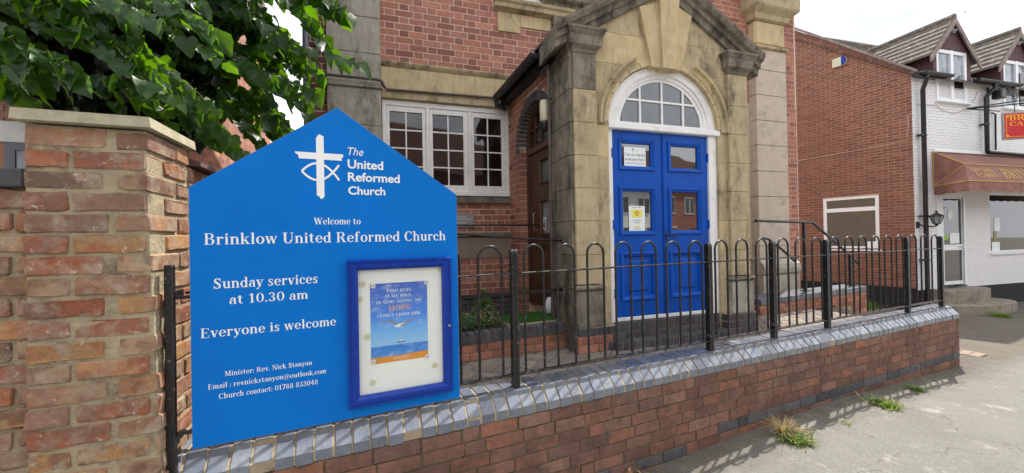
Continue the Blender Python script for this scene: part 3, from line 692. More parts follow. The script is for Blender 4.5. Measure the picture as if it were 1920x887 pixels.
for i in range(len(posts) - 1):
    a, b = posts[i] + .022, posts[i + 1] - .022
    for z in (.764, 1.385):
        g = MB(); g.box(a + .001, b - .001, RY - .018, RY + .018, z - .005, z + .005, 0, .002); g.build('rail', M['rail_metal'], rl)
    n = nh[i]; p_ = (b - a) / n; r = p_ * .285
    key = round(r, 3)
    if key not in hm: hm[key] = MB().tube(hoop_path(r, 1.555), .0082, 8, cap=False).mesh('hoop', M['rail_metal'])
    for k in range(n):
        o = bpy.data.objects.new('hoop', hm[key]); COL.objects.link(o); o.parent = rl; o.location = (a + p_ * (k + .5), RY, random.uniform(-.003, .003))

# ================================================================== church sign
sg = mk('church_sign', W, 'bright blue gable-topped church notice board with white lettering, fixed above the front wall', 'sign')
sl_, sr_, sb, st, sp = -7.227, -6.060, .728, 1.845, 2.254
out = [(sl_, sb), (sr_, sb + .006), (sr_, st), (-6.648, sp), (sl_, st)]
q = MB(); q.prism(out, .0012, .006); part(q, 'board_edge', M['alu'], sg)
q = MB(); q.prism([(sl_ + .001, sb + .001), (sr_ - .001, sb + .007), (sr_ - .001, st), (-6.648, sp - .0015), (sl_ + .001, st)], 0, .0011); part(q, 'board', M['sign_blue'], sg)
q = MB(); q.box(sl_ + .03, sr_ - .03, .0063, .03, .80, .84); q.box(sl_ + .03, sr_ - .03, .0063, .03, 1.6, 1.64); part(q, 'mounting_rail', M['alu'], sg)
def wpx(x, y, o=0.): return W.px(x, y, o)
def line(txt, x0, y0, x1, y1, caph, **k):
    a = wpx(x0, y0); b = wpx(x1, y1); c = wpx(x0, y0 - caph)
    return serif_text(txt, a[0], b[0], (a[1] + b[1]) / 2, c[1] - a[1], -.0006, **k)
for args in [('Welcome to', 589, 421, 676.5, 420.3, 12.3), ('Brinklow United Reformed Church', 382.3, 459.9, 835.6, 449.7, 21.3), ('Sunday services', 399.8, 542.3, 596.4, 530, 19), ('at 10.30 am', 430, 570.3, 578, 559.9, 17.4),
             ('Everyone is welcome', 376, 635, 630.4, 609.4, 18.2), ('Minister: Rev. Nick Stanyon', 421.7, 705.6, 585.5, 683.4, 9.2), ('Email : revnickstanyon@outlook.com', 390, 730.7, 611.8, 699.2, 9.6), ('Church contact: 01788 833048', 410, 748.3, 596.4, 719.8, 9.8)]:
    q = line(*args); part(q, 'lettering', M['lettering'], sg)
for txt, x0, y0, x1, y1, ch, bo, sh in [('The', 652.5, 291, 681.5, 292, 15.3, .0, .28), ('United', 652, 316, 718.5, 317.6, 16.8, .022, 0), ('Reformed', 652.5, 339.3, 749.5, 342.7, 16.6, .022, 0), ('Church', 653, 364.3, 722.5, 366, 15.6, .022, 0)]:
    a = wpx(x0, y0); b = wpx(x1, y1); c = wpx(x0, y0 - ch)
    q = sans_text(txt, a[0], b[0], (a[1] + b[1]) / 2, c[1] - a[1], -.0009, bo, sh); part(q, 'lettering', M['lettering'], sg)
# brush-stroke cross and fish
q = MB(); ct, cb = wpx(599.5, 250), wpx(601.5, 376.5); wc = .0165
for k in range(7):
    f = (k - 3) / 3.; x = (ct[0] + cb[0]) / 2 + f * wc * .82
    e0, e1 = random.uniform(0, .016) + abs(f) * .01, random.uniform(0, .016) + abs(f) * .012
    q.add([(x - .0028, -.0006 - k * 1e-5, cb[1] + e1), (x + .0028, -.0006 - k * 1e-5, cb[1] + e1), (x + .0028, -.0006 - k * 1e-5, ct[1] - e0), (x - .0028, -.0006 - k * 1e-5, ct[1] - e0)], [(0, 1, 2, 3)])
hl, hr = wpx(553, 290), wpx(645, 296); zc = (hl[1] + hr[1]) / 2
for k in range(6):
    f = (k - 2.5) / 2.5; z = zc + f * .0125; e0, e1 = random.uniform(0, .016), random.uniform(0, .014)
    q.add([(hl[0] + e0, -.0008 - k * 1e-5, z - .0031), (hr[0] - e1, -.0008 - k * 1e-5, z - .0031), (hr[0] - e1, -.0008 - k * 1e-5, z + .0031), (hl[0] + e0, -.0008 - k * 1e-5, z + .0031)], [(0, 1, 2, 3)])
part(q, 'cross_emblem', M['lettering'], sg)
q = MB(); fl, fx = wpx(566, 322), wpx(624, 322); ftz, fbz = wpx(600, 306.5)[1], wpx(600, 338)[1]; fz = (ftz + fbz) / 2; hw = (fx[0] - fl[0]) / 2; mc = (fx[0] + fl[0]) / 2
for sgn in (1, -1):
    pts = []
    for k in range(26):
        t_ = -1 + 2.42 * k / 25; pts.append((mc + hw * t_, fz + sgn * ((ftz - fbz) / 2) * (1 - t_ * t_) * (1 if t_ < 1 else .9)))
    for k in range(25):
        (x0, z0), (x1, z1) = pts[k], pts[k + 1]; dx, dz = x1 - x0, z1 - z0; l = math.hypot(dx, dz); nx, nz = -dz / l * .0048, dx / l * .0048
        q.add([(x0 - nx, -.0011 - sgn * 2e-5 - k * 2e-6, z0 - nz), (x1 - nx, -.0011 - sgn * 2e-5 - k * 2e-6, z1 - nz), (x1 + nx, -.0011 - sgn * 2e-5 - k * 2e-6, z1 + nz), (x0 + nx, -.0011 - sgn * 2e-5 - k * 2e-6, z0 + nz)], [(0, 1, 2, 3)])
part(q, 'fish_emblem', M['lettering'], sg)

# glazed display case on the board
CO = -.034
c0 = [wpx(649, 489, CO), wpx(847, 482.5, CO), wpx(850, 735, CO), wpx(655, 768, CO)]
x0, x1 = (c0[0][0] + c0[3][0]) / 2, (c0[1][0] + c0[2][0]) / 2; z1_, z0_ = (c0[0][1] + c0[1][1]) / 2, (c0[2][1] + c0[3][1]) / 2
def frame(mb, x0, x1, z0, z1, prof, mi=0):
    """mitred frame; prof = list of (inset, y)"""
    rings = []
    for ins, y in prof: rings.append([(x0 + ins, y, z0 + ins), (x1 - ins, y, z0 + ins), (x1 - ins, y, z1 - ins), (x0 + ins, y, z1 - ins)])
    v = [p for r in rings for p in r]
    mb.add(v, [(4 * i + k, 4 * i + (k + 1) % 4, 4 * (i + 1) + (k + 1) % 4, 4 * (i + 1) + k) for i in range(len(prof) - 1) for k in range(4)], mi)
case = MB(); frame(case, x0, x1, z0_, z1_, [(0, -.0008), (0, -.030), (.002, -.033), (.012, -.033), (.0125, -.030), (.0155, -.030), (.016, -.034), (.036, -.034), (.040, -.030), (.050, -.022), (.050, -.004)])
case = part(case, 'display_case', M['case_blue'], sg)
q = MB(); q.box(x0 + .046, x1 - .046, -.004, -.0012, z0_ + .046, z1_ - .046); q.build('backing_board', M['case_back'], case)
q = MB(); q.add([(x0 + .047, -.0185, z0_ + .047), (x1 - .047, -.0185, z0_ + .047), (x1 - .047, -.0185, z1_ - .047), (x0 + .047, -.0185, z1_ - .047)], [(0, 1, 2, 3)]); q.build('glass_pane', M['clear'], case)
lk = wpx(842.5, 610, CO); q = MB(); q.tube([(lk[0], -.0335, lk[1]), (lk[0], -.039, lk[1])], .007, 14); q.build('lock', M['alu'], case)
# poster with a gull over the sea
PO_ = -.0065
pc = [wpx(694, 533, PO_), wpx(801, 526.5, PO_), wpx(802.5, 669.5, PO_), wpx(695.5, 684, PO_)]
px0, px1 = (pc[0][0] + pc[3][0]) / 2, (pc[1][0] + pc[2][0]) / 2; pz1, pz0 = (pc[0][1] + pc[1][1]) / 2, (pc[2][1] + pc[3][1]) / 2
def poster_mat():
    t = NT('sea_and_sky_print'); tc = t.n('ShaderNodeTexCoord'); sp_ = t.n('ShaderNodeSeparateXYZ'); t.l(tc.outputs['Generated'], sp_.inputs[0])
    cr = t.n('ShaderNodeValToRGB'); e = cr.color_ramp.elements
    for _ in range(4): e.new(.5)
    for k, (p_, c) in enumerate([(0, (60,140,220)), (.145, (44,126,214)), (.16, (140,196,242)), (.34, (116,184,246)), (.55, (66,136,232)), (1, (62,98,196))]): e[k].position = p_; e[k].color = lin(c)
    t.l(sp_.outputs['Z'], cr.inputs['Fac'])
    mp_ = t.n('ShaderNodeMapping'); mp_.inputs['Scale'].default_value = (2.2, 1, 6); t.l(tc.outputs['Generated'], mp_.inputs['Vector'])
    cl = t.noise(mp_.outputs[0], 2.2, 6, .65, .50, .78); c = t.mix(t.math('MULTIPLY', cl, .75), cr.outputs['Color'], lin((186, 206, 236)))
    t.set(Base_Color=c, Roughness=.35); return t.m
po = mk('gull_poster', W, 'blue poster of a gull flying over the sea, pinned inside the glazed notice case', 'poster')
q = MB(); q.box(px0, px1, -.0052, -.0048, pz0 + .028, pz1); part(q, 'picture', poster_mat(), po)
q = MB(); q.add([(px0, -.0053, pz0), (px1, -.0053, pz0 + .001), (px1, -.0053, pz0 + .038), ((px0 + px1) / 2, -.0053, pz0 + .030), (px0, -.0053, pz0 + .031)], [(0, 1, 2, 3, 4)]); q.cur = 0
part(q, 'orange_strip', paint('orange_print', (236, 152, 44), .4, .12, 0), po)
pw = px1 - px0; ph = pz1 - pz0
for txt, a, b, z, cp_ in [('Find rest,', .28, .73, .885, .035), ('o my soul,', .26, .74, .815, .035), ('in God alone; my', .10, .90, .745, .035), ('comes from him.', .11, .89, .575, .035)]:
    q = serif_text(txt.replace('o my', 'O my'), px0 + a * pw, px0 + b * pw, pz0 + z * ph, cp_ * ph * 1.25, -.0056, small=.82); part(q, 'lettering', M['paper'], po)
q = serif_text('HOPE', px0 + .31 * pw, px0 + .71 * pw, pz0 + .648 * ph, .068 * ph, -.0056); part(q, 'lettering', paint('orange_letters', (238, 170, 96), .4, .05, 0), po)
q = serif_text('Psalm 62:5', px0 + .38 * pw, px0 + .66 * pw, pz0 + .030 * ph, .028 * ph, -.0057, small=.8); part(q, 'lettering', M['paper'], po)
# the gull and the distant boat
q = MB(); gx, gz_ = px0 + .50 * pw, pz0 + .475 * ph
def flat(mb, pts, y, mi=0): mb.add([(gx + a * pw, y, gz_ + b * ph) for a, b in pts], [list(range(len(pts)))], mi)
flat(q, [(-.36, .055), (-.27, .062), (-.14, .05), (-.04, .01), (.02, -.005), (-.03, -.02), (-.12, .02), (-.22, .045)], -.0056, 1)
flat(q, [(.06, .0), (.14, .035), (.26, .045), (.34, .035), (.24, .03), (.15, .015), (.09, -.015)], -.0056, 1)
flat(q, [(-.11, -.035), (-.04, -.005), (.05, .005), (.12, .0), (.08, -.03), (.0, -.045), (-.06, -.04)], -.0057, 0)
flat(q, [(.03, -.01), (.12, .0), (.08, -.03), (.0, -.04)], -.00575, 1); flat(q, [(-.14, -.045), (-.11, -.03), (-.10, -.045)], -.0058, 2)
part(q, 'gull_print', [M['paper'], M['alu'], M['gold']], po)
q = MB(); gx, gz_ = px0 + .52 * pw, pz0 + .245 * ph; flat(q, [(-.10, .0), (.08, .006), (.06, -.006), (-.06, -.01)], -.0056, 0); flat(q, [(-.02, .005), (.04, .006), (.03, .02), (.0, .02)], -.0056, 1); part(q, 'boat_print', [M['ink'], M['paper']], po)
def magnet(x, y, white, label, group):
    s_, z = wpx(x, y, -.01); o = mk('magnet', W, label, 'magnet', group)
    q = MB(); q.tube([(s_, -.0085 if not white else -.0095, z), (s_, -.0041 if not white else -.0058, z)], .0115 if white else .0145, 20)
    q = part(q, 'disc', M['magnet_white' if white else 'magnet'], o)
    if white:
        q = MB(); q.add([(s_ - .007, -.0098, z - .0025), (s_ + .007, -.0098, z - .0012), (s_ + .006, -.0098, z + .0025), (s_ - .006, -.0098, z + .0015)], [(0, 1, 2, 3)]); part(q, 'logo_print', M['ink'], o)
    else:
        q = MB(); q.tube([(s_, -.0086, z), (s_, -.0084, z)], .0085, 16); part(q, 'raised_ring', M['cream'], o)
magnet(825.5, 504.5, 0, 'cream round magnet in the top right corner of the notice case', 'loose magnets in the notice case')
magnet(680.5, 533, 0, 'cream round magnet just left of the poster\'s top corner', 'loose magnets in the notice case')
magnet(675.5, 561, 0, 'cream round magnet touching the left side of the case, beside the poster text', 'loose magnets in the notice case')
magnet(689, 631.5, 0, 'cream round magnet beside the lower left edge of the poster', 'loose magnets in the notice case')
magnet(815.5, 685.5, 0, 'cream round magnet right of centre below the poster', 'loose magnets in the notice case')
magnet(699, 717.5, 0, 'lowest cream magnet, near the bottom left of the case', 'loose magnets in the notice case')
magnet(699.5, 536.5, 1, 'white printed magnet holding the poster\'s top left corner', 'white magnets pinning the poster')
magnet(799.5, 529.5, 1, 'white printed magnet holding the poster\'s top right corner', 'white magnets pinning the poster')
magnet(801, 669, 1, 'white printed magnet holding the poster\'s bottom right corner', 'white magnets pinning the poster')
magnet(700.5, 679, 1, 'white printed magnet holding the poster\'s bottom left corner', 'white magnets pinning the poster')

# ================================================================== brick pier
pr = mk('brick_pier', P, 'tall old brick gate pier with flaking bricks and a pale stone cap', 'pier')
zc0 = P.px(268, 238, -.03)[1]; zc1 = P.px(268, 213, -.03)[1]; PW = -P.px(43, 300)[0]; CAPL = P.px(15, 205, -.03)[0]
xs_ = lambda z: .006 + .040 * max(0, (1.95 - z) / 1.6) ** 1.2
q = MB()
for k in range(26):
    z = -.1 + k * .083; 
    if z < zc0: q.box(-PW + .004, xs_(z) - .008, .0045, .345, z, min(z + .083, zc0 - .001))
part(q, 'mortar_core', M['old_mortar'], pr)
bs = BrickSet(pr, 'brick', 280)
n = 26; pitch = (zc0 - .012 + .06) / n
for k in range(n):
    za = -.06 + k * pitch + .007; zb = za + pitch - .014; xe = xs_((za + zb) / 2); j = lambda a=.004: random.uniform(-a, a)
    wob = random.uniform(-.004, .004)
    if k % 2 == 0:
        cuts = [(-PW, -PW + .12), (-PW + .137, -PW + .355 + j()), (-PW + .372, xe)]; dl = [.1, .1, .105]
        side = [(.125, .335)]
    else:
        cuts = [(-PW, -PW + .232 + j(.01)), (-PW + .25 + .012, xe)]; dl = [.1, .215]
        side = [(.232, .345)]
    for (a, b), d_ in zip(cuts, dl): bs.add(P, a + j(), b + (0 if b == xe else j()), za + j(.003), zb + j(.003), wob + j(.003), d_, 'pier_brick', 'old')
    Pk = Pl(P.W(xe, 0, 0), ang=math.degrees(PS.a))
    for a, b in side: bs.add(Pk, a + j(), b + j(), za + j(.003), zb + j(.003), j(.002), .1, 'pier_brick', 'old')
bs.flush()
q = MB(); a, b, y0, y1 = CAPL, xs_(1.9) + .022, -.030, .37
q.add([(a, y0, zc0), (b, y0, zc0), (b, y1, zc0), (a, y1, zc0), (a + .004, y0, zc1 - .012), (b - .004, y0, zc1 - .012), (b - .004, y1, zc1 - .012), (a + .004, y1, zc1 - .012), (a + .10, y0 + .1, zc1 + .012), (b - .10, y0 + .1, zc1 + .012), (b - .10, y1 - .1, zc1 + .012), (a + .10, y1 - .1, zc1 + .012)],
      [(0, 3, 2, 1), (0, 1, 5, 4), (1, 2, 6, 5), (2, 3, 7, 6), (3, 0, 4, 7), (4, 5, 9, 8), (5, 6, 10, 9), (6, 7, 11, 10), (7, 4, 8, 11), (8, 9, 10, 11)])
part(q, 'cap_stone', M['cap_stone'], pr)

# garden wall running back from the pier
PS2 = Pl(P.W(.0, 0, 0), ang=math.degrees(PS.a)); gw = mk('garden_wall', PS2, 'old brick garden wall running back from the pier, behind the blue sign', 'wall')
q = MB(); q.box(.37, 3.5, .0045, .2, -.1, 1.98); part(q, 'mortar_core', M['old_mortar'], gw)
bs = BrickSet(gw, 'brick', 290); lay(bs, PS2, .372, 3.45, -.06, 1.985, 0, .10, 'pier_brick', H=.067, J=.013, bond='flemish', style='old', jit=.004); bs.flush()
M['coping_purple'] = brick_mat('purple_coping_tile', [(112,84,84),(96,72,74),(128,98,92),(104,80,80)], (146,132,120), .6, .9, .6, None, 40)
for k in range(10):
    q = MB(); x = .375 + k * .305; q.prismx([(-.045, 1.99), (-.045, 2.012), (.10, 2.05), (.24, 2.012), (.24, 1.99)], x, x + .297); part(q, 'coping_slab', M['coping_purple'], gw)

# wall to the left of the pier, a little set back
PL = Pl(P.W(-PW, 0, .045), ang=math.degrees(P.a)); lw = mk('boundary_wall', PL, 'brick boundary wall with a dark coping, left of the pier at the picture edge', 'wall')
zl = P.px(22, 352, .045)[1]
q = MB(); q.box(-3.2, -.001, .010, .2, -.1, zl - .001); part(q, 'mortar_core', M['old_mortar'], lw)
bs = BrickSet(lw, 'brick', 200); lay(bs, PL, -3.2, -.004, -.06, zl - .002, 0, .10, 'pier_brick', H=.067, J=.014, bond='flemish', style='old', jit=.005); bs.flush()
zt = P.px(22, 315, .02)[1]
for k in range(7):
    q = MB(); q.box(-.004 - (k + 1) * .45, -.01 - k * .45, -.03, .23, zl, zt, 0, .006); part(q, 'coping_slab', M['blue_brick_dull'], lw)

# ================================================================== church
nearc = D.W(-.442, 0, -.08)
S = Pl(Mn.O, ang=math.degrees(math.atan2(nearc[1] - Mn.O[1], nearc[0] - Mn.O[0])))
ch = mk('church_building', Mn, 'red brick chapel with pale stone pilasters and a gabled stone porch with blue doors', 'church')
TOPZ = 6.1
# masonry core with window openings
q = MB()
for a, b, z0, z1 in [(-2.62, -1.74, 0, TOPZ), (.01, 5.74, 0, 5.03), (-1.74, .01, 0, 2.10), (-1.74, .01, 3.47, 5.03), (-1.74, -.12, 5.03, TOPZ), (1.05, 5.74, 5.03, TOPZ)]:
    q.box(a, b, .0025, .30, z0, z1)
q.box(-2.62, 5.74, .30, .32, 0, TOPZ); q.box(-2.62, -2.40, .32, 5.5, 0, TOPZ); q.box(5.5, 5.74, .32, 5.5, 0, TOPZ); q.box(-2.62, 5.74, 5.5, 5.7, 0, TOPZ)
part(q, 'wall', M['church_mortar'], ch)
q = MB(); q.prismx([(-.2, TOPZ), (2.9, TOPZ + 1.3), (5.9, TOPZ)], -2.7, 5.8); part(q, 'roof', M['roof_tile'], ch)
bs = BrickSet(ch, 'brick', 296)
def cutU(z, iv):
    for (a, b, z0, z1) in [(-.135, .205, 4.57, 5.04), (.2, .75, 4.67, 5.04), (-.19, 1.1, 4.85, 6.4), (.69, 1.42, 0, 9), (4.66, 5.31, 0, 9), (.75, 1.1, 4.6, 6.4)]:
        if z0 < z < z1: iv = clip_iv(iv, a, b)
    return iv
lay(bs, Mn, -1.733, 5.70, 3.962, TOPZ, 0, .1, 'church_brick', H=.0775, J=.010, L=.235, cut=cutU, jit=.001)
lay(bs, Mn, -1.733, 0, 1.70, 2.10, 0, .1, 'church_brick', H=.076, J=.010, L=.235, jit=.001)
lay(bs, Mn, -1.733, .26, .82, 1.325, 0, .1, 'church_brick', H=.076, J=.010, L=.235, jit=.001)
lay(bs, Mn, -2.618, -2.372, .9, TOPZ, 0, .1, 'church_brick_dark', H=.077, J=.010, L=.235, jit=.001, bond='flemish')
lay(bs, Mn, 5.312, 5.72, .5, 3.962, 0, .1, 'church_brick', H=.076, J=.010, L=.235, jit=.001, bond='flemish')
# lobby side wall with its arch
AC, AZ, RI, RO = .85, 2.83, .45, .565
def cutS(z, iv):
    if z < AZ - .08: iv = clip_iv(iv, AC - RI - .0, AC + RI)
    elif z < AZ + RO:
        dz = max(0, z - AZ); iv = clip_iv(iv, AC - math.sqrt(max(0, RO ** 2 - dz ** 2)) - .008, AC + math.sqrt(max(0, RO ** 2 - dz ** 2)) + .008)
    return iv
lay(bs, S, .02, 1.335, .46, 3.58, 0, .1, 'church_brick', H=.072, J=.010, L=.225, cut=cutS, jit=.001)
bs.flush()
S2 = S
q = MB()
def arcpts(cx, cz, rx, rz, a0, a1, n): return [(cx + rx * math.cos(math.radians(a0 + (a1 - a0) * k / n)), cz + rz * math.sin(math.radians(a0 + (a1 - a0) * k / n))) for k in range(n + 1)]
q.box(.0, AC - RI - .002, .0025, .24, 0, 3.6); q.box(AC + RI + .002, 1.36, .0025, .24, 0, 3.6)
ap = arcpts(AC, AZ, RI + .002, RI + .002, 180, 0, 20)
for (xa, za), (xb, zb) in zip(ap[:-1], ap[1:]): q.prism([(xa, za), (xb, zb), (xb, 3.6), (xa, 3.6)], .0025, .24)
q.box(AC - RI, AC + RI, .2, .24, .46, 3.35)
part(q, 'lobby_wall', M['church_mortar'], ch, S)
# blue brick arch ring: one brick = one part
nb = 26
for k in range(nb):
    a0, a1 = math.pi * (k + .07) / nb, math.pi * (k + .93) / nb
    g = MB(); pts = [(AC + RI * math.cos(a0), AZ + RI * math.sin(a0)), (AC + RO * math.cos(a0), AZ + RO * math.sin(a0)), (AC + RO * math.cos(a1), AZ + RO * math.sin(a1)), (AC + RI * math.cos(a1), AZ + RI * math.sin(a1))]
    g.prism(pts, -.004, .13); part(g, 'arch_brick', M['blue_brick_dull'], ch, S)
for sx in (AC - RO, AC + RI):
    for k in range(1): g = MB(); g.box(sx, sx + .113, -.004, .13, AZ - .08, AZ - .006, 0, .003); part(g, 'arch_brick', M['blue_brick_dull'], ch, S)
# brown side door and its fanlight
DY = .10
dr = MB(); zt_ = 2.70
dr.box(AC - RI + .002, AC - RI + .07, DY, DY + .06, .74, AZ); dr.box(AC + RI - .07, AC + RI - .002, DY, DY + .06, .74, AZ); dr.box(AC - RI + .07, AC + RI - .07, DY - .01, DY + .06, zt_, zt_ + .075, 0, .004)
for (xa, za), (xb, zb), (xc, zc_), (xd, zd) in [(a, b, c, d) for a, b, c, d in zip(arcpts(AC, AZ, RI - .002, RI - .002, 180, 0, 16)[:-1], arcpts(AC, AZ, RI - .002, RI - .002, 180, 0, 16)[1:], arcpts(AC, AZ, RI - .07, RI - .07, 180, 0, 16)[1:], arcpts(AC, AZ, RI - .07, RI - .07, 180, 0, 16)[:-1])]:
    dr.prism([(xa, za), (xb, zb), (xc, zc_), (xd, zd)], DY, DY + .06)
sd = part(dr, 'side_door_frame', M['brown_wood'], ch, S)
q = MB(); q.prism([(AC - RI + .07, zt_ + .075)] + arcpts(AC, AZ, RI - .07, RI - .07, 180, 0, 16) + [(AC + RI - .07, zt_ + .075)], DY + .03, DY + .036); q.build('fanlight_pane', M['glass_dark'], sd)
for x in (AC - .19, AC, AC + .19): q = MB(); q.box(x - .012, x + .012, DY + .01, DY + .03, zt_ + .075, AZ + math.sqrt((RI - .06) ** 2 - (x - AC) ** 2)); q.build('glazing_bar', M['brown_wood'], sd)
q = MB(); q.box(AC - RI + .07, AC + RI - .07, DY + .012, DY + .029, 3.0, 3.022); q.build('glazing_bar', M['brown_wood'], sd)
dl = MB(); xa, xb = AC - RI + .075, AC + RI - .075; gl, gr = .80, 1.24
for b in [(xa, gl, .745, zt_ - .006), (gr, xb, .745, zt_ - .006)]: dl.box(b[0], b[1], DY + .02, DY + .06, b[2], b[3])
for z0, z1 in [(.745, .95), (1.50, 1.66), (2.05, 2.30), (2.56, zt_ - .006)]: dl.box(gl, gr, DY + .02, DY + .06, z0, z1)
dl.box(gl, gr, DY + .04, DY + .05, .95, 1.50)
sdl = part(dl, 'side_door', M['brown_wood'], ch, S)
for z0, z1 in [(1.66, 2.05), (2.30, 2.56)]:
    q = MB(); q.box(gl, gr, DY + .045, DY + .05, z0, z1); q.build('pane', M['glass_grey'], sdl)
    q = MB(); frame(q, gl - .03, gr + .03, z0 - .03, z1 + .03, [(0, DY + .019), (0, DY + .004), (.018, DY - .002), (.03, DY + .02)]); q.build('moulding', M['brown_wood'], sdl)
q = MB(); q.tube([(.66, DY + .02, 1.70), (.66, DY - .03, 1.70), (.66, DY - .03, 1.92), (.66, DY + .02, 1.92)], .008, 8); q.build('pull_handle', M['alu'], sdl)
q = MB(); q.tube([(gl + .02, DY + .0, 1.76), (gl + .12, DY + .0, 1.755)], .008, 8); q.build('lever', M['ink'], sdl)
nt_ = mk('door_notice', S, 'narrow white notice with black and red print on the brown side door', 'notice')
q = MB(); q.box(gl + .004, gl + .075, DY + .040, DY + .0445, 1.70, 1.86); part(q, 'sheet', M['paper'], nt_)
q = MB(); q.add(*[[], []]) if False else None
for k in range(3): frame(q, gl + .014 + 0, gl + .064, 1.80 - k * .028, 1.845 - k * .028, [(0, DY + .0395), (.008, DY + .0395)])
part(q, 'black_symbols', M['ink'], nt_)
q = MB(); [q.add([(gl + .012, DY + .0395, 1.712 + k * .012), (gl + .066, DY + .0395, 1.712 + k * .012), (gl + .066, DY + .0395, 1.718 + k * .012), (gl + .012, DY + .0395, 1.718 + k * .012)], [(0, 1, 2, 3)]) for k in range(3)]
part(q, 'red_lines', M['sign_red'], nt_)

# stone side of the porch: stacked blocks
zj = [.455, .70, 1.08, 1.42, 1.76, 2.09, 2.42, 2.75, 3.08, 3.40, 3.60]
for k in range(len(zj) - 1):
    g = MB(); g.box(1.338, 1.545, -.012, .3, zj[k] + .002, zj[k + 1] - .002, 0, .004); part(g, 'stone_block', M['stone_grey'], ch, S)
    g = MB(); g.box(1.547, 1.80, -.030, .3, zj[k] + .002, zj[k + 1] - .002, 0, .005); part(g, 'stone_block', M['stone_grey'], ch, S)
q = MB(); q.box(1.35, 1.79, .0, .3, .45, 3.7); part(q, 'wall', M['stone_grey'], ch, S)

# left and right stone pilasters on the main wall
def stack(x0, x1, y, zs, mat, pl=Mn, depth=.3, bev=.006, jm=.003):
    for a, b in zip(zs[:-1], zs[1:]):
        g = MB(); g.box(x0, x1, y, y + depth, a + jm, b - jm, 0, bev); part(g, 'stone_block', M[mat], ch, pl)
    g = MB(); g.box(x0 + .008, x1 - .008, y + .008, y + depth - .01, zs[0], zs[-1]); part(g, 'pilaster_core', M['stone_grey'], ch, pl)
stack(-2.372, -1.735, -.07, [.9, 1.36, 1.80, 2.25, 2.69, 3.08, 3.556], 'stone_pale')
stack(-2.372, -1.735, -.07, [3.612, 4.007, 4.472, 4.93, 5.38, 5.83], 'stone_pale')
g = MB(); g.prismx([(-.07, 3.556), (-.10, 3.565), (-.105, 3.60), (-.085, 3.612), (.2, 3.612), (.2, 3.556)], -2.39, -1.725); part(g, 'string_course', M['stone_pale'], ch)
stack(.70, 1.40, -.10, [3.2, 3.8, 4.3, 4.75, 5.0], 'stone_grey')
def cap(x0, x1, z0, y, mat, k=1.0, w=.10, h=.34):
    prof = [(0, 0), (.02, .01), (.03, .05), (.075, .085), (.085, .10), (.085, .20), (.10, .22), (.13, .26), (.14, .29), (.14, h)]
    ins = lambda d: [(x0 - d * k, y - d * k), (x1 + d * k, y - d * k), (x1 + d * k, y + .34), (x0 - d * k, y + .34)]
    g = MB(); vs = []
    for d, z in prof: vs += [(a, b, z0 + z * k) for a, b in ins(d)]
    n = len(prof); fs = [(4 * i + j, 4 * i + (j + 1) % 4, 4 * (i + 1) + (j + 1) % 4, 4 * (i + 1) + j) for i in range(n - 1) for j in range(4)] + [(3, 2, 1, 0), (4 * n - 4, 4 * n - 3, 4 * n - 2, 4 * n - 1)]
    g.add(vs, fs); return part(g, 'capital', M[mat], ch)
cap(.66, 1.44, 4.99, -.11, 'stone_grey', 1.1)
rx0 = Mn.px(1421, 300, -.15)[0]
stack(rx0, 5.285, -.15, [.55, .95, 1.38, 1.81, 2.262, 2.715, 3.178, 3.622, 4.077, 4.53, 4.90], 'stone_pink', jm=.004)
g = MB(); g.prismx([(-.15, 4.90), (-.185, 4.915), (-.19, 4.955), (-.16, 4.975), (.2, 4.975), (.2, 4.90)], rx0 - .03, 5.32); part(g, 'necking', M['stone'], ch)
g = MB(); g.box(rx0 + .01, 5.28, -.15, .2, 4.978, 5.41, 0, .03); part(g, 'stone_block', M['stone_warm'], ch)
cap(rx0, 5.285, 5.41, -.15, 'stone', 1.9)
for k_, z in enumerate((3.6, 2.7, 1.78)): pass

# window wing: lintel, string course, sill, rendered panel
g = MB(); g.prismx([(.0, 3.885), (-.02, 3.89), (-.045, 3.92), (-.055, 3.945), (-.05, 3.96), (.1, 3.964), (.1, 3.885)], -1.732, .30); part(g, 'string_course', M['stone'], ch)
for a, b in ((-1.732, -.62), (-.617, .30)):
    g = MB(); g.box(a, b, -.022, .2, 3.555, 3.884, 0, .002); part(g, 'lintel_stone', M['stone_warm'], ch)
g = MB(); g.box(-1.732, .30, -.034, .2, 3.475, 3.553, 0, .003); part(g, 'lintel_band', M['stone'], ch)
g = MB(); g.prismx([(-.05, 2.105), (-.055, 2.185), (.1, 2.20), (.1, 2.105)], -1.73, .03); part(g, 'stone_sill', M['stone_grey'], ch)
g = MB(); g.prismx([(-.03, 1.63), (-.05, 1.645), (-.045, 1.69), (.1, 1.70), (.1, 1.63)], -1.73, .20); part(g, 'string_course', M['stone_grey'], ch)
g = MB(); g.box(-1.73, .20, -.012, .1, 1.326, 1.628, 0, .004); part(g, 'render_panel', M['render'], ch)
g = MB(); g.prismx([(-.06, .775), (-.065, .795), (-.03, .82), (.1, .82), (.1, .775)], -1.73, .26); part(g, 'plinth_course', M['blue_brick_dull'], ch)
bs = BrickSet(ch, 'plinth_brick', 120); lay(bs, Mn, -1.73, .26, .45, .772, -.045, .1, 'blue_brick_dull', H=.072, J=.010, L=.225); bs.flush()

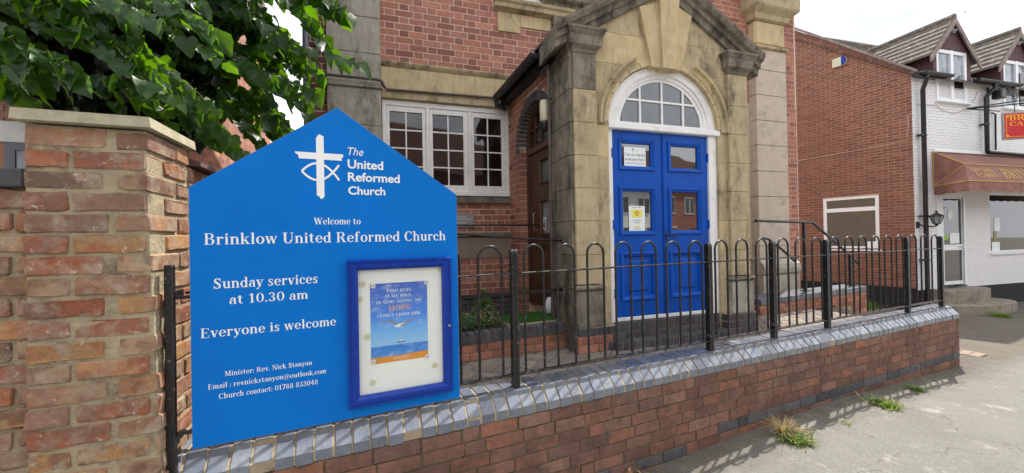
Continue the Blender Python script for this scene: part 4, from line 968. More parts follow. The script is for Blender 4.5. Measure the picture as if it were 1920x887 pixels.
def casement_window(x0, x1, z0, z1, cas, zg0, zg1, nrow, frame_mat, glass, y=0., name='window', fd=.05):
    g = MB(); edges = [x0] + [v for c in cas for v in (c[0], c[1])] + [x1]
    g.box(x0, x1, y, y + .08, z1 - .07, z1, 0, .004); g.box(x0, x1, y - .01, y + .08, z0, z0 + .06, 0, .004)
    g.box(x0, cas[0][0] + .0, y, y + .08, z0 + .06, z1 - .07, 0, .003); g.box(cas[-1][1], x1, y, y + .08, z0 + .06, z1 - .07, 0, .003)
    for a, b in zip(cas[:-1], cas[1:]): g.box(a[1], b[0], y, y + .08, z0 + .06, z1 - .07, 0, .004)
    wdw = part(g, name, M[frame_mat], ch)
    for ca_, cb_, ga, gb in cas:
        c = MB(); c.box(ca_ + .002, ga, y + .012, y + .06, z0 + .062, z1 - .072, 0, .003); c.box(gb, cb_ - .002, y + .012, y + .06, z0 + .062, z1 - .072, 0, .003)
        c.box(ga, gb, y + .0122, y + .06, z0 + .062, zg0, 0, .003); c.box(ga, gb, y + .0122, y + .06, zg1, z1 - .072, 0, .003); c.build('casement', M[frame_mat], wdw)
        xm = (ga + gb) / 2; hb = .009
        b_ = MB(); b_.box(xm - hb, xm + hb, y + .022, y + .045, zg0, zg1); b_.build('glazing_bar', M[frame_mat], wdw)
        for r_ in range(1, nrow):
            zz = zg0 + (zg1 - zg0) * r_ / nrow
            for xa, xb in ((ga, xm - hb), (xm + hb, gb)): b_ = MB(); b_.box(xa, xb, y + .0225, y + .0445, zz - hb, zz + hb); b_.build('glazing_bar', M[frame_mat], wdw)
        for r_ in range(nrow):
            for xa, xb in ((ga, xm - hb), (xm + hb, gb)):
                za = zg0 + (zg1 - zg0) * r_ / nrow + (hb if r_ else 0); zb = zg0 + (zg1 - zg0) * (r_ + 1) / nrow - (hb if r_ < nrow - 1 else 0)
                tl = [random.uniform(-.0011, .0011) for _ in range(3)]
                b_ = MB(); b_.add([(xa, y + .036 + tl[0], za), (xb, y + .036 + tl[1], za), (xb, y + .036 + tl[1] + tl[2], zb), (xa, y + .036 + tl[0] + tl[2], zb)], [(0, 1, 2, 3)]); b_.build('pane', M[glass], wdw)
    return wdw
casement_window(-1.728, .004, 2.205, 3.465, [(-1.672, -1.170, -1.638, -1.216), (-1.118, -.588, -1.076, -.655), (-.546, -.055, -.504, -.102)], 2.352, 3.322, 4, 'white_paint', 'glass_dark', .012)
# upper window: sill, apron and the bottom of the frame
g = MB(); g.prismx([(-.02, 4.87), (-.05, 4.885), (-.10, 4.90), (-.105, 4.955), (-.13, 4.975), (-.14, 5.01), (.1, 5.04), (.1, 4.87)], -.195, 1.05); part(g, 'stone_sill', M['stone'], ch)
g = MB(); g.box(-.13, .203, -.02, .1, 4.59, 4.868, 0, .004); g2 = MB(); g2.box(.206, .70, -.02, .1, 4.69, 4.868, 0, .004); part(g, 'apron_stone', M['stone_warm'], ch); part(g2, 'apron_stone', M['stone_warm'], ch)
casement_window(-.12, 1.05, 5.035, 6.05, [(-.06, .43, 0.0, .38), (.49, .99, .54, .94)], 5.16, 5.9, 3, 'white_paint', 'glass_pale', .03)

# rain pipes of the church
def pipe(path, r, mat, pl=Mn, name='downpipe', brackets=()):
    g = MB(); g.tube(path, r, 12); o = part(g, name, M[mat], ch, pl)
    for i, (x, y, z) in enumerate(brackets): b = MB(); b.box(x - r * 1.5, x + r * 1.5, y - r * 1.25, y + r * 1.6, z - .012, z + .012, 0, .003); b.build('bracket', M[mat], o)
    return o
pipe([(-2.60, -.07, 0.9), (-2.60, -.07, 6.1)], .036, 'pipe_grey', brackets=[(-2.60, -.07, 3.2), (-2.60, -.07, 4.6)])
pipe([(-2.478, -.055, 6.1), (-2.478, -.055, 3.70), (-2.47, -.07, 3.672), (-2.44, -.12, 3.655), (-2.38, -.135, 3.655), (-1.76, -.135, 3.655), (-1.72, -.12, 3.64), (-1.70, -.08, 3.60), (-1.66, -.05, 3.575), (-.12, -.05, 3.60)], .0175, 'pipe_brown', name='waste_pipe', brackets=[(-2.1, -.135, 3.655), (-1.25, -.05, 3.581), (-.45, -.05, 3.594)])
pipe([(.045, -.07, 3.56), (.045, -.07, .50)], .034, 'navy_pipe', brackets=[(.045, -.07, 3.2), (.045, -.07, 2.6), (.045, -.07, 1.9)])
# gutter and fascia of the lobby roof
g = MB(); pr_ = [(-.20 + .062 * math.cos(a), 3.60 + .062 * math.sin(a)) for a in [math.pi + math.pi * k / 10 for k in range(11)]] + [(-.20 + .054 * math.cos(a), 3.604 + .054 * math.sin(a)) for a in [2 * math.pi - math.pi * k / 10 for k in range(11)]]
g.prismx(pr_, .10, 1.40); g.box(1.385, 1.40, -.262, -.138, 3.545, 3.605, 0, .01); gt = part(g, 'gutter', M['black_metal'], ch, S)
g = MB(); g.prismx([(-.135, 3.50), (-.135, 3.67), (-.115, 3.67), (-.02, 3.60), (-.02, 3.50)], .05, 1.52); part(g, 'fascia_board', M['black_metal'], ch, S)
g = MB(); g.prismx([(-.17, 3.665), (-.17, 3.685), (.6, 4.15), (.6, 4.12)], .03, 1.55); part(g, 'lobby_roof', M['roof_tile'], ch, S)
pipe([(.06, -.2, 3.55), (.07, -.2, 3.49), (.09, -.06, 3.43)], .032, 'navy_pipe', S, 'swan_neck')
pipe([(1.20, -.06, 3.46), (1.34, -.06, 3.485), (1.42, -.07, 3.475), (1.455, -.085, 3.44), (1.46, -.085, 3.38), (1.46, -.085, .47)], .019, 'pipe_brown', S, brackets=[(1.46, -.085, 3.1), (1.46, -.085, 2.0), (1.46, -.085, 1.2)])

# ---- the porch front
PC = .68; ARX, ARZ, AZ0 = .715, .66, 2.79
zrow = [.70, 1.08, 1.42, 1.76, 2.09, 2.42, 2.75, 3.08, 3.40, 3.72]
def arch_x(z, side):
    if z <= AZ0: return PC + side * ARX
    t_ = max(0, 1 - ((z - AZ0) / ARZ) ** 2); return PC + side * ARX * math.sqrt(t_)
Ytop = lambda x: 4.46 - .59 * abs(x - PC)
for k in range(len(zrow) - 1):
    a, b = zrow[k] + .0015, zrow[k + 1] - .0015
    for sd_, X in ((-1, -.24), (1, 1.60)):
        zs = [a + (b - a) * i / 8 for i in range(9)]
        inner = [(arch_x(z, sd_), z) for z in zs]
        if a > AZ0 + ARZ: inner = [(PC + sd_ * .001, a), (PC + sd_ * .001, b)]
        pts = [(X, a)] + inner + [(X, b)] if sd_ == -1 else [(X, b)] + inner[::-1] + [(X, a)]
        g = MB(); g.prism(pts, -.04, .06); part(g, 'stone_block', M['stone' if random.random() < .6 else 'stone_warm'], ch, D)
g = MB(); g.prism([(-.24, 3.7215), (1.60, 3.7215), (1.60, 3.80), (PC, 4.36), (-.24, 3.80)], -.04, .06); part(g, 'tympanum', M['stone'], ch, D)
# backing core behind the porch front
g = MB(); g.box(-.40, -.06, .062, .5, .45, 3.72); g.box(1.42, 1.80, .062, 1.3, .45, 3.72)
for (xa, za), (xb, zb) in zip(arcpts(PC, AZ0, ARX, ARZ, 180, 0, 16)[:-1], arcpts(PC, AZ0, ARX, ARZ, 180, 0, 16)[1:]): g.prism([(xa, za + .03), (xb, zb + .03), (xb, 3.8), (xa, 3.8)], .062, .4)
part(g, 'porch_core', M['stone_grey'], ch, D)
# voussoirs lining the arch (soffit seen from below)
for k in range(14):
    a0, a1 = 180 * (k + .03) / 14, 180 * (k + .97) / 14; n = 3
    i1 = arcpts(PC, AZ0, ARX, ARZ, a0, a1, n); i2 = arcpts(PC, AZ0, ARX + .055, ARZ + .055, a0, a1, n)
    g = MB(); g.prism(i1 + i2[::-1], -.052, .055); part(g, 'voussoir', M['stone_warm'], ch, D)
# hood moulding (archivolt)
def mould_arc(a0, a1, n, name, mat, pr):
    g = MB(); rows = []
    for k in range(n + 1):
        a = math.radians(a0 + (a1 - a0) * k / n)
        rows.append([(PC + (ARX + d) * math.cos(a), y, AZ0 + (ARZ + d) * math.sin(a)) for d, y in pr])
    m_ = len(pr); g.add([p for r in rows for p in r], [(m_ * k + i, m_ * k + i + 1, m_ * (k + 1) + i + 1, m_ * (k + 1) + i) for k in range(n) for i in range(m_ - 1)] + [list(range(m_)), [m_ * n + i for i in range(m_)]])
    return part(g, name, M[mat], ch, D)
hp = [(.035, -.035), (.035, -.060), (.055, -.066), (.062, -.052), (.088, -.058), (.096, -.088), (.118, -.094), (.122, -.035)]
for a0, a1 in ((-2, 34), (35, 62), (118, 146), (147, 182)): mould_arc(a0, a1, 10, 'archivolt', 'stone_warm' if a0 in (35,) else 'stone', hp)
# keystone in three pieces
kt = 4.10
for pts, y in [([(.487, 3.40), (.592, 3.40), (.585, kt), (.345, 4.02)], -.085), ([(.594, 3.385), (.766, 3.385), (.822, kt + .06), (.572, kt + .06)], -.125), ([(.768, 3.40), (.862, 3.40), (1.02, 4.02), (.822, kt)], -.085)]:
    g = MB(); g.prism(pts, y, .02); part(g, 'keystone', M['stone_warm'], ch, D)
# pilasters, plinths and capitals of the porch
for sx0, sx1, side in ((-.442, -.185, -1), (1.515, 1.80, 1)):
    for a, b in zip([.72, 1.125, 1.42, 1.76, 2.09, 2.42, 2.75, 3.08][:-1], [.72, 1.125, 1.42, 1.76, 2.09, 2.42, 2.75, 3.08][1:]):
        if a < 1: continue
        g = MB(); g.box(sx0, sx1, -.08, .30, a + .0015, b - .0015, 0, .004); part(g, 'stone_block', M['stone'], ch, D)
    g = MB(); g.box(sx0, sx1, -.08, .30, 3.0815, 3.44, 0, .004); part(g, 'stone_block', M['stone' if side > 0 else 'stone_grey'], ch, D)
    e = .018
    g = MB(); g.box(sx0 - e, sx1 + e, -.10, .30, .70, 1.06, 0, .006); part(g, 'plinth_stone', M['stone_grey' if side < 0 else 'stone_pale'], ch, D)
    n = 8; pr_ = [(e + .016 + .022 * math.sin(math.pi * k / n) - .016, 1.062 + .055 * k / n) for k in range(n + 1)]
    vs = []; 
    for d, z in pr_: vs += [(sx0 - d, -.08 - d, z), (sx1 + d, -.08 - d, z), (sx1 + d, .30, z), (sx0 - d, .30, z)]
    g = MB(); g.add(vs, [(4 * i + j, 4 * i + (j + 1) % 4, 4 * (i + 1) + (j + 1) % 4, 4 * (i + 1) + j) for i in range(n) for j in range(4)] + [(0, 1, 2, 3), [4 * n + i for i in range(4)]]); part(g, 'torus_moulding', M['stone_grey'], ch, D)
    cs = [(0, 3.442), (.006, 3.45), (.012, 3.475), (.04, 3.50), (.05, 3.508), (.052, 3.60), (.06, 3.61), (.075, 3.64), (.085, 3.65), (.085, 3.672)]
    vs = []
    for d, z in cs: vs += [(sx0 - d, -.08 - d, z), (sx1 + d, -.08 - d, z), (sx1 + d, .30, z), (sx0 - d, .30, z)]
    n = len(cs); g = MB(); g.add(vs, [(4 * i + j, 4 * i + (j + 1) % 4, 4 * (i + 1) + (j + 1) % 4, 4 * (i + 1) + j) for i in range(n - 1) for j in range(4)] + [(0, 1, 2, 3), [4 * n - 4 + i for i in range(4)]]); part(g, 'capital', M['stone_grey'], ch, D)
# raking cornice
def rake(side, cuts):
    prof = [(.0, -.02), (.0, -.075), (.06, -.085), (.065, -.11), (.115, -.115), (.125, -.15), (.16, -.17), (.19, -.175), (.20, .35), (.0, .35)]
    for u0, u1 in cuts:
        g = MB(); rows = []
        for u in (u0, u1):
            rows.append([(PC + side * u, y, 4.47 - .235 + d * 1.16 - .59 * u) for d, y in prof])
        n = len(prof); g.add(rows[0] + rows[1], [(i, (i + 1) % n, n + (i + 1) % n, n + i) for i in range(n)] + [list(range(n)), [n + i for i in range(n)][::-1]])
        part(g, 'pediment_cornice', M['stone_grey'], ch, D)
rake(-1, [(.001, .55), (.553, 1.31)]); rake(1, [(.001, .48), (.483, .93), (.933, 1.30)])
g = MB(); g.prism([(-.62, 3.70), (PC, 4.46), (2.0, 3.70)], .36, 1.5); part(g, 'porch_roof', M['stone_grey'], ch, D)
# brick base of the porch and the blue brick steps
bs = BrickSet(ch, 'base_brick', 80)
lay(bs, D, -.458, -.02, .45, .70, -.115, .1, 'blue_brick_dull', H=.073, J=.010, L=.215, matf=lambda x, z: 'church_brick' if x < -.2 and z < .62 else 'blue_brick_dull')
lay(bs, D, 1.40, 1.85, .45, .70, -.115, .1, 'blue_brick_dull', H=.073, J=.010, L=.215)
PSd = Pl(D.W(-.458, 0, -.015), ang=math.degrees(S.a)); lay(bs, PSd, -.45, -.004, .45, .70, -.0, .1, 'church_brick', H=.073, J=.010, L=.215)
bs.flush()
g = MB(); g.box(-.45, -.022, -.104, .3, .45, .698); g.box(1.402, 1.84, -.104, .3, .45, .698); g.box(-.021, 1.40, -.035, .3, .45, .698); part(g, 'base_core', M['pale_mortar'], ch, D)
x = -.005
while x < 1.36: g = MB(); g.box(x, x + .066, -.045, .09, .605, .703, 0, .003); part(g, 'step_brick', M['blue_brick_dull'], ch, D); x += .0765
x = -.1
k = 0
while x < 1.36:
    l = [.215, .1][k % 2]; a, b = max(x, -.005), min(x + l, 1.37); k += 1
    if b - a > .03: g = MB(); g.box(a, b, -.045, .05, .528, .597, 0, .003); part(g, 'step_brick', M['blue_brick_dull'], ch, D)
    x += l + .011
x = -.06
while x < 1.36: g = MB(); g.box(x, x + .066, -.165, -.048, .452, .535, 0, .003); part(g, 'step_brick', M['blue_brick_dull'], ch, D); x += .0765
g = MB(); g.box(-.055, 1.37, -.158, -.046, .44, .528); part(g, 'step_mortar', M['pale_mortar'], ch, D)

# ---- blue double doors
DW0, DWm, DW1, DZ0, DZ1 = .036, .662, 1.283, .745, 2.722
g = MB(); g.box(-.035, .033, .0, .08, .70, DZ1 + .005); g.box(1.286, 1.395, -.012, .08, .70, DZ1 + .005, 0, .003); g.box(.033, 1.286, -.002, .06, .706, .742, 0, .003)
g.prismx([(-.035, DZ1 + .004), (-.045, DZ1 + .012), (-.045, DZ1 + .062), (-.03, DZ1 + .075), (.0, DZ1 + .08), (.08, DZ1 + .08), (.08, DZ1 + .004)], -.03, 1.425)
dfm = part(g, 'door_frame', M['white_paint_bright'], ch, D)
def leaf(x0, x1, wins, name='door_leaf'):
    g = MB(); y0, y1 = .012, .055
    (wa, wb) = wins
    g.box(x0, wa, y0, y1, DZ0, DZ1, 0, .002); g.box(wb, x1, y0, y1, DZ0, DZ1, 0, .002)
    zs = [(DZ0, .955), (1.385, 1.652), (2.082, 2.348), (2.594, DZ1)]
    for a, b in zs: g.box(wa, wb, y0 + .0001, y1, a, b)
    o = part(g, name, M['blue_door'], ch, D)
    for a, b in ((1.652, 2.082), (2.348, 2.594)):
        q = MB(); q.box(wa, wb, .030, .034, a, b); q.build('pane', M['glass_door'], o)
        q = MB(); frame(q, wa - .045, wb + .045, a - .042, b + .045, [(0, .0125), (.0, .0), (.008, -.006), (.022, -.004), (.026, .004), (.040, .008), (.046, .020), (.048, .030)]); q.build('moulding', M['blue_door'], o)
    q = MB(); q.box(wa, wb, .034, .044, .955, 1.385); q.build('lower_panel', M['blue_door'], o)
    q = MB(); frame(q, wa - .045, wb + .045, .955 - .042, 1.385 + .042, [(0, .0125), (.0, .0), (.008, -.006), (.022, -.004), (.026, .004), (.040, .010), (.05, .034)]); q.build('moulding', M['blue_door'], o)
    q = MB(); frame(q, wa + .045, wb - .045, 1.0, 1.34, [(0, .034), (.02, .022), (.03, .022)]); q.box(wa + .074, wb - .074, .0222, .03, 1.029, 1.311); q.build('raised_field', M['blue_door'], o)
    return o
l1 = leaf(DW0, DWm - .0015, (.158, .521)); l2 = leaf(DWm + .0015, DW1, (.784, 1.150))
for o, x in ((l1, DW0 - .006), (l2, DW1 + .002)):
    for z in (2.48, 1.72, 1.0): q = MB(); q.tube([(x, .004, z - .05), (x, .004, z + .05)], .010, 8); q.build('hinge', M['blue_door'], o)
q = MB(); q.box(.672, .702, .004, .012, 1.52, 1.66, 0, .002); q.tube([(.687, .004, 1.60), (.687, -.035, 1.60), (.79, -.035, 1.585)], .008, 8); q.tube([(.687, .004, 1.56), (.687, -.012, 1.56)], .010, 10); q.build('lever_handle', M['black_metal'], l2)
q = MB(); q.box(.664, .674, -.004, .012, DZ0, DZ1 - .002, 0, .002); q.build('meeting_bead', M['blue_door'], l2)

# ---- fanlight
FZ = DZ1 + .08
def ring(r1x, r1z, r2x, r2z, y0, y1, name, mat, parent=None, z0=FZ, cx=.69, n=28):
    o_ = [(cx + r1x * math.cos(math.pi * (1 - k / n)), z0 + r1z * math.sin(math.pi * (1 - k / n))) for k in range(n + 1)]
    i_ = [(cx + r2x * math.cos(math.pi * (1 - k / n)), z0 + r2z * math.sin(math.pi * (1 - k / n))) for k in range(n + 1)]
    g = MB()
    for k in range(n): g.prism([o_[k], o_[k + 1], i_[k + 1], i_[k]], y0, y1)
    return part(g, name, M[mat], ch, D) if parent is None else g.build(name, M[mat], parent)
fl_ = ring(.702, .645, .612, .565, -.004, .08, 'fanlight', 'white_paint_bright')
ring(.612, .565, .575, .528, .016, .08, 'inner_rim', 'white_paint_bright', fl_); ring(.575, .528, .535, .495, .032, .08, 'casement_rim', 'white_paint_bright', fl_)
g = MB(); g.box(.11, 1.27, .02, .07, FZ, FZ + .025); g.build('bottom_rail', M['white_paint_bright'], fl_)
vx = [.69 - .285, .69, .69 + .285]; hz = 3.075; Rx, Rz = .54, .50
for x in vx: g = MB(); g.box(x - .010, x + .010, .025, .055, FZ + .025, FZ + Rz * math.sqrt(1 - ((x - .69) / Rx) ** 2)); g.build('glazing_bar', M['white_paint_bright'], fl_)
hx = Rx * math.sqrt(1 - ((hz - FZ) / Rz) ** 2)
g = MB(); g.box(.69 - hx, .69 + hx, .026, .054, hz - .010, hz + .010); g.build('glazing_bar', M['white_paint_bright'], fl_)
xs4 = [.69 - Rx] + vx + [.69 + Rx]
for a, b in zip(xs4[:-1], xs4[1:]):
    for lo, hi in ((FZ + .02, hz), (hz, 9)):
        pts = []
        for k in range(9):
            x = a + (b - a) * k / 8; t_ = max(0, 1 - ((x - .69) / Rx) ** 2); top = min(hi, FZ + Rz * math.sqrt(t_))
            if top > lo: pts.append((x, top))
        if len(pts) < 2: continue
        pts = [(pts[0][0], lo)] + pts + [(pts[-1][0], lo)]
        g = MB(); tx = random.uniform(-.004, .004); g.prism(pts, .042, .044); g.build('pane', M['glass_fan'], fl_)

# notices taped inside the door panes
n1 = mk('door_notice', D, 'white notice reading You are always welcome here, in the upper left door pane', 'notice')
q = MB(); q.box(.192, .462, .0245, .0255, 2.353, 2.556); part(q, 'sheet', M['paper'], n1)
for t_, z in (('You are always', 2.462), ('welcome here', 2.412)):
    q = serif_text(t_, .202, .454, z, .030, .0242); part(q, 'lettering', M['ink'], n1)
q = MB(); q.add([(.30, .0240, 2.505), (.306, .0240, 2.505), (.306, .0240, 2.55), (.30, .0240, 2.55)], [(0, 1, 2, 3)]); q.add([(.288, .0239, 2.532), (.318, .0239, 2.532), (.318, .0239, 2.537), (.288, .0239, 2.537)], [(0, 1, 2, 3)]); q.add([(.33, .0239, 2.522), (.37, .0239, 2.522), (.37, .0239, 2.525), (.33, .0239, 2.525)], [(0, 1, 2, 3)])
for z in (2.388, 2.376): q.add([(.215, .0239, z), (.44, .0239, z), (.44, .0239, z + .003), (.215, .0239, z + .003)], [(0, 1, 2, 3)])
part(q, 'small_print', M['ink'], n1)
n2 = mk('door_notice', D, 'white notice with a yellow picture, low in the middle left door pane', 'notice')
q = MB(); q.box(.236, .437, .0245, .0255, 1.655, 1.924); part(q, 'sheet', M['paper'], n2)
pale_y = paint('pale_yellow_print', (240, 236, 110), .5, .05, 0)
q = MB(); q.add([(.268, .0243, 1.80), (.405, .0243, 1.80), (.405, .0243, 1.885), (.268, .0243, 1.885)], [(0, 1, 2, 3)]); q.add([(.30, .0243, 1.69), (.375, .0243, 1.69), (.375, .0243, 1.708), (.30, .0243, 1.708)], [(0, 1, 2, 3)]); part(q, 'yellow_print', pale_y, n2)
q = MB()
for a in range(16):
    t0, t1 = a * math.pi / 8, (a + 1) * math.pi / 8; q.add([(.336 + r_ * math.cos(t_), .0240, 1.846 + r_ * math.sin(t_)) for r_, t_ in ((.026, t0), (.026, t1), (.020, t1), (.020, t0))], [(0, 1, 2, 3)])
q.add([(.334, .0239, 1.815), (.339, .0239, 1.815), (.339, .0239, 1.878), (.334, .0239, 1.878)], [(0, 1, 2, 3)]); q.add([(.318, .0238, 1.848), (.355, .0238, 1.848), (.355, .0238, 1.853), (.318, .0238, 1.853)], [(0, 1, 2, 3)])
part(q, 'emblem', M['sign_red'], n2)
q = MB()
for z, w_ in ((1.767, .055), (1.745, .04), (1.905, .06), (1.672, .045)): q.add([(.336 - w_, .0240, z), (.336 + w_, .0240, z), (.336 + w_, .0240, z + .006), (.336 - w_, .0240, z + .006)], [(0, 1, 2, 3)])
part(q, 'small_print', M['alu'], n2)

# ---- slate plaque, bulkhead lamp
pq = mk('wall_plaque', Mn, 'small grey plaque on the brickwork below the white window', 'plaque')
q = MB(); q.box(-1.02, -.53, -.03, -.002, 1.765, 1.962, 0, .004); part(q, 'plate', M['alu'], pq)
for z in (1.90, 1.87, 1.82): q = serif_text('United Reformed Church' if z == 1.87 else 'Church Hall', -.98 if z == 1.87 else -.9, -.57 if z == 1.87 else -.65, z, .018, -.0305); part(q, 'lettering', M['paper'], pq)
lp = mk('bulkhead_lamp', S, 'cream cylindrical outdoor lamp on the brick beside the arched side door', 'lamp')
q = MB(); q.lathe([(.048, 0), (.055, .02), (.055, .215), (.048, .232), (.02, .236)], 18, (1.352, -.085, 2.875)); part(q, 'diffuser', M['cream'], lp)
q = MB(); q.lathe([(.030, -.10), (.045, -.085), (.052, -.03), (.058, -.002)], 18, (1.352, -.085, 2.875)); q.box(1.33, 1.375, -.085, -.0, 2.80, 2.86); part(q, 'base', M['black_metal'], lp)

# ================================================================== planter beside the porch
PLN = Pl(gnd(871, 680, YZ), 2700)
pl = mk('planter', PLN, 'low brick planter with blue brick coping, between railing and arched side door', 'planter')
bs = BrickSet(pl, 'brick', 200); X0, X1 = -.62, 1.30
lay(bs, PLN, X0, X1, YZ, YZ + .155, 0, .1, 'planter_brick', H=.068, J=.010, jit=.002)
PE = Pl(PLN.W(X1, 0, 0), ang=math.degrees(PLN.a) + 90); lay(bs, PE, .105, .52, YZ, YZ + .155, 0, .1, 'planter_brick', H=.068, J=.010)
bs.flush()
q = MB(); q.box(X0, X1 - .012, .010, .62, YZ - .1, YZ + .24); part(q, 'mortar_core', M['pale_mortar'], pl)
q = MB(); q.box(X0, X1 - .13, .11, .62, YZ + .2401, YZ + .246); part(q, 'soil', M['soil'], pl)
x = X1 - .072
while x > X0: q = MB(); q.box(x, x + .070, -.004, .105, YZ + .157, YZ + .262, 0, .004); part(q, 'coping_brick', M['blue_brick_dull'], pl); x -= .0795
y = .115
while y < .6: q = MB(); q.box(X1 - .105, X1, y, y + .070, YZ + .157, YZ + .262, 0, .004); part(q, 'coping_brick', M['blue_brick_dull'], pl); y += .0795
PZ = YZ + .262

# handrails standing on the planter
hr_ = mk('planter_handrail', PLN, 'thin black metal handrail with one post standing on the planter edge', 'handrail')
sx, sz = PLN.px(1075, 600, .05); s455 = PLN.px(1075, 455, .05)[1]
q = MB(); q.box(sx - .012, sx + .012, .038, .062, PZ, s455); part(q, 'post', M['rail_metal'], hr_)
a = PLN.px(860, 442, .05); b = PLN.px(1085, 454, .05); q = MB(); q.tube([(a[0] - .4, .05, a[1] + .05), (b[0], .05, b[1])], .010, 8); part(q, 'top_rail', M['rail_metal'], hr_)
a = PLN.px(860, 553, .05); b = PLN.px(1075, 551, .05); q = MB(); q.box(a[0] - .4, b[0] - .013, .04, .06, a[1] - .018 - .02, a[1] + .012 - .02); part(q, 'lower_rail', M['rail_metal'], hr_)
hr2 = mk('wall_handrail', Mn, 'thin dark handrail crossing in front of the plaque to the grey pipe', 'handrail')
a = Mn.px(860, 422, -.75); b = Mn.px(1034, 422, -.75); q = MB(); q.tube([(a[0] - .5, -.75, a[1]), (b[0], -.75, b[1])], .011, 8); part(q, 'rail', M['rail_metal'], hr2)
q = MB(); q.tube([(b[0], -.75, b[1]), (b[0], -.75, YZ + .2)], .011, 8); part(q, 'post', M['rail_metal'], hr2)

# ------------------------------------------------------------------ plants and leaves
def blade(mb, x, y, z, h, w_, az, lean, mi=0, n=3, rnd=.3):
    dx, dy = math.cos(az), math.sin(az); px, py = -dy, dx; vs = []
    for i in range(n + 1):
        t = i / n; d = lean * t * t * h; ww = w_ * (1 - t * .9) / 2
        vs += [(x + dx * d - px * ww, y + dy * d - py * ww, z + h * t * (1 - .25 * lean * t)), (x + dx * d + px * ww, y + dy * d + py * ww, z + h * t * (1 - .25 * lean * t))]
    mb.add(vs, [(2 * i, 2 * i + 1, 2 * i + 3, 2 * i + 2) for i in range(n)], mi, True, rnd)
def small_leaf(mb, c, size, mi=0, up=.5):
    d = rs.normal(size=3); d /= np.linalg.norm(d); d[2] = abs(d[2]) * up; d /= np.linalg.norm(d)
    s_ = np.cross(d, rs.normal(size=3)); s_ /= np.linalg.norm(s_); c = np.array(c)
    mb.add([c, c + d * size * .5 + s_ * size * .25, c + d * size, c + d * size * .5 - s_ * size * .25], [(0, 1, 2, 3)], mi, False, rs.rand() * .98 + .01)
# artificial grass mat
gm = mk('grass_mat', PLN, 'rectangle of bright green artificial grass lying in the planter', 'artificial grass')
p0 = PLN.loc(gnd(975, 612, PZ + .02)); g0 = PLN.loc(gnd(930, 612, PZ)); 
q = MB(); q.box(.50, 1.03, .115, .55, PZ - .016, PZ + .018); part(q, 'backing', M['cream'], gm)
q = MB()
for _ in range(9000):
    x, y = rs.uniform(.50, 1.03), rs.uniform(.10, .53); blade(q, x, y, PZ + .016, rs.uniform(.02, .036), .0035, rs.uniform(0, 6.28), rs.uniform(.1, .9), 0, 1, rs.rand() * .98 + .01)
part(q, 'pile', M['turf'], gm, kind='stuff')
# conical shrub and the flowering edging plants
cs_ = mk('conifer_shrub', PLN, 'small dark green bushy conifer growing in the planter', 'shrub')
q = MB(); cx0, cy0 = .30, .33
for _ in range(26): a = rs.uniform(0, 6.28); r_ = rs.uniform(.02, .16); q.tube([(cx0, cy0, PZ - .02), (cx0 + r_ * .5 * math.cos(a), cy0 + r_ * .5 * math.sin(a), PZ + .13), (cx0 + r_ * math.cos(a), cy0 + r_ * math.sin(a), PZ + .16 + (.16 - r_) * 1.1)], .003, 4, cap=False)
part(q, 'stems', M['twig'], cs_)
q = MB()
for _ in range(3200):
    t = rs.rand() ** .8; a = rs.uniform(0, 6.28); r_ = (.16 * (1 - t) + .02) * math.sqrt(rs.rand()) * 1.15; small_leaf(q, (cx0 + r_ * math.cos(a), cy0 + r_ * math.sin(a), PZ + t * .34), rs.uniform(.012, .026), 0, 1.5)
part(q, 'foliage', M['shrub'], cs_, kind='stuff')
fp = mk('flowering_plant', PLN, 'trailing green plant with violet and cream flowers over the planter\'s left edge', 'plant')
q = MB()
for _ in range(3600):
    t = rs.rand(); x = rs.normal(-.08, .17); y = rs.uniform(.06, .42); h = max(.0, .15 - abs(x + .05) * .2) * rs.rand() + .01; small_leaf(q, (x, y, PZ + h), rs.uniform(.014, .03), 0, .9)
part(q, 'foliage', M['shrub'], fp, kind='stuff')
q = MB()
for _ in range(150): x = rs.normal(.0, .10); small_leaf(q, (x, rs.uniform(.03, .25), PZ + rs.uniform(.03, .13)), rs.uniform(.010, .016), 0, .6)
part(q, 'violet_flowers', M['petal'], fp, kind='stuff')
q = MB()
for _ in range(160): x = rs.normal(.24, .09); small_leaf(q, (x, rs.uniform(.05, .25), PZ + rs.uniform(.05, .22)), rs.uniform(.014, .022), 0, .6)
part(q, 'cream_flowers', M['petal_cream'], fp, kind='stuff')
# white plastic flagon behind the mat
P6 = PLN.loc(gnd(1031, 588, PZ)); wj = mk('plastic_flagon', PLN, 'white plastic container standing in the planter beside the porch', 'container')
q = MB(); q.lathe([(.035, 0), (.05, .01), (.052, .09), (.045, .15), (.028, .185), (.02, .19)], 16, (P6[0], P6[1], PZ)); part(q, 'body', M['white_upvc'], wj)
q = MB(); q.tube([(P6[0] + .055, P6[1], PZ + .03), (P6[0] + .075, P6[1] - .01, PZ + .03), (P6[0] + .065, P6[1] - .01, PZ + .12)], .007, 8); part(q, 'handle', M['white_upvc'], wj)

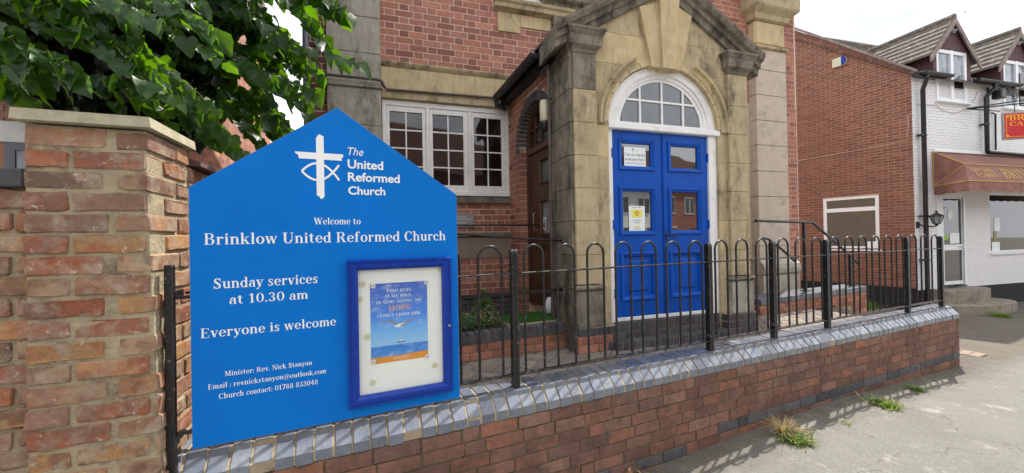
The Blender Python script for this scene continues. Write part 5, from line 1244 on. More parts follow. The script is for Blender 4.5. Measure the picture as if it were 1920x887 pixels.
# ================================================================== ramp wall and its handrails, right of the porch
RW = Pl(gnd(1427, 561, .69), 2560)
rwl = mk('ramp_wall', RW, 'low brick ramp wall with pale sunlit slab coping, right of the porch behind the railing', 'wall')
bs = BrickSet(rwl, 'brick', 200); lay(bs, RW, -.02, 2.76, .40, .60, 0, .1, 'planter_brick', H=.067, J=.010, jit=.002); lay(bs, RW, 2.3, 2.76, .1, .40, 0, .1, 'planter_brick', H=.067, J=.010, jit=.002); bs.flush()
q = MB(); q.box(-.02, 2.75, .012, .32, 0, .60); part(q, 'mortar_core', M['pale_mortar'], rwl)
x = -.02
while x < 2.74: q = MB(); q.box(x, min(x + .222, 2.77), -.012, .33, .602, .685, 0, .004); part(q, 'coping_slab', M['blue_brick'], rwl); x += .232
rh = mk('ramp_handrail', RW, 'black handrail sloping down over the ramp wall, right of the porch', 'handrail')
hy = .16; A = RW.px(1417, 414, hy); B = RW.px(1523, 417, hy); C_ = RW.px(1584, 470, hy); E_ = RW.px(1610, 495, hy)
q = MB(); q.tube([(A[0], hy, A[1]), (B[0], hy, B[1]), (C_[0], hy, C_[1]), (E_[0], hy, E_[1])], .020, 8); part(q, 'top_rail', M['black_metal'], rh)
A2 = RW.px(1418, 447, hy); B2 = RW.px(1450, 465, hy); C2 = RW.px(1478, 490, hy)
q = MB(); q.tube([(A2[0], hy - .1, A2[1]), (A2[0] + .1, hy - .1, A2[1] - .01), (B2[0], hy - .1, B2[1]), (C2[0], hy - .1, C2[1])], .018, 8); part(q, 'lower_rail', M['black_metal'], rh)
for x0_, zt_2 in ((1510, 417), (1595, 480)):
    a = RW.px(x0_, 545, hy)[0]; zt2 = RW.px(x0_, zt_2, hy)[1]; q = MB(); q.box(a - .018, a + .018, hy - .018, hy + .018, .70, zt2); q.box(a - .06, a + .06, hy - .05, hy + .05, .686, .70, 0, .003); part(q, 'post', M['black_metal'], rh)
# pedestal mouldings at the foot of the right pilaster
g = MB(); pr_ = [(-.19, .86), (-.235, .90), (-.25, .98), (-.235, 1.06), (-.19, 1.10), (-.16, 1.14), (.2, 1.14), (.2, .86)]
g.prismx(pr_, rx0 - .03, 5.42); part(g, 'torus_moulding', M['stone_pale'], ch)
g = MB(); g.box(rx0 - .02, 5.40, -.22, .2, .50, .858, 0, .006); part(g, 'plinth_stone', M['stone_pale'], ch)
# shrub in front of the gable
sb_ = mk('dark_shrub', RW, 'dark green shrub behind the ramp wall, against the orange brick gable', 'shrub')
q = MB()
for _ in range(12): a = rs.uniform(1.6, 2.4); q.tube([(a, 1.7, .3), (a + rs.uniform(-.1, .1), 1.7, .8), (a + rs.uniform(-.2, .2), 1.7, 1.15)], .01, 5, cap=False)
part(q, 'stems', M['twig'], sb_)
q = MB()
for _ in range(6500):
    x, y, z = rs.normal(2.0, .36), rs.normal(1.75, .22), rs.uniform(.3, 1.0) + .35 * rs.rand() * rs.rand()
    small_leaf(q, (x, y, z), rs.uniform(.03, .06))
part(q, 'foliage', M['shrub_dark'], sb_, kind='stuff')
def weed(P_, name, label, cat, n, R_, h, dry=0., broad=False, group=None):
    z = gz(P_[0], P_[1]); o = empty(name, (P_[0], P_[1], z), 0, label, cat, group); BASE[o.name] = None; q = MB()
    for _ in range(n):
        a = rs.uniform(0, 6.28); r_ = abs(rs.normal(0, R_ * .45)); az = a + rs.normal(0, .5)
        blade(q, r_ * math.cos(a), r_ * math.sin(a), 0, rs.uniform(.4, 1) * h, rs.uniform(.004, .009) * (2.2 if broad else 1), az, rs.uniform(.3, 1.5), 1 if rs.rand() < dry else 0, 3, rs.rand() * .98 + .01)
    q.build('leaves', [M['grass'], M['dry_grass']], o, kind='stuff'); return o
w1 = weed(gnd(1492, 822, .06), 'weed_clump', 'weed clump with a dry straw-coloured tuft, nearest one at the wall foot', 'weed', 380, .11, .065, .2, True)
q = MB()
for _ in range(170):
    a = rs.uniform(0, 6.28); r_ = abs(rs.normal(0, .035)); blade(q, r_ * math.cos(a) - .02, r_ * math.sin(a) + .10, 0.01, rs.uniform(.05, .13), .006, a, rs.uniform(.5, 2.0), 0, 4, rs.rand() * .98 + .01)
q.build('dry_tuft', M['dry_grass'], w1, kind='stuff')
weed(gnd(1660, 762, .05), 'weed_clump', 'spreading bright green weed at the foot of the wall, middle one of three', 'weed', 420, .12, .065, .18, True)
weed(gnd(1718, 733, .03), 'weed_clump', 'small flat green weed below the weep hole, farthest along the wall', 'weed', 170, .08, .045, .05, True)
weed(gnd(1590, 795, .06), 'weed_sprig', 'tiny sprig of grass in the pavement crack between the two larger weeds', 'weed', 26, .05, .04, .2)
lt = weed(gnd(1170, 880, .02), 'dead_leaves', 'pile of dry brown leaves against the wall at the bottom edge', 'leaves', 60, .08, .06, 1.)
q = MB()
for _ in range(46):
    c = np.array([rs.normal(0, .07), rs.normal(0, .05), rs.uniform(.005, .05)]); d = rs.normal(size=3); d /= np.linalg.norm(d); e = np.cross(d, rs.normal(size=3)); e /= np.linalg.norm(e); s_ = rs.uniform(.015, .035)
    q.add([c - d * s_, c - e * s_ * .6 + np.array([0, 0, .006]), c + d * s_, c + e * s_ * .6 + np.array([0, 0, .004])], [(0, 1, 2), (0, 2, 3)], 0, False, rs.rand() * .98 + .01)
q.build('leaf_litter', brick_mat('dead_leaf', [(150,104,70),(176,128,86),(120,84,62),(190,160,120)], (96,72,54), .5, .9, .3), lt, kind='stuff')
# grit and twigs along the wall foot
dbm = MB()
for _ in range(900):
    s0 = -rs.uniform(.0, 5.6); c = W.W(s0, 0, -abs(rs.normal(.0, .13)) - .012); z = gz(c[0], c[1]) + .004; r_ = rs.uniform(.002, .006)
    a = rs.uniform(0, 6.28); dbm.add([(c[0] + r_ * math.cos(a), c[1] + r_ * math.sin(a), z), (c[0] + r_ * math.cos(a + 2.2), c[1] + r_ * math.sin(a + 2.2), z), (c[0] + r_ * math.cos(a + 4.1), c[1] + r_ * math.sin(a + 4.1), z), (c[0], c[1], z + r_)], [(0, 1, 3), (1, 2, 3), (2, 0, 3)])
for _ in range(150):
    s0 = -rs.uniform(.3, 5.0); c = W.W(s0, 0, -abs(rs.normal(.0, .16)) - .012); z = gz(c[0], c[1]) + .005; a = rs.uniform(0, 3.14); l = rs.uniform(.02, .07)
    dbm.tube([(c[0], c[1], z), (c[0] + l * math.cos(a), c[1] + l * math.sin(a), z + .004)], .0012, 3, 1, cap=False)
o = dbm.build('wall_foot_debris', [M['concrete'], M['dry_grass']], None, kind='stuff'); o['label'] = 'grit and dry straws lying along the foot of the brick wall'; o['category'] = 'debris'

# ================================================================== the takeaway house on the right
hs = mk('shop_house', H, 'two storey house with an orange brick gable, white painted brick front and two dormers', 'house')
def Hp(x, y, o=0.): return H.px(x, y, o)
def Gp(x, y, o=0.): return Gb.px(x, y, o)
HG = gz(Hc[0], Hc[1]) - .02
ev = Hp(1713, 141)[1]; vz0 = Gp(1713, 130)[1]; v1 = Gp(1494, 56); slope = (v1[1] - vz0) / -v1[0]
plz = Gp(1722, 541)[1]
hx1 = 12.0
gw0, gw1 = Gp(1543, 385)[0], Gp(1648, 385)[0]; gz1 = (Gp(1543, 373)[1] + Gp(1647, 364.5)[1]) / 2; gz0 = (Gp(1545, 466)[1] + Gp(1648, 468)[1]) / 2
q = MB(); zt0 = vz0 - .05
for a, b, z0, z1 in [(-3.05, gw0, HG, gz1), (gw1, -.012, HG, gz1), (gw0, gw1, HG, gz0)]: q.box(a, b, .0025, .3, z0, z1)
q.prism([(-3.05, gz1), (-.012, gz1), (-.012, zt0), (-3.05, zt0 + slope * 3.05)], .0025, .3); q.box(gw0, gw1, .2, .3, gz0, gz1); part(q, 'gable_wall', M['gable_mortar'], hs, Gb)
bs = BrickSet(hs, 'brick', 296)
def cutG(z, iv):
    if gz0 < z < gz1: iv = clip_iv(iv, gw0 - .005, gw1 + .005)
    lim = -(z + .09 - vz0) / slope if z + .09 > vz0 else 0
    return [(a, min(b, lim)) for a, b in iv if min(b, lim) > a]
lay(bs, Gb, -3.0, -.0, plz, vz0 + slope * 2.9, 0, .1, 'gable_brick', H=.064, J=.010, L=.213, bond='stretcher', cut=cutG, jit=.0008)
bs.flush()
for k in range(26):                        # soldier course under the verge
    x = -.02 - k * .111; z = vz0 - .02 + slope * (-x); 
    g = MB(); g.add([(x - .10, -.006, z + slope * .10 - .115), (x, -.006, z - .115), (x, -.006, z - .01), (x - .10, -.006, z + slope * .10 - .01), (x - .10, .05, z + slope * .10 - .115), (x, .05, z - .115), (x, .05, z - .01), (x - .10, .05, z + slope * .10 - .01)], [(0, 1, 2, 3), (4, 7, 6, 5), (0, 4, 5, 1), (1, 5, 6, 2), (2, 6, 7, 3), (3, 7, 4, 0)], 0, False, rs.rand() * .98 + .01)
    part(g, 'verge_brick', M['gable_brick'], hs, Gb)
q = MB(); q.prism([(-3.05, HG - .4), (.012, HG - .4), (.012, plz), (-3.05, plz)], -.012, .02); part(q, 'gable_plinth', M['plinth'], hs, Gb)
# gable window
def upvc(pl_, x0, x1, z0, z1, bars, glass='glass_shop', y=-.0, name='window', fw=.075, sill=.0, mat='white_upvc'):
    g = MB(); g.box(x0, x0 + fw, y, y + .07, z0, z1, 0, .004); g.box(x1 - fw, x1, y, y + .07, z0, z1, 0, .004); g.box(x0 + fw, x1 - fw, y + .0005, y + .07, z1 - fw, z1, 0, .004); g.box(x0 + fw, x1 - fw, y + .0005, y + .07, z0, z0 + fw, 0, .004)
    o = part(g, name, M[mat], hs, pl_)
    zs = [z0 + fw] + [v for b in bars for v in (b - fw * .7, b + fw * .7)] + [z1 - fw]
    for b in bars: g = MB(); g.box(x0 + fw, x1 - fw, y + .001, y + .06, b - fw * .7, b + fw * .7, 0, .004); g.build('transom', M[mat], o)
    for i in range(0, len(zs), 2): g = MB(); g.box(x0 + fw, x1 - fw, y + .035, y + .04, zs[i], zs[i + 1]); g.build('pane', M[glass], o)
    if sill: g = MB(); g.prismx([(y - sill, z0 - .045), (y - sill, z0 - .02), (y + .03, z0 - .003), (y + .03, z0 - .045)], x0 - .04, x1 + .04); g.build('sill', M[mat], o)
    return o
upvc(Gb, gw0, gw1, gz0, gz1, [(Gp(1545, 396)[1] + Gp(1647, 390)[1]) / 2], y=.01, sill=.06)
cr_ = MB(); cr_.box(Gp(1622, 450)[0], Gp(1642, 450)[0], .02, .04, gz0 + .08, gz0 + .2); part(cr_, 'window_card', M['paper'], hs, Gb)

# white painted brick front
wbs = BrickSet(hs, 'painted_brick', 296)
dx0, dx1 = Hp(1757, 400)[0], Hp(1811, 400)[0]; dz0 = Hp(1810, 532)[1]; dz1 = Hp(1807, 366)[1]
sx0, sx1 = Hp(1856, 400)[0], Hp(1856, 400)[0] + 3.3; sz0 = Hp(1858, 474)[1]; sz1 = Hp(1856, 362)[1]
w0, w1_ = Hp(1753.8, 140)[0], Hp(1811, 140)[0]; wz0, wz1 = Hp(1760, 189)[1], (Hp(1753.8, 93)[1] + Hp(1808.8, 98)[1]) / 2
DP = Hp(1878.8, 140)[0] - w0
q = MB(); q.box(.006, dx0, .012, .3, HG, ev); q.box(dx0, dx1, .012, .3, dz1, ev); q.box(dx1, sx0, .012, .3, HG, ev); q.box(sx0, sx1, .012, .3, HG, sz0); q.box(sx0, sx1, .012, .3, sz1, wz0); q.box(sx1, hx1, .012, .3, HG, ev)
xx = [sx0] + [v for k in range(1, 3) for v in (w0 + DP * k, w1_ + DP * k) if v < sx1] 
q.box(sx0, max(sx0 + .01, min(sx1, w0 + DP)), .012, .3, wz0, ev); q.box(min(sx1, w1_ + DP), sx1, .012, .3, wz0, ev); q.box(dx0 - .3, sx1, .25, .3, HG, ev); part(q, 'front_wall', M['white_joint'], hs, H)
def cutH(z, iv):
    if dz0 - .1 < z < dz1: iv = clip_iv(iv, dx0, dx1)
    if sz0 < z < sz1: iv = clip_iv(iv, sx0, sx1)
    for k in range(3):
        if wz0 < z: iv = clip_iv(iv, w0 + DP * k, w1_ + DP * k)
    return iv
pz2 = Hp(1900, 531)[1]
lay(wbs, H, .0, 7.5, pz2, ev, 0, .1, 'white_brick', H=.068, J=.006, L=.22, bond='stretcher', cut=cutH, jit=.0006)
wbs.flush()
q = MB(); q.box(.0, dx0 - .0, -.012, .02, HG - .4, pz2); part(q, 'front_plinth', M['plinth'], hs, H); q = MB(); q.box(dx1, 9, -.012, .02, HG - .6, pz2); part(q, 'front_plinth', M['plinth'], hs, H)
# shop door
g = MB(); fw_ = .06; g.box(dx0, dx0 + fw_, .0, .08, dz0 - .02, dz1, 0, .004); g.box(dx1 - .10, dx1, .0, .08, dz0 - .02, dz1, 0, .004); g.box(dx0 + fw_, dx1 - .10, .0005, .08, dz1 - .06, dz1, 0, .004)
g.box(dx1 - .10 - .0, dx1 - .06, -.01, .02, dz0, dz1 - .01)
sdf = part(g, 'shop_door_frame', M['white_upvc'], hs, H)
ga, gb = Hp(1768, 400, .03)[0], Hp(1802, 400, .03)[0]; da, db = dx0 + fw_ + .004, dx1 - .104
zA = [Hp(1787, 527, .03)[1], Hp(1787, 469, .03)[1], Hp(1787, 458.5, .03)[1], Hp(1787, 373, .03)[1]]
g = MB(); g.box(da, ga, .02, .06, dz0, dz1 - .064, 0, .003); g.box(gb, db, .02, .06, dz0, dz1 - .064, 0, .003)
g.box(ga, gb, .0202, .06, dz0, zA[0]); g.box(ga, gb, .0202, .06, zA[1], zA[2]); g.box(ga, gb, .0202, .06, zA[3], dz1 - .064)
sdr = part(g, 'shop_door', M['white_upvc'], hs, H)
for a, b in ((zA[0], zA[1]), (zA[2], zA[3])): q = MB(); q.box(ga, gb, .04, .045, a, b); q.build('pane', M['glass_shop'], sdr)
q = serif_text('10', gb - .16, gb - .01, zA[1] + .025, .075, .0195); q.build('house_number', M['ink'], sdr)
q = MB(); frame(q, ga + .06, gb - .19, zA[1] + .02, zA[2] - .015, [(0, .0195), (.01, .012), (.02, .018)]); q.build('letter_flap', M['white_upvc'], sdr)
q = MB(); q.tube([(db - .05, .02, zA[2] + .07), (db - .05, -.03, zA[2] + .07), (db - .05, -.03, zA[2] + .2)], .012, 8); q.build('handle', M['white_upvc'], sdr)
nn = mk('shop_notice', H, 'small white sheet high in the glass of the shop door', 'notice'); q = MB(); a, b = Hp(1777.5, 393, .035), Hp(1786, 411, .035); q.box(a[0], b[0], .035, .038, b[1], a[1]); part(q, 'sheet', M['paper'], nn)
nn = mk('shop_notice', H, 'larger white sheet at the bottom of the upper shop door pane', 'notice'); q = MB(); a, b = Hp(1781, 437, .035), Hp(1799, 456, .035); q.box(a[0], b[0], .035, .038, b[1], a[1]); part(q, 'sheet', M['paper'], nn)
nn = mk('shop_notice', H, 'green and yellow sticker beside the lower white sheet in the shop door', 'notice'); q = MB(); a, b = Hp(1770, 441, .035), Hp(1778, 450, .035); q.box(a[0], b[0], .035, .038, b[1], a[1]); part(q, 'sheet', paint('lime_sticker', (150, 190, 60), .5), nn)
# shop window
sw = upvc(H, sx0, sx1, sz0, sz1, [], y=.03, name='shop_window', fw=.05, sill=.09)
nn = mk('shop_notice', H, 'tall white card standing inside the left of the shop window', 'notice'); q = MB(); a, b = Hp(1864, 408, .06), Hp(1875, 433, .06); q.box(a[0], b[0], .060, .064, b[1], a[1]); part(q, 'card', M['paper'], nn)
nn = mk('shop_notice', H, 'pale square card in the bottom left corner of the shop window', 'notice'); q = MB(); a, b = Hp(1860, 454, .06), Hp(1875, 473, .06); q.box(a[0], b[0], .060, .064, b[1], a[1]); part(q, 'card', M['paper'], nn)
nn = mk('shop_notice', H, 'olive green card under the tall white card in the shop window', 'notice'); q = MB(); a, b = Hp(1863, 433.5, .06), Hp(1869, 453, .06); q.box(a[0], b[0], .060, .064, b[1], a[1]); part(q, 'card', paint('olive_card', (150, 150, 90), .6), nn)
# door steps
def round_step(name, cx_, r_, z0_, z1_, dep, mat):
    pts = [(cx_ - r_, -.012)] + [(cx_ - r_ * math.cos(math.pi * k / 16) * (1 if True else 1), -dep * math.sin(math.pi * k / 16) ** .6) for k in range(17)] + [(cx_ + r_, -.012)]
    g = MB(); g.prismz(pts, z0_, z1_); return part(g, name, mat, hs, H)
dcx = (dx0 + dx1) / 2
zs1 = Hp(1840, 541, -.3)[1]; zs2 = Hp(1875, 567, -.55)[1]
g = round_step('door_step', dcx - .0, .85, HG - .5, zs1, .45, M['concrete']); round_step('lower_step', dcx + .05, 1.28, HG - .6, zs2, .78, M['concrete'])
# roof with gutter, dormers
rsl = slope * .96
q = MB(); ov = .16
xa_, xb_ = -.05, 12.; bk = 2.75
# main roof in rows of tiles
rows_n = 22
for k in range(rows_n):
    y0, y1 = -ov + (bk + ov) * k / rows_n, -ov + (bk + ov) * (k + 1.15) / rows_n
    z0, z1 = ev + .02 + rsl * (y0 + .0) + .012, ev + .02 + rsl * y1 - .012 + .012
    sk = lambda y: -math.tan(math.radians(90) - (Gb.a + math.pi - H.a)) * 0
    shf = lambda y: -y / math.tan(Gb.a + math.pi - H.a) * -1
    x0a, x0b = -.06 + y0 / math.tan(Gb.a + math.pi - H.a), -.06 + y1 / math.tan(Gb.a + math.pi - H.a)
    g = MB(); g.add([(x0a, y0, z0), (12, y0, z0), (12, y1, z1), (x0b, y1, z1), (x0a, y0, z0 + .022), (12, y0, z0 + .022), (12, y1, z1 + .006), (x0b, y1, z1 + .006)], [(0, 3, 2, 1), (4, 5, 6, 7), (0, 1, 5, 4), (1, 2, 6, 5), (2, 3, 7, 6), (3, 0, 4, 7)])
    part(g, 'tile_course', M['roof_tile'], hs, H)
yb = bk; zb_ = ev + .03 + rsl * bk; xk = -.06 + yb / math.tan(Gb.a + math.pi - H.a)
g = MB(); g.prismx([(yb, zb_ - .04), (yb, zb_), (yb + 2.6, ev + .3), (yb + 2.6, ev + .2)], xk, 12); part(g, 'rear_roof', M['roof_tile'], hs, H)
n = 30
for k in range(n):
    a = xk + (12 - xk) * k / n; g = MB(); g.tube([(a, yb, zb_ - .01), (a + (12 - xk) / n - .008, yb, zb_ - .01)], .085, 8); part(g, 'ridge_tile', M['dormer_tile'], hs, H)
q = MB(); q.add([(-3.05, -.05, vz0 + slope * 3.05 - .01), (.10, -.05, vz0 - .01 - slope * .10), (.10, -.05, vz0 + .06 - slope * .10), (-3.05, -.05, vz0 + slope * 3.05 + .06), (-3.05, .06, vz0 + slope * 3.05 - .01), (.10, .06, vz0 - .01 - slope * .10), (.10, .06, vz0 + .06 - slope * .10), (-3.05, .06, vz0 + slope * 3.05 + .06)], [(0, 1, 2, 3), (4, 7, 6, 5), (0, 4, 5, 1), (1, 5, 6, 2), (2, 6, 7, 3), (3, 7, 4, 0)]); part(q, 'verge_board', M['barge'], hs, Gb)
q = MB(); q.box(.0, w0 - .1, -.14, .0, ev - .06, ev + .03); part(q, 'soffit', M['black_metal'], hs, H)
def gutter(x0, x1, zt):
    pr_ = [(-.20 + .07 * math.cos(a), zt + .07 * math.sin(a)) for a in [math.pi + math.pi * k / 10 for k in range(11)]] + [(-.20 + .06 * math.cos(a), zt + .005 + .06 * math.sin(a)) for a in [2 * math.pi - math.pi * k / 10 for k in range(11)]]
    g = MB(); g.prismx(pr_, x0, x1); g.box(x0, x0 + .012, -.262, -.138, zt - .055, zt + .01, 0, .004); g.box(x1 - .012, x1, -.262, -.138, zt - .055, zt + .01, 0, .004); g.box(x0 + .05, x1, -.13, -.11, zt - .05, zt + .06); return part(g, 'gutter', M['black_metal'], hs, H)
gA, gB = Hp(1732, 134, -.2), Hp(1783, 136, -.2); gutter(gA[0], gB[0], gA[1])
gC, gD = Hp(1846, 150, -.2), Hp(1912, 152, -.2); gutter(gC[0] - .3, gD[0], gA[1])
for i in (0, 1):
    if i == 0: px_, x0_ = Hp(1735.5, 300, -.12)[0], gA[0] + .1; zb2 = HG - .1
    else: px_, x0_ = Hp(1853, 260, -.12)[0], Hp(1866, 150, -.2)[0]; zb2 = Hp(1853, 282, -.1)[1]
    g = MB(); path = [(x0_, -.20, gA[1] - .06), (x0_, -.20, gA[1] - .16), (px_, -.10, gA[1] - .38), (px_, -.10, zb2)]
    if i: path += [(px_ + .05, -.10, zb2 - .05), (px_ + 4, -.10, zb2 - .09)]
    g.tube(path, .045, 12); dpp = part(g, 'downpipe', M['black_metal'], hs, H)
    for z in ([3.9, 1.95, .9] if i == 0 else [4.3]): b = MB(); b.box(px_ - .12, px_ + .07, -.13, -.02, z - .02, z + .02, 0, .004); b.build('bracket', M['black_metal'], dpp)
g = MB(); g.tube([(Hp(1864, 212, -.05)[0] - .1, -.05, Hp(1864, 212, -.05)[1]), (Hp(1865, 214, -.05)[0] + .03, -.05, Hp(1864, 214, -.05)[1]), (Hp(1867, 281, -.05)[0], -.05, Hp(1867, 281, -.05)[1])], .02, 8); part(g, 'cable_conduit', M['black_metal'], hs, H)
# dormers
def dormer(x0, x1, first):
    cx_ = (x0 + x1) / 2 + (.0); pk = Hp(1787, 30, -.12); dzv = pk[1]; hwd = (x1 - x0) / 2 + .12; ez = Hp(1752.5, 90, -.1)[1] + .02
    zr = dzv - .05
    o = upvc(H, x0, x1, wz0, wz1, [], 'glass_pale', y=-.02, name='dormer_window', fw=.09, sill=.08)
    m_ = MB(); xm = (x0 + x1) / 2 + .0; m_.box(xm - .05, xm + .05, -.03, .05, wz0 + .0, wz1, 0, .004); m_.build('mullion', M['white_upvc'], o)
    q = MB(); q.box(xm + .16, xm + .42, -.012, .012, wz0 + .13, wz1 - .3) if not first else q.add([(xm + .12, -.012, wz0 + .50), (xm + .44, -.012, wz0 + .75), (xm + .44, -.012, wz0 + .35), (xm + .12, -.012, wz0 + .35)], [(0, 1, 2, 3)]); q.build('dark_interior', M['glass_dark'], o)
    # curtains seen through the glass
    # boarded front gable: one board = one part
    nb_ = 11; W_ = 2 * hwd / nb_
    for k in range(nb_):
        a = cx_ - hwd + k * W_; b = a + W_ - .006
        top = lambda x: ez + (zr - ez) * (1 - abs(x - cx_) / hwd)
        pts = [(a, wz1 + .004), (b, wz1 + .004), (b, top(b))] + ([(cx_, zr)] if a < cx_ < b else []) + [(a, top(a))]
        if min(top(a), top(b)) < wz1 + .01:
            pts = [(a, max(wz1 - .0, wz1)), (b, wz1), (b, max(wz1 + .02, top(b))), (a, max(wz1 + .02, top(a)))]
        g = MB(); g.prism(pts, -.035, -.01); part(g, 'front_board', M['maroon_wood'], hs, H)
    for xa, xb in ((x0 - .13, x0 - .004), (x1 + .004, x1 + .13)): g = MB(); g.box(xa, xb, -.03, .05, ev + .02, ez + .02); part(g, 'corner_board', M['maroon_wood'], hs, H)
    # cheeks, boarded
    for sx_ in (x0 - .13, x1 + .10):
        for k in range(16):
            ya = .05 + k * .13; yb_ = ya + .124; zl0 = ev + rsl * (ya) - .02
            if zl0 > ez: break
            g = MB(); g.add([(sx_, ya, ev + rsl * ya), (sx_, yb_, ev + rsl * yb_), (sx_, yb_, max(ez, ev + rsl * yb_)), (sx_, ya, ez), (sx_ + .03, ya, ev + rsl * ya), (sx_ + .03, yb_, ev + rsl * yb_), (sx_ + .03, yb_, max(ez, ev + rsl * yb_)), (sx_ + .03, ya, ez)], [(0, 1, 2, 3), (4, 7, 6, 5), (0, 4, 5, 1), (1, 5, 6, 2), (2, 6, 7, 3), (3, 7, 4, 0)]); part(g, 'cheek_board', M['maroon_wood'], hs, H)
    # tiled roof of the dormer, one course = one part
    nr = 7; oh = .10
    for side in (-1, 1):
        for k in range(nr):
            u0, u1 = (hwd + .22) * (1 - k / nr), (hwd + .22) * (1 - (k + 1.2) / nr)
            u1 = max(0, u1); zf = lambda u: zr + .05 - (zr - ez) / hwd * u
            yb0 = (zf(u0) - ev) / rsl; yb1 = (zf(u1) - ev) / rsl
            g = MB(); v = [(cx_ + side * u0, -oh, zf(u0)), (cx_ + side * u0, max(yb0, .1), zf(u0)), (cx_ + side * u1, max(yb1, .1), zf(u1) - .01), (cx_ + side * u1, -oh, zf(u1) - .01)]
            g.add(v + [(x, y, z + (.062 if i < 2 else .010)) for i, (x, y, z) in enumerate(v)], [(0, 1, 2, 3), (4, 7, 6, 5), (0, 4, 5, 1), (1, 5, 6, 2), (2, 6, 7, 3), (3, 7, 4, 0)]); part(g, 'tile_course', M['dormer_tile'], hs, H)
        # bargeboard
        g = MB(); a = [(cx_, zr + .045), (cx_ + side * (hwd + .24), zr + .045 - (zr - ez) / hwd * (hwd + .24))]; g.prism([a[0], a[1], (a[1][0], a[1][1] - .15), (a[0][0], a[0][1] - .17)], -oh - .02, -oh + .01); part(g, 'bargeboard', M['barge'], hs, H)
    yy = (zr + .05 - ev) / rsl; k = 0; y = -oh
    while y < yy: g = MB(); g.tube([(cx_, y, zr + .075), (cx_, y + .42, zr + .075)], .075, 8); part(g, 'ridge_tile', M['dormer_tile'], hs, H); y += .43
    g = MB(); g.box(cx_ - .05, cx_ + .05, -.09, -.035, zr - .33, zr - .23, 0, .01); g.tube([(cx_, -.12, zr - .28), (cx_, -.085, zr - .28)], .025, 10); part(g, 'dormer_light', M['alu'], hs, H)
for k in range(3): dormer(w0 + DP * k, w1_ + DP * k, k == 0)
# awning
ax0, ax1 = Hp(1747, 300, 0)[0], Hp(1747, 300, 0)[0] + 6.5; az1 = Hp(1830, 289)[1]; 
z_mid = Hp(1866, 311, -.62)[1]; z_low = Hp(1866, 341, -.86)[1]
prof = [(-.02, az1 - .02), (-.62, z_mid), (-.86, z_low)]
aw = MB(); fr_ = .75
top = [(ax0, prof[0][0], prof[0][1]), (ax0 + fr_ * .72, prof[1][0], prof[1][1]), (ax0 + fr_, prof[2][0], prof[2][1])]
L3 = [(ax0, -.02, az1 - .02), (ax1, -.02, az1 - .02), (ax1, prof[1][0], prof[1][1]), (Hp(1808.8, 309, -.62)[0], prof[1][0], prof[1][1]), (ax1, prof[2][0], prof[2][1]), (Hp(1815, 339, -.86)[0], prof[2][0], prof[2][1]), (ax0, -.02, prof[2][1])]
L3t = [(x, y + .012, z - .012) for x, y, z in L3]
aw.add(L3, [(0, 1, 2, 3), (3, 2, 4, 5), (0, 3, 6), (3, 5, 6)]); aw.add(L3t, [(3, 2, 1, 0), (5, 4, 2, 3), (6, 3, 0), (6, 5, 3)])
awn = part(aw, 'awning', M['awning'], hs, H)
# scalloped valance
g = MB(); n = 60; P0_ = [(ax0, -.02, prof[2][1]), (Hp(1815, 339, -.86)[0], prof[2][0], prof[2][1]), (ax1, prof[2][0], prof[2][1])]
def along(P_, s_):
    for a, b in zip(P_[:-1], P_[1:]):
        l = math.dist(a, b)
        if s_ <= l: t = s_ / l; return [a[i] + (b[i] - a[i]) * t for i in range(3)]
        s_ -= l
    return list(P_[-1])
tot = sum(math.dist(a, b) for a, b in zip(P0_[:-1], P0_[1:])); vs = []; N = 160
for k in range(N + 1):
    p = along(P0_, tot * k / N); d = .20 + .022 * abs(math.sin(k * .42)); wv = .012 * math.sin(k * .9)
    vs += [(p[0], p[1] - .002, p[2]), (p[0], p[1] - .01 + wv, p[2] - d)]
g.add(vs, [(2 * k, 2 * k + 1, 2 * k + 3, 2 * k + 2) for k in range(N)], 0, True); g.build('valance', M['awning'], awn)
g = MB(); e = -.008
def off_(p): return (p[0], p[1] + e, p[2] + .008)
for a, b in ((L3[0], L3[3]), (L3[3], L3[2]), (L3[0], (ax0, -.02, prof[2][1])), ((ax0, -.02, prof[2][1]), L3[5]), (L3[5], L3[4]), ((ax0, -.02, prof[2][1]), L3[3])): g.tube([off_(a), off_(b)], .010, 6)
g.build('piping', M['gold'], awn)
g = MB(); g.box(ax0, ax1, -.06, .0, az1 - .018, az1 + .06, 0, .01); g.build('headrail', M['white_upvc'], awn)
def on_front(txt, xa, xb, fz, h, mt, sans=False, bold=.0):
    """lettering on the sloping front face of the awning"""
    A0 = np.array([0, prof[1][0], prof[1][1]]); A1 = np.array([0, prof[2][0], prof[2][1]]); ax_ = (A0 - A1); Ln = np.linalg.norm(ax_); ax_ /= Ln
    q = sans_text(txt, xa, xb, 0, h, 0, bold) if sans else serif_text(txt, xa, xb, 0, h, 0)
    v = []
    for x, y, z in q.v: p = A1 + ax_ * (fz * Ln + z); v.append((x, p[1] - .010 + y, p[2] + .004))
    q.v = v; q.build('lettering', mt, awn)
lx = lambda x: Hp(x, 325, -.75)[0]
on_front('CANTONESE', lx(1825.5), lx(1866.5), .56, .115, M['gold'], True); on_front('& CHINESE', lx(1828), lx(1866), .26, .115, M['gold'], True)
on_front('BRINKLOW', lx(1880), lx(1880) + 2.05, .25, .27, M['gold'])
gq = serif_text('CANTONESE & CHINESE FOODS', lx(1908) - 0, lx(1908) + 2.0, z_low - .155, .07, -.885); gq.build('lettering', M['gold'], awn)

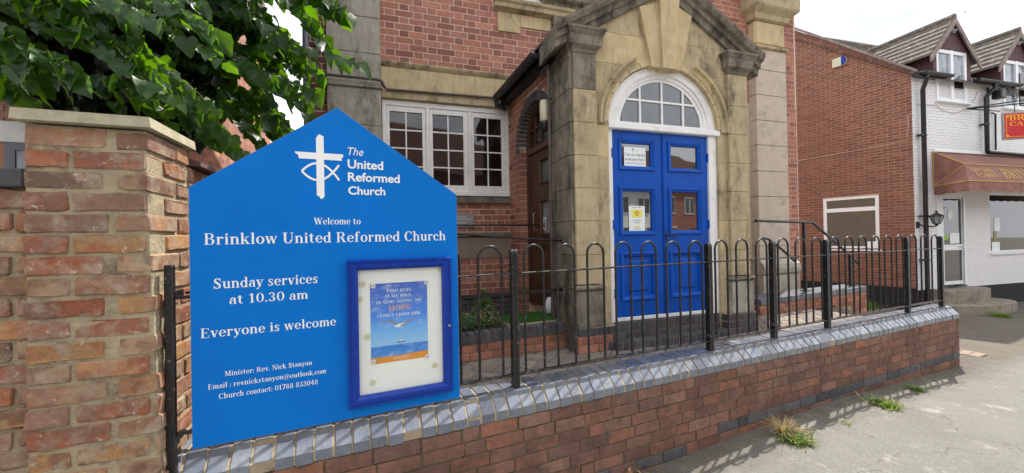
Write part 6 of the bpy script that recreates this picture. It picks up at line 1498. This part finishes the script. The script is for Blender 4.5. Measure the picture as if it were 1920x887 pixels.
# bracket sign over the awning
hsg = mk('hanging_sign', H, 'red and yellow double sided takeaway sign hanging from a black wrought iron bracket', 'sign')
tl, bl_ = Hp(1877.5, 212, -.75), Hp(1880, 263, -.75); sgx0 = (tl[0] + bl_[0]) / 2; zt_, zb_2 = tl[1], bl_[1]
SG = Pl(H.W(sgx0, 0, -.75), 1500 if False else None, ang=math.degrees(H.a) - 24)
sgn = MB(); sgn.box(0, 1.5, -.02, .02, zb_2, zt_, 0, .004); sp_ = part(sgn, 'panel_frame', M['alu'], hsg, SG)
q = MB(); q.box(.03, 1.47, -.0225, -.0205, zb_2 + .03, zt_ - .03); part(q, 'panel', M['sign_red'], hsg, SG)
q = MB(); frame(q, .06, 1.44, zb_2 + .06, zt_ - .06, [(0, -.0228), (.01, -.0228)]); part(q, 'border', M['yellow'], hsg, SG)
for t_, a, b, z, c in (('BRINKLOW', .12, 1.38, .70, .125), ('CANTONESE', .12, 1.38, .50, .09)): q = serif_text(t_, a, b, zb_2 + (zt_ - zb_2) * z, c, -.0232); part(q, 'lettering', M['yellow'], hsg, SG)
q = serif_text('OPEN', .52, .98, zb_2 + (zt_ - zb_2) * .16, .07, -.0232); part(q, 'lettering', M['yellow'], hsg, SG)
for x, z in ((.085, zt_ - .1), (.085, zb_2 + .09), (1.38, zt_ - .1), (1.38, zb_2 + .09)): q = MB(); q.box(x - .02, x + .025, -.0234, -.0229, z - .02, z + .02); part(q, 'corner_ornament', M['yellow'], hsg, SG)
q = MB(); q.add([(.55, -.0232, zb_2 + .22), (.75, -.0232, zb_2 + .18), (.95, -.0232, zb_2 + .22), (.75, -.0232, zb_2 + .20)], [(0, 1, 2, 3)]); part(q, 'flourish', M['yellow'], hsg, SG)
b1 = Hp(1815, 203, -.05); b2 = H.loc(SG.W(1.5, 0, 0)); zt4 = zt_ + .14
for a, b in (((b1[0], -.04, b1[1]), (b2[0] + .3, b2[1] - .1, zt4 + .28)), ((b1[0], -.04, b1[1] - .02), (b2[0] + .3, b2[1] + .05, zt4 + .16)), ((b1[0], -.04, b1[1] - .02), (sgx0, -.72, zt4 - .08)), ((Hp(1850, 170)[0], -.04, Hp(1850, 170)[1]), (b2[0] + .6, b2[1], Hp(1850, 172)[1] + .0))):
    g = MB(); g.tube([a, b], .016, 6); part(g, 'bracket_bar', M['black_metal'], hsg)
g = MB(); bx = Hp(1850, 200)[0]; g.tube([(bx, -.03, Hp(1850, 165)[1]), (bx, -.03, Hp(1850, 215)[1])], .02, 6); part(g, 'wall_bar', M['black_metal'], hsg)
sc_ = [(bx + .45 + .16 * math.cos(t) * (1 - t / 14), -.3, Hp(1880, 178, -.3)[1] + .12 * math.sin(t) * (1 - t / 14)) for t in np.linspace(0, 10, 40)]
g = MB(); g.tube(sc_, .010, 5); part(g, 'scroll', M['black_metal'], hsg)
for u in (.25, 1.1): g = MB(); g.tube([H.loc(SG.W(u, zt_, 0)), H.loc(SG.W(u, zt_ + .2, 0))], .008, 5); part(g, 'hanger', M['black_metal'], hsg)
g = MB(); fp_ = Hp(1872, 177, -.2); g.box(fp_[0] - .11, fp_[0] + .11, -.3, -.12, fp_[1] - .12, fp_[1] + .1, 0, .02); part(g, 'floodlight', M['black_metal'], hsg)
# coach lantern, alarm box, aerial, wire
cl_ = mk('wall_lantern', H, 'small black coach lantern on a bracket beside the shop door', 'lantern')
c = Hp(1756, 410, -.25); cx_, cz_ = c[0], c[1] - .12
q = MB(); q.lathe([(.05, 0), (.06, .01), (.11, .17), (.105, .175)], 6, (cx_, -.25, cz_), 0, False); part(q, 'glass', M['glass_pale'], cl_)
q = MB()
for k in range(6):
    a = k * math.pi / 3; q.tube([(cx_ + .062 * math.cos(a), -.25 + .062 * math.sin(a), cz_), (cx_ + .114 * math.cos(a), -.25 + .114 * math.sin(a), cz_ + .175)], .007, 5)
q.lathe([(.13, .172), (.13, .185), (.055, .235), (.03, .25), (.02, .26), (.025, .285), (.012, .31), (.002, .33)], 12, (cx_, -.25, cz_)); q.lathe([(.01, -.06), (.025, -.04), (.03, -.02), (.062, -.005), (.06, .004)], 12, (cx_, -.25, cz_)); part(q, 'cage', M['black_metal'], cl_)
q = MB(); q.tube([(cx_, -.25, cz_ - .02), (cx_ - .03, -.22, cz_ - .07), (cx_ - .16, -.09, cz_ - .05), (cx_ - .2, -.012, cz_ + .02)], .016, 8); q.box(cx_ - .25, cx_ - .15, -.03, -.001, cz_ - .09, cz_ + .06, 0, .01); part(q, 'bracket', M['black_metal'], cl_)
al = mk('alarm_box', Gb, 'cream and blue burglar alarm box high on the orange brick gable', 'alarm box')
a0, a1 = Gp(1562.5, 122), Gp(1588, 112); za = (a0[1] + a1[1]) / 2
n = 10; pts = [(a0[0], za - .11), (a1[0] - .1, za - .12)] + [(a1[0] - .1 + .11 * math.cos(t), za + .12 * math.sin(t)) for t in [(-.5 + k / n) * math.pi for k in range(n + 1)]] + [(a1[0] - .1, za + .12), (a0[0], za + .11)]
q = MB(); q.prism(pts, -.09, -.001); part(q, 'case', M['cream'], al); q = MB(); q.prism([(p[0] * 1 - (.0 if p[0] > a1[0] - .09 else 0), p[1]) for p in pts if p[0] > a1[0] - .101], -.092, -.0902); part(q, 'blue_lens', M['case_blue'], al)
wr = mk('telephone_wire', Gb, 'thin pale cable clipped across the orange brick gable', 'cable')
q = MB(); pa = [Gp(1490, 303), Gp(1596, 284), Gp(1701, 264), Gp(1703, 240), Gp(1703, 216), Gp(1708, 213)]; q.tube([(a, -.008, b) for a, b in pa], .006, 5); part(q, 'cable', M['cable'], wr)
wf = mk('sagging_cable', H, 'thin pale cable sagging across the white painted front under the dormer', 'cable')
q = MB(); pa = [Hp(1716, 196), Hp(1753, 198), Hp(1766, 207), Hp(1785, 213), Hp(1802, 209), Hp(1812, 203), Hp(1826, 187), Hp(1832, 170)]; q.tube([(a, -.012, b) for a, b in pa], .005, 5); part(q, 'cable', M['alu'], wf)
ae = mk('roof_aerial', H, 'thin bent aerial rod on the first dormer ridge', 'aerial')
q = MB(); pa = [Hp(1790, 41, -.2), Hp(1798, 37, -.2), Hp(1806, 32, -.2), Hp(1809, 23, -.2)]; q.tube([(a, -.2, b) for a, b in pa], .007, 5); q.tube([(pa[-1][0] - .03, -.2, pa[-1][1]), (pa[-1][0] + .03, -.2, pa[-1][1] + .02)], .012, 6); part(q, 'rod', M['alu'], ae)
P7 = gnd(1790, 578, -.30); weed((H.W(.9, 0, -.95)[0], H.W(.9, 0, -.95)[1]), 'step_weeds', 'bright green weeds growing beside the shop\'s door step', 'weed', 200, .25, .14, .05, True)
P8 = Gb.W(-.9, 0, -.35); weed((P8[0], P8[1]), 'gable_weeds', 'green weeds at the foot of the orange brick gable', 'weed', 420, .5, .26, .05, True)
# patch of red edging bricks at the end of the wall
eb = empty('edging_bricks', (0, 0, 0), 0, 'short row of red edging bricks in the pavement at the end of the wall', 'brick edging'); BASE[eb.name] = Pl((0, 0, 0), ang=0)
for k in range(4):
    c = W.loc(gnd(1808, 662, -.0)); P9 = W.W(c[0] + .0 + k * .0, 0, c[1] - .12 + k * .105); z = gz(P9[0], P9[1])
    g = MB(); g.box(0, .26, 0, .097, -.03, .006, 0, .003); o = g.build('brick', M['edging'], eb, (P9[0], P9[1], z), rot=W.a)

# ================================================================== overhanging lime tree
def leaf_shape(v):
    R = random.Random(v); pts = [(0, 0)]
    prof = [(.10, -.09), (.28, -.12), (.46, .0), (.53, .18), (.47, .34), (.44, .50), (.30, .66), (.14, .86), (.0, 1.0)]
    r_ = [(x * R.uniform(.88, 1.1), y + R.uniform(-.03, .03)) for x, y in prof[:-1]]
    l_ = [(-x * R.uniform(.88, 1.1), y + R.uniform(-.03, .03)) for x, y in prof[:-1]]
    ring = [(0, 0)] + r_ + [(0, 1.0)] + l_[::-1]; c = (0, .42)
    V = [(c[0], c[1], -.03)] + [(x, y, .30 * abs(x) - .22 * y * y + R.uniform(-.03, .03)) for x, y in ring]; n = len(ring)
    F = [(0, 1 + i, 1 + (i + 1) % n) for i in range(n)]
    return np.array(V), F
LS = [leaf_shape(k) for k in range(5)]
def leaf_frame(dirv, nrm):
    d = np.array(dirv) / np.linalg.norm(dirv); n = np.array(nrm) - d * (np.array(nrm) @ d); n /= np.linalg.norm(n); x = np.cross(d, n)
    return np.stack([x, d, n], 1)
tr = empty('lime_tree', at(60, 4.2, 900) * [1, 1, 0], 0, 'broad-leaved tree with dense dark foliage hanging over the pier and garden wall', 'tree'); tb = np.array(tr.location)
BASE[tr.name] = Pl(tb, ang=0)
q = MB(); T0 = at(150, 4.0, 500); T0[2] = 0
limb = lambda pts, r0_, r1_: q.tube([np.array(p) - tb for p in pts], r0_, 9, radii=list(np.linspace(r0_, r1_, len(pts))))
top_ = T0 + [0, 0, 2.2]
limb([T0, T0 + [.03, 0, 1.1], top_, T0 + [-.1, .1, 4.0], T0 + [-.1, .1, 5.4]], .17, .05); q.build('trunk', M['bark'], tr)
for k, e in enumerate([at(330, 2.7, 60), at(430, 2.9, 150), at(120, 2.3, 20), at(480, 3.0, 40), at(20, 2.5, 90), at(250, 2.6, 180)]):
    q = MB(); mid = (top_ + e) / 2 + [0, 0, .25]; limb([top_ + [0, 0, -.3 + k * .25], mid, e], .06, .012); q.build('limb', M['bark'], tr)
leaves = []                      # (matrix 3x3, position, size, dark)
tw = MB()
def spray(p0, p1, Z0, Z1, n, size, sag=.12, dens=1.):
    A = at(p0[0], Z0, p0[1]); B = at(p1[0], Z1, p1[1]); L_ = np.linalg.norm(B - A); path = []
    for i in range(n + 1):
        t = i / n; path.append(A + (B - A) * t + np.array([0, 0, sag * 4 * t * (1 - t) * L_ * .5]))
    tw.tube([p - tb for p in path], .004, 4, cap=False, radii=list(np.linspace(.0045, .0015, n + 1)))
    for i in range(1, n + 1):
        t_ = path[i] - path[i - 1]; t_ /= np.linalg.norm(t_); side = np.cross(t_, [0, 0, 1]); side /= np.linalg.norm(side)
        for s_ in ((-1, 1) if rs.rand() < dens * .7 else (rs.choice([-1, 1]),)):
            d = t_ * .5 + side * s_ * .6 + np.array([0, 0, -.75]) + rs.normal(0, .28, 3); nrm = np.array([0, -.55, .75]) + rs.normal(0, .38, 3)
            ps = path[i] + side * s_ * .02 + np.array([0, 0, -.012]); tw.tube([path[i] - tb, ps - tb], .0012, 3, cap=False)
            leaves.append((leaf_frame(d, nrm), ps, size * rs.uniform(.5, 1.2), 0))
SPR = [((60,-30),(300,40),(1.9,1.8)), ((120,0),(420,110),(2.0,1.9)), ((250,-10),(470,130),(2.0,2.0)), ((330,-30),(560,90),(2.1,2.1)), ((400,-10),(640,30),(2.2,2.1)), ((440,90),(672,118),(2.2,2.05)), ((300,40),(560,190),(2.1,2.2)),
       ((360,110),(600,175),(2.2,2.2)), ((380,130),(560,262),(2.3,2.3)), ((330,160),(450,285),(2.3,2.3)), ((100,50),(330,190),(1.9,1.9)), ((60,90),(160,150),(1.8,1.8)), ((0,40),(70,165),(1.8,1.8)), ((-40,60),(40,180),(1.9,1.9)),
       ((180,60),(300,150),(1.95,1.95)), ((500,-40),(620,90),(2.3,2.2)), ((460,40),(600,140),(2.3,2.3)), ((420,60),(520,230),(2.3,2.3)), ((230,90),(400,200),(2.1,2.1)), ((0,-20),(180,60),(1.9,1.9)), ((180,140),(300,195),(2.2,2.2)), ((540,-20),(650,20),(2.1,2.1)), ((300,0),(400,60),(1.9,1.9))]
SPR += [((380,150),(500,285),(2.6,2.6)), ((420,170),(530,270),(2.7,2.7)), ((340,200),(440,280),(2.5,2.5)), ((400,120),(480,260),(2.8,2.8)), ((300,170),(400,265),(2.4,2.4)), ((450,120),(540,250),(2.6,2.6))]
for a, b, (za, zb) in SPR:
    f = 1.32 if b[0] > 450 else 1.; spray(a, b, za * f, zb * f, 15, .092 * f)
for _ in range(78):
    x = rs.uniform(-60, 460); y = rs.uniform(-140, 150) if x > 120 else rs.uniform(-120, 60); Z = rs.uniform(2.0, 2.9); l = rs.uniform(90, 190); a = rs.uniform(-.1, 1.15)
    e = (x + l * math.cos(a), y + l * math.sin(a) * .9)
    if e[0] > 560 - max(0, e[1]) * .45: continue
    if e[1] > 165 and e[0] < 125: continue
    f = 1.3 if e[0] > 420 else 1.; spray((x, y), e, Z * f, Z * f, 9, .090 * f)
for _ in range(24):
    x = rs.uniform(460, 570); y = rs.uniform(-60, 200); spray((x - 60, y - 40), (x + rs.uniform(0, 50), y + rs.uniform(0, 60)), 3.2, 3.1, 7, .10, dens=.6)
# deep interior, its shade put into the dark leaf colour
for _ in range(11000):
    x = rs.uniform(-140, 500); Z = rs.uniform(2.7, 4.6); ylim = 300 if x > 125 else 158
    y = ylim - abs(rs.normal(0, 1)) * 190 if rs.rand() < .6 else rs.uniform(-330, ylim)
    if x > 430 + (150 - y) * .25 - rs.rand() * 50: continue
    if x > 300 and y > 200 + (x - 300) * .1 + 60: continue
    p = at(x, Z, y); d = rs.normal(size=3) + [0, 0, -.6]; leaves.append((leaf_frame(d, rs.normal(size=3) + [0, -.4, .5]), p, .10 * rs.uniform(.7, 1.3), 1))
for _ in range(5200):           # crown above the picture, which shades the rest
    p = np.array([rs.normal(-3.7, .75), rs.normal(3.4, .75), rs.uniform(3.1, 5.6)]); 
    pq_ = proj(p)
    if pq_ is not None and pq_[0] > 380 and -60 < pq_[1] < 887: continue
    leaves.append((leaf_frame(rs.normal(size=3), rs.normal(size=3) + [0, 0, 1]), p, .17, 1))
tw.build('twigs', M['twig'], tr, kind='stuff')
sc = []
for k, (R, p, s_, dk) in enumerate(leaves):
    pr_2 = proj(p); z = (p - CAM) @ cf; sc.append((-1 if pr_2 is None or not (0 < pr_2[0] < 1920 and 0 < pr_2[1] < 887) or dk else s_ / z, k))
sc.sort(reverse=True); top = [k for a, k in sc[:290]]
lm = []
for v in range(5):
    q = MB(); q.add([tuple(c) for c in LS[v][0]], LS[v][1], 0, False); lm.append(q.mesh('leaf', M['leaf'])); lm[-1].polygons.foreach_set('use_smooth', [True] * len(lm[-1].polygons))
for k in top:
    R, p, s_, dk = leaves[k]; o = bpy.data.objects.new('leaf', lm[k % 5]); COL.objects.link(o); o.parent = tr
    mt = Matrix([[R[i][j] * s_ for j in range(3)] + [float(p[i] - tb[i])] for i in range(3)] + [[0, 0, 0, 1]]); o.matrix_local = mt
ts = set(top)
for dk, nm, mat in ((0, 'leaf', 'leaf'), (1, 'inner_leaves', 'leaf_shade_tone')):
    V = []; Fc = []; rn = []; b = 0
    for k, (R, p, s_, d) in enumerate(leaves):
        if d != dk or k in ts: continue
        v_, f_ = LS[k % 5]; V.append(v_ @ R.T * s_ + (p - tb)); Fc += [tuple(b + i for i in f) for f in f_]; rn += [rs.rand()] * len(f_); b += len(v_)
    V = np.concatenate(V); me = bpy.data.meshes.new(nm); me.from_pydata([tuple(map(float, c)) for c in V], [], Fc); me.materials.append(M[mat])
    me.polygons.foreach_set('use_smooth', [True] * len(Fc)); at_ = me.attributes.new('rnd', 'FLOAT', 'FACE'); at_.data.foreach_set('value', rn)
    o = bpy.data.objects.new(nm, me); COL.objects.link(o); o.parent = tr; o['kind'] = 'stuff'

# ================================================================== neighbouring house behind the tree
NC = at(300, 4.9); NP = Pl(NC, ang=math.degrees(P.a)); NS = Pl(NC, ang=math.degrees(PS.a))
nh_ = mk('neighbour_house', NP, 'pinkish brick house behind the tree, left of the chapel, with a white window lintel', 'house')
M['pink_brick'] = brick_mat('pink_sunlit_brick', [(196,136,112),(186,126,104),(204,146,122),(176,120,100),(160,118,112)], (150,116,104), .4, .9, .3, None, 40)
q = MB(); q.box(-7, 0, .012, .3, 0, 6.6); q.box(-.3, 0, .3, 5.7, 0, 6.6); q.box(-7, 0, 5.7, 5.9, 0, 6.6); part(q, 'wall', M['church_mortar'], nh_)
q = MB(); q.box(-.012, -.002, .01, 5.7, 0, 6.6); part(q, 'flank_mortar', M['church_mortar'], nh_)
q = MB(); q.prismx([(-.3, 6.6), (3, 8.6), (6.2, 6.6)], -7.2, .15); part(q, 'roof', M['roof_tile'], nh_)
l0 = NP.px(-8, 226); l1 = NP.px(43, 268)
bs = BrickSet(nh_, 'brick', 296)
def cutN(z, iv):
    return clip_iv(iv, l0[0] - .2, l1[0] + .05) if l1[1] - .75 < z < l0[1] else iv
lay(bs, NP, l0[0] - .6, l1[0] + 1.6, 1.4, 4.2, -.0, .1, 'pink_brick', H=.066, J=.010, L=.215, cut=cutN, jit=.001)
lay(bs, NS, .0, 5.6, 1.9, 6.5, -.003, .02, 'pink_brick', H=.066, J=.010, L=.215, jit=.001); bs.flush()
g = MB(); g.box(l0[0] - .2, l1[0] + .05, -.02, .1, l1[1], l0[1], 0, .004); part(g, 'lintel', M['white_paint'], nh_)
casement = MB(); a = NP.px(9, 290)[0]; b = l1[0] + .05
casement.box(l0[0] - .2, a, -.001, .1, l1[1] - .75, l1[1] - .002)
part(casement, 'reveal', M['pink_brick'], nh_)
g = MB(); frame(g, a, b + .4, l1[1] - .75, l1[1] - .002, [(0, .01), (0, -.01), (.09, -.008), (.095, .01)]); wn_ = part(g, 'window_frame', M['pipe_grey'], nh_)
g = MB(); g.box(a + .09, b + .3, .004, .008, l1[1] - .66, l1[1] - .09); g.build('pane', M['glass_pale'], wn_)

# ================================================================== houses across the street (seen mirrored in the glass)
M['opp_roof'] = rough_mat('brown_clay_roof', (96,70,60), (76,56,50), 10, .95, .6)
def opp(name, x0, x1, y, eave, wall_mat, label, wins, lower=None, rh_=2.0):
    pl_ = Pl((x0, y, 0), ang=0); o = mk(name, pl_, label, 'house'); wdt = x1 - x0; z0 = -.5
    q = MB(); q.box(0, wdt, -6, 0, z0, eave); part(q, 'wall', M[wall_mat], o)
    if lower: q = MB(); q.box(.0, wdt, 0, .03, z0, 2.7); part(q, 'lower_wall', M[lower], o)
    q = MB(); q.prismx([(-8.4, eave - .05), (-4, eave + rh_), (.4, eave - .05)], -.15, wdt + .15); part(q, 'roof', M['opp_roof'], o)
    q = MB(); q.box(wdt * .2, wdt * .2 + .8, -3.4, -2.7, eave + 1.2, eave + 3); part(q, 'chimney', M['church_brick_dark'], o)
    for (wx, wz, ww, wh) in wins:
        g = MB(); g.box(wx, wx + ww, .0, .06, wz, wz + wh); wf_ = part(g, 'window_frame', M['white_upvc'], o)
        for k in (0, 1): g = MB(); g.box(wx + .06 + k * ww / 2, wx + ww / 2 - .03 + k * ww / 2, .061, .065, wz + .07, wz + wh - .07); g.build('pane', M['glass_dark'], wf_)
    g = MB(); g.box(wdt * .45, wdt * .45 + .95, .0, .08, z0, 2.1); part(g, 'front_door', M['brown_wood'], o)
    return o
opp('terraced_house', -9, -1.2, -9.5, 4.7, 'white_paint', 'white rendered house across the street, farthest left of the row', [(1, 3.2, 1.3, 1.1), (4.6, 3.2, 1.3, 1.1), (1, .9, 1.6, 1.3), (5.4, .9, 1.6, 1.3)])
opp('terraced_house', -1.1, 8.9, -9.2, 5.4, 'church_brick_dark', 'dark red brick house across the street, mirrored in the chapel\'s side window', [(1, 3.3, 1.2, 1.1), (6, 3.3, 1.2, 1.1), (1, .9, 1.4, 1.3), (7, .9, 1.4, 1.3)], rh_=3.4)
opp('terraced_house', 9.0, 15.4, -8.8, 4.9, 'stone', 'pale stone fronted house across the street', [(1, 3.2, 1.2, 1.1), (4.4, 3.2, 1.2, 1.1), (1, .9, 1.4, 1.3), (4.4, .9, 1.4, 1.3)], rh_=3.2)
opp('terraced_house', 15.5, 19.6, -8.6, 4.6, 'white_paint', 'white rendered house with grey windows, mirrored in the left blue door', [(.5, 3.0, 1.2, 1.1), (2.6, 3.0, 1.2, 1.1), (.5, .9, 1.2, 1.3), (2.9, .9, 1.0, 1.3)], rh_=3.4)
opp('terraced_house', 19.7, 29, -8.4, 5.0, 'church_brick', 'red brick house with white casements, mirrored in the right blue door', [(1, 3.1, 1.2, 1.2), (3.4, 3.1, 1.2, 1.2), (6.4, 3.1, 1.2, 1.2), (1, .9, 1.4, 1.3), (6.8, .9, 1.4, 1.3)], rh_=3.6)
opp('terraced_house', 29.1, 42, -8.0, 5.2, 'stone', 'long pale stone house farther along the row across the street', [(1, 3.2, 1.2, 1.1), (5, 3.2, 1.2, 1.1), (9, 3.2, 1.2, 1.1), (1, .9, 1.4, 1.3), (9, .9, 1.4, 1.3)], rh_=3)
opp('terraced_house', 42.2, 62, -8.0, 5.4, 'church_brick_dark', 'long dark brick house, last but one in the row across the street', [(k * 3.2 + 1, z, 1.2, 1.2) for k in range(6) for z in (.9, 3.3)], rh_=3)
opp('terraced_house', 62.2, 96, -8.0, 5.6, 'stone', 'long buff stone terrace, mirrored in the shop window', [(k * 3.6 + 1, z, 1.4, 1.3) for k in range(9) for z in (.9, 3.3)], rh_=3)
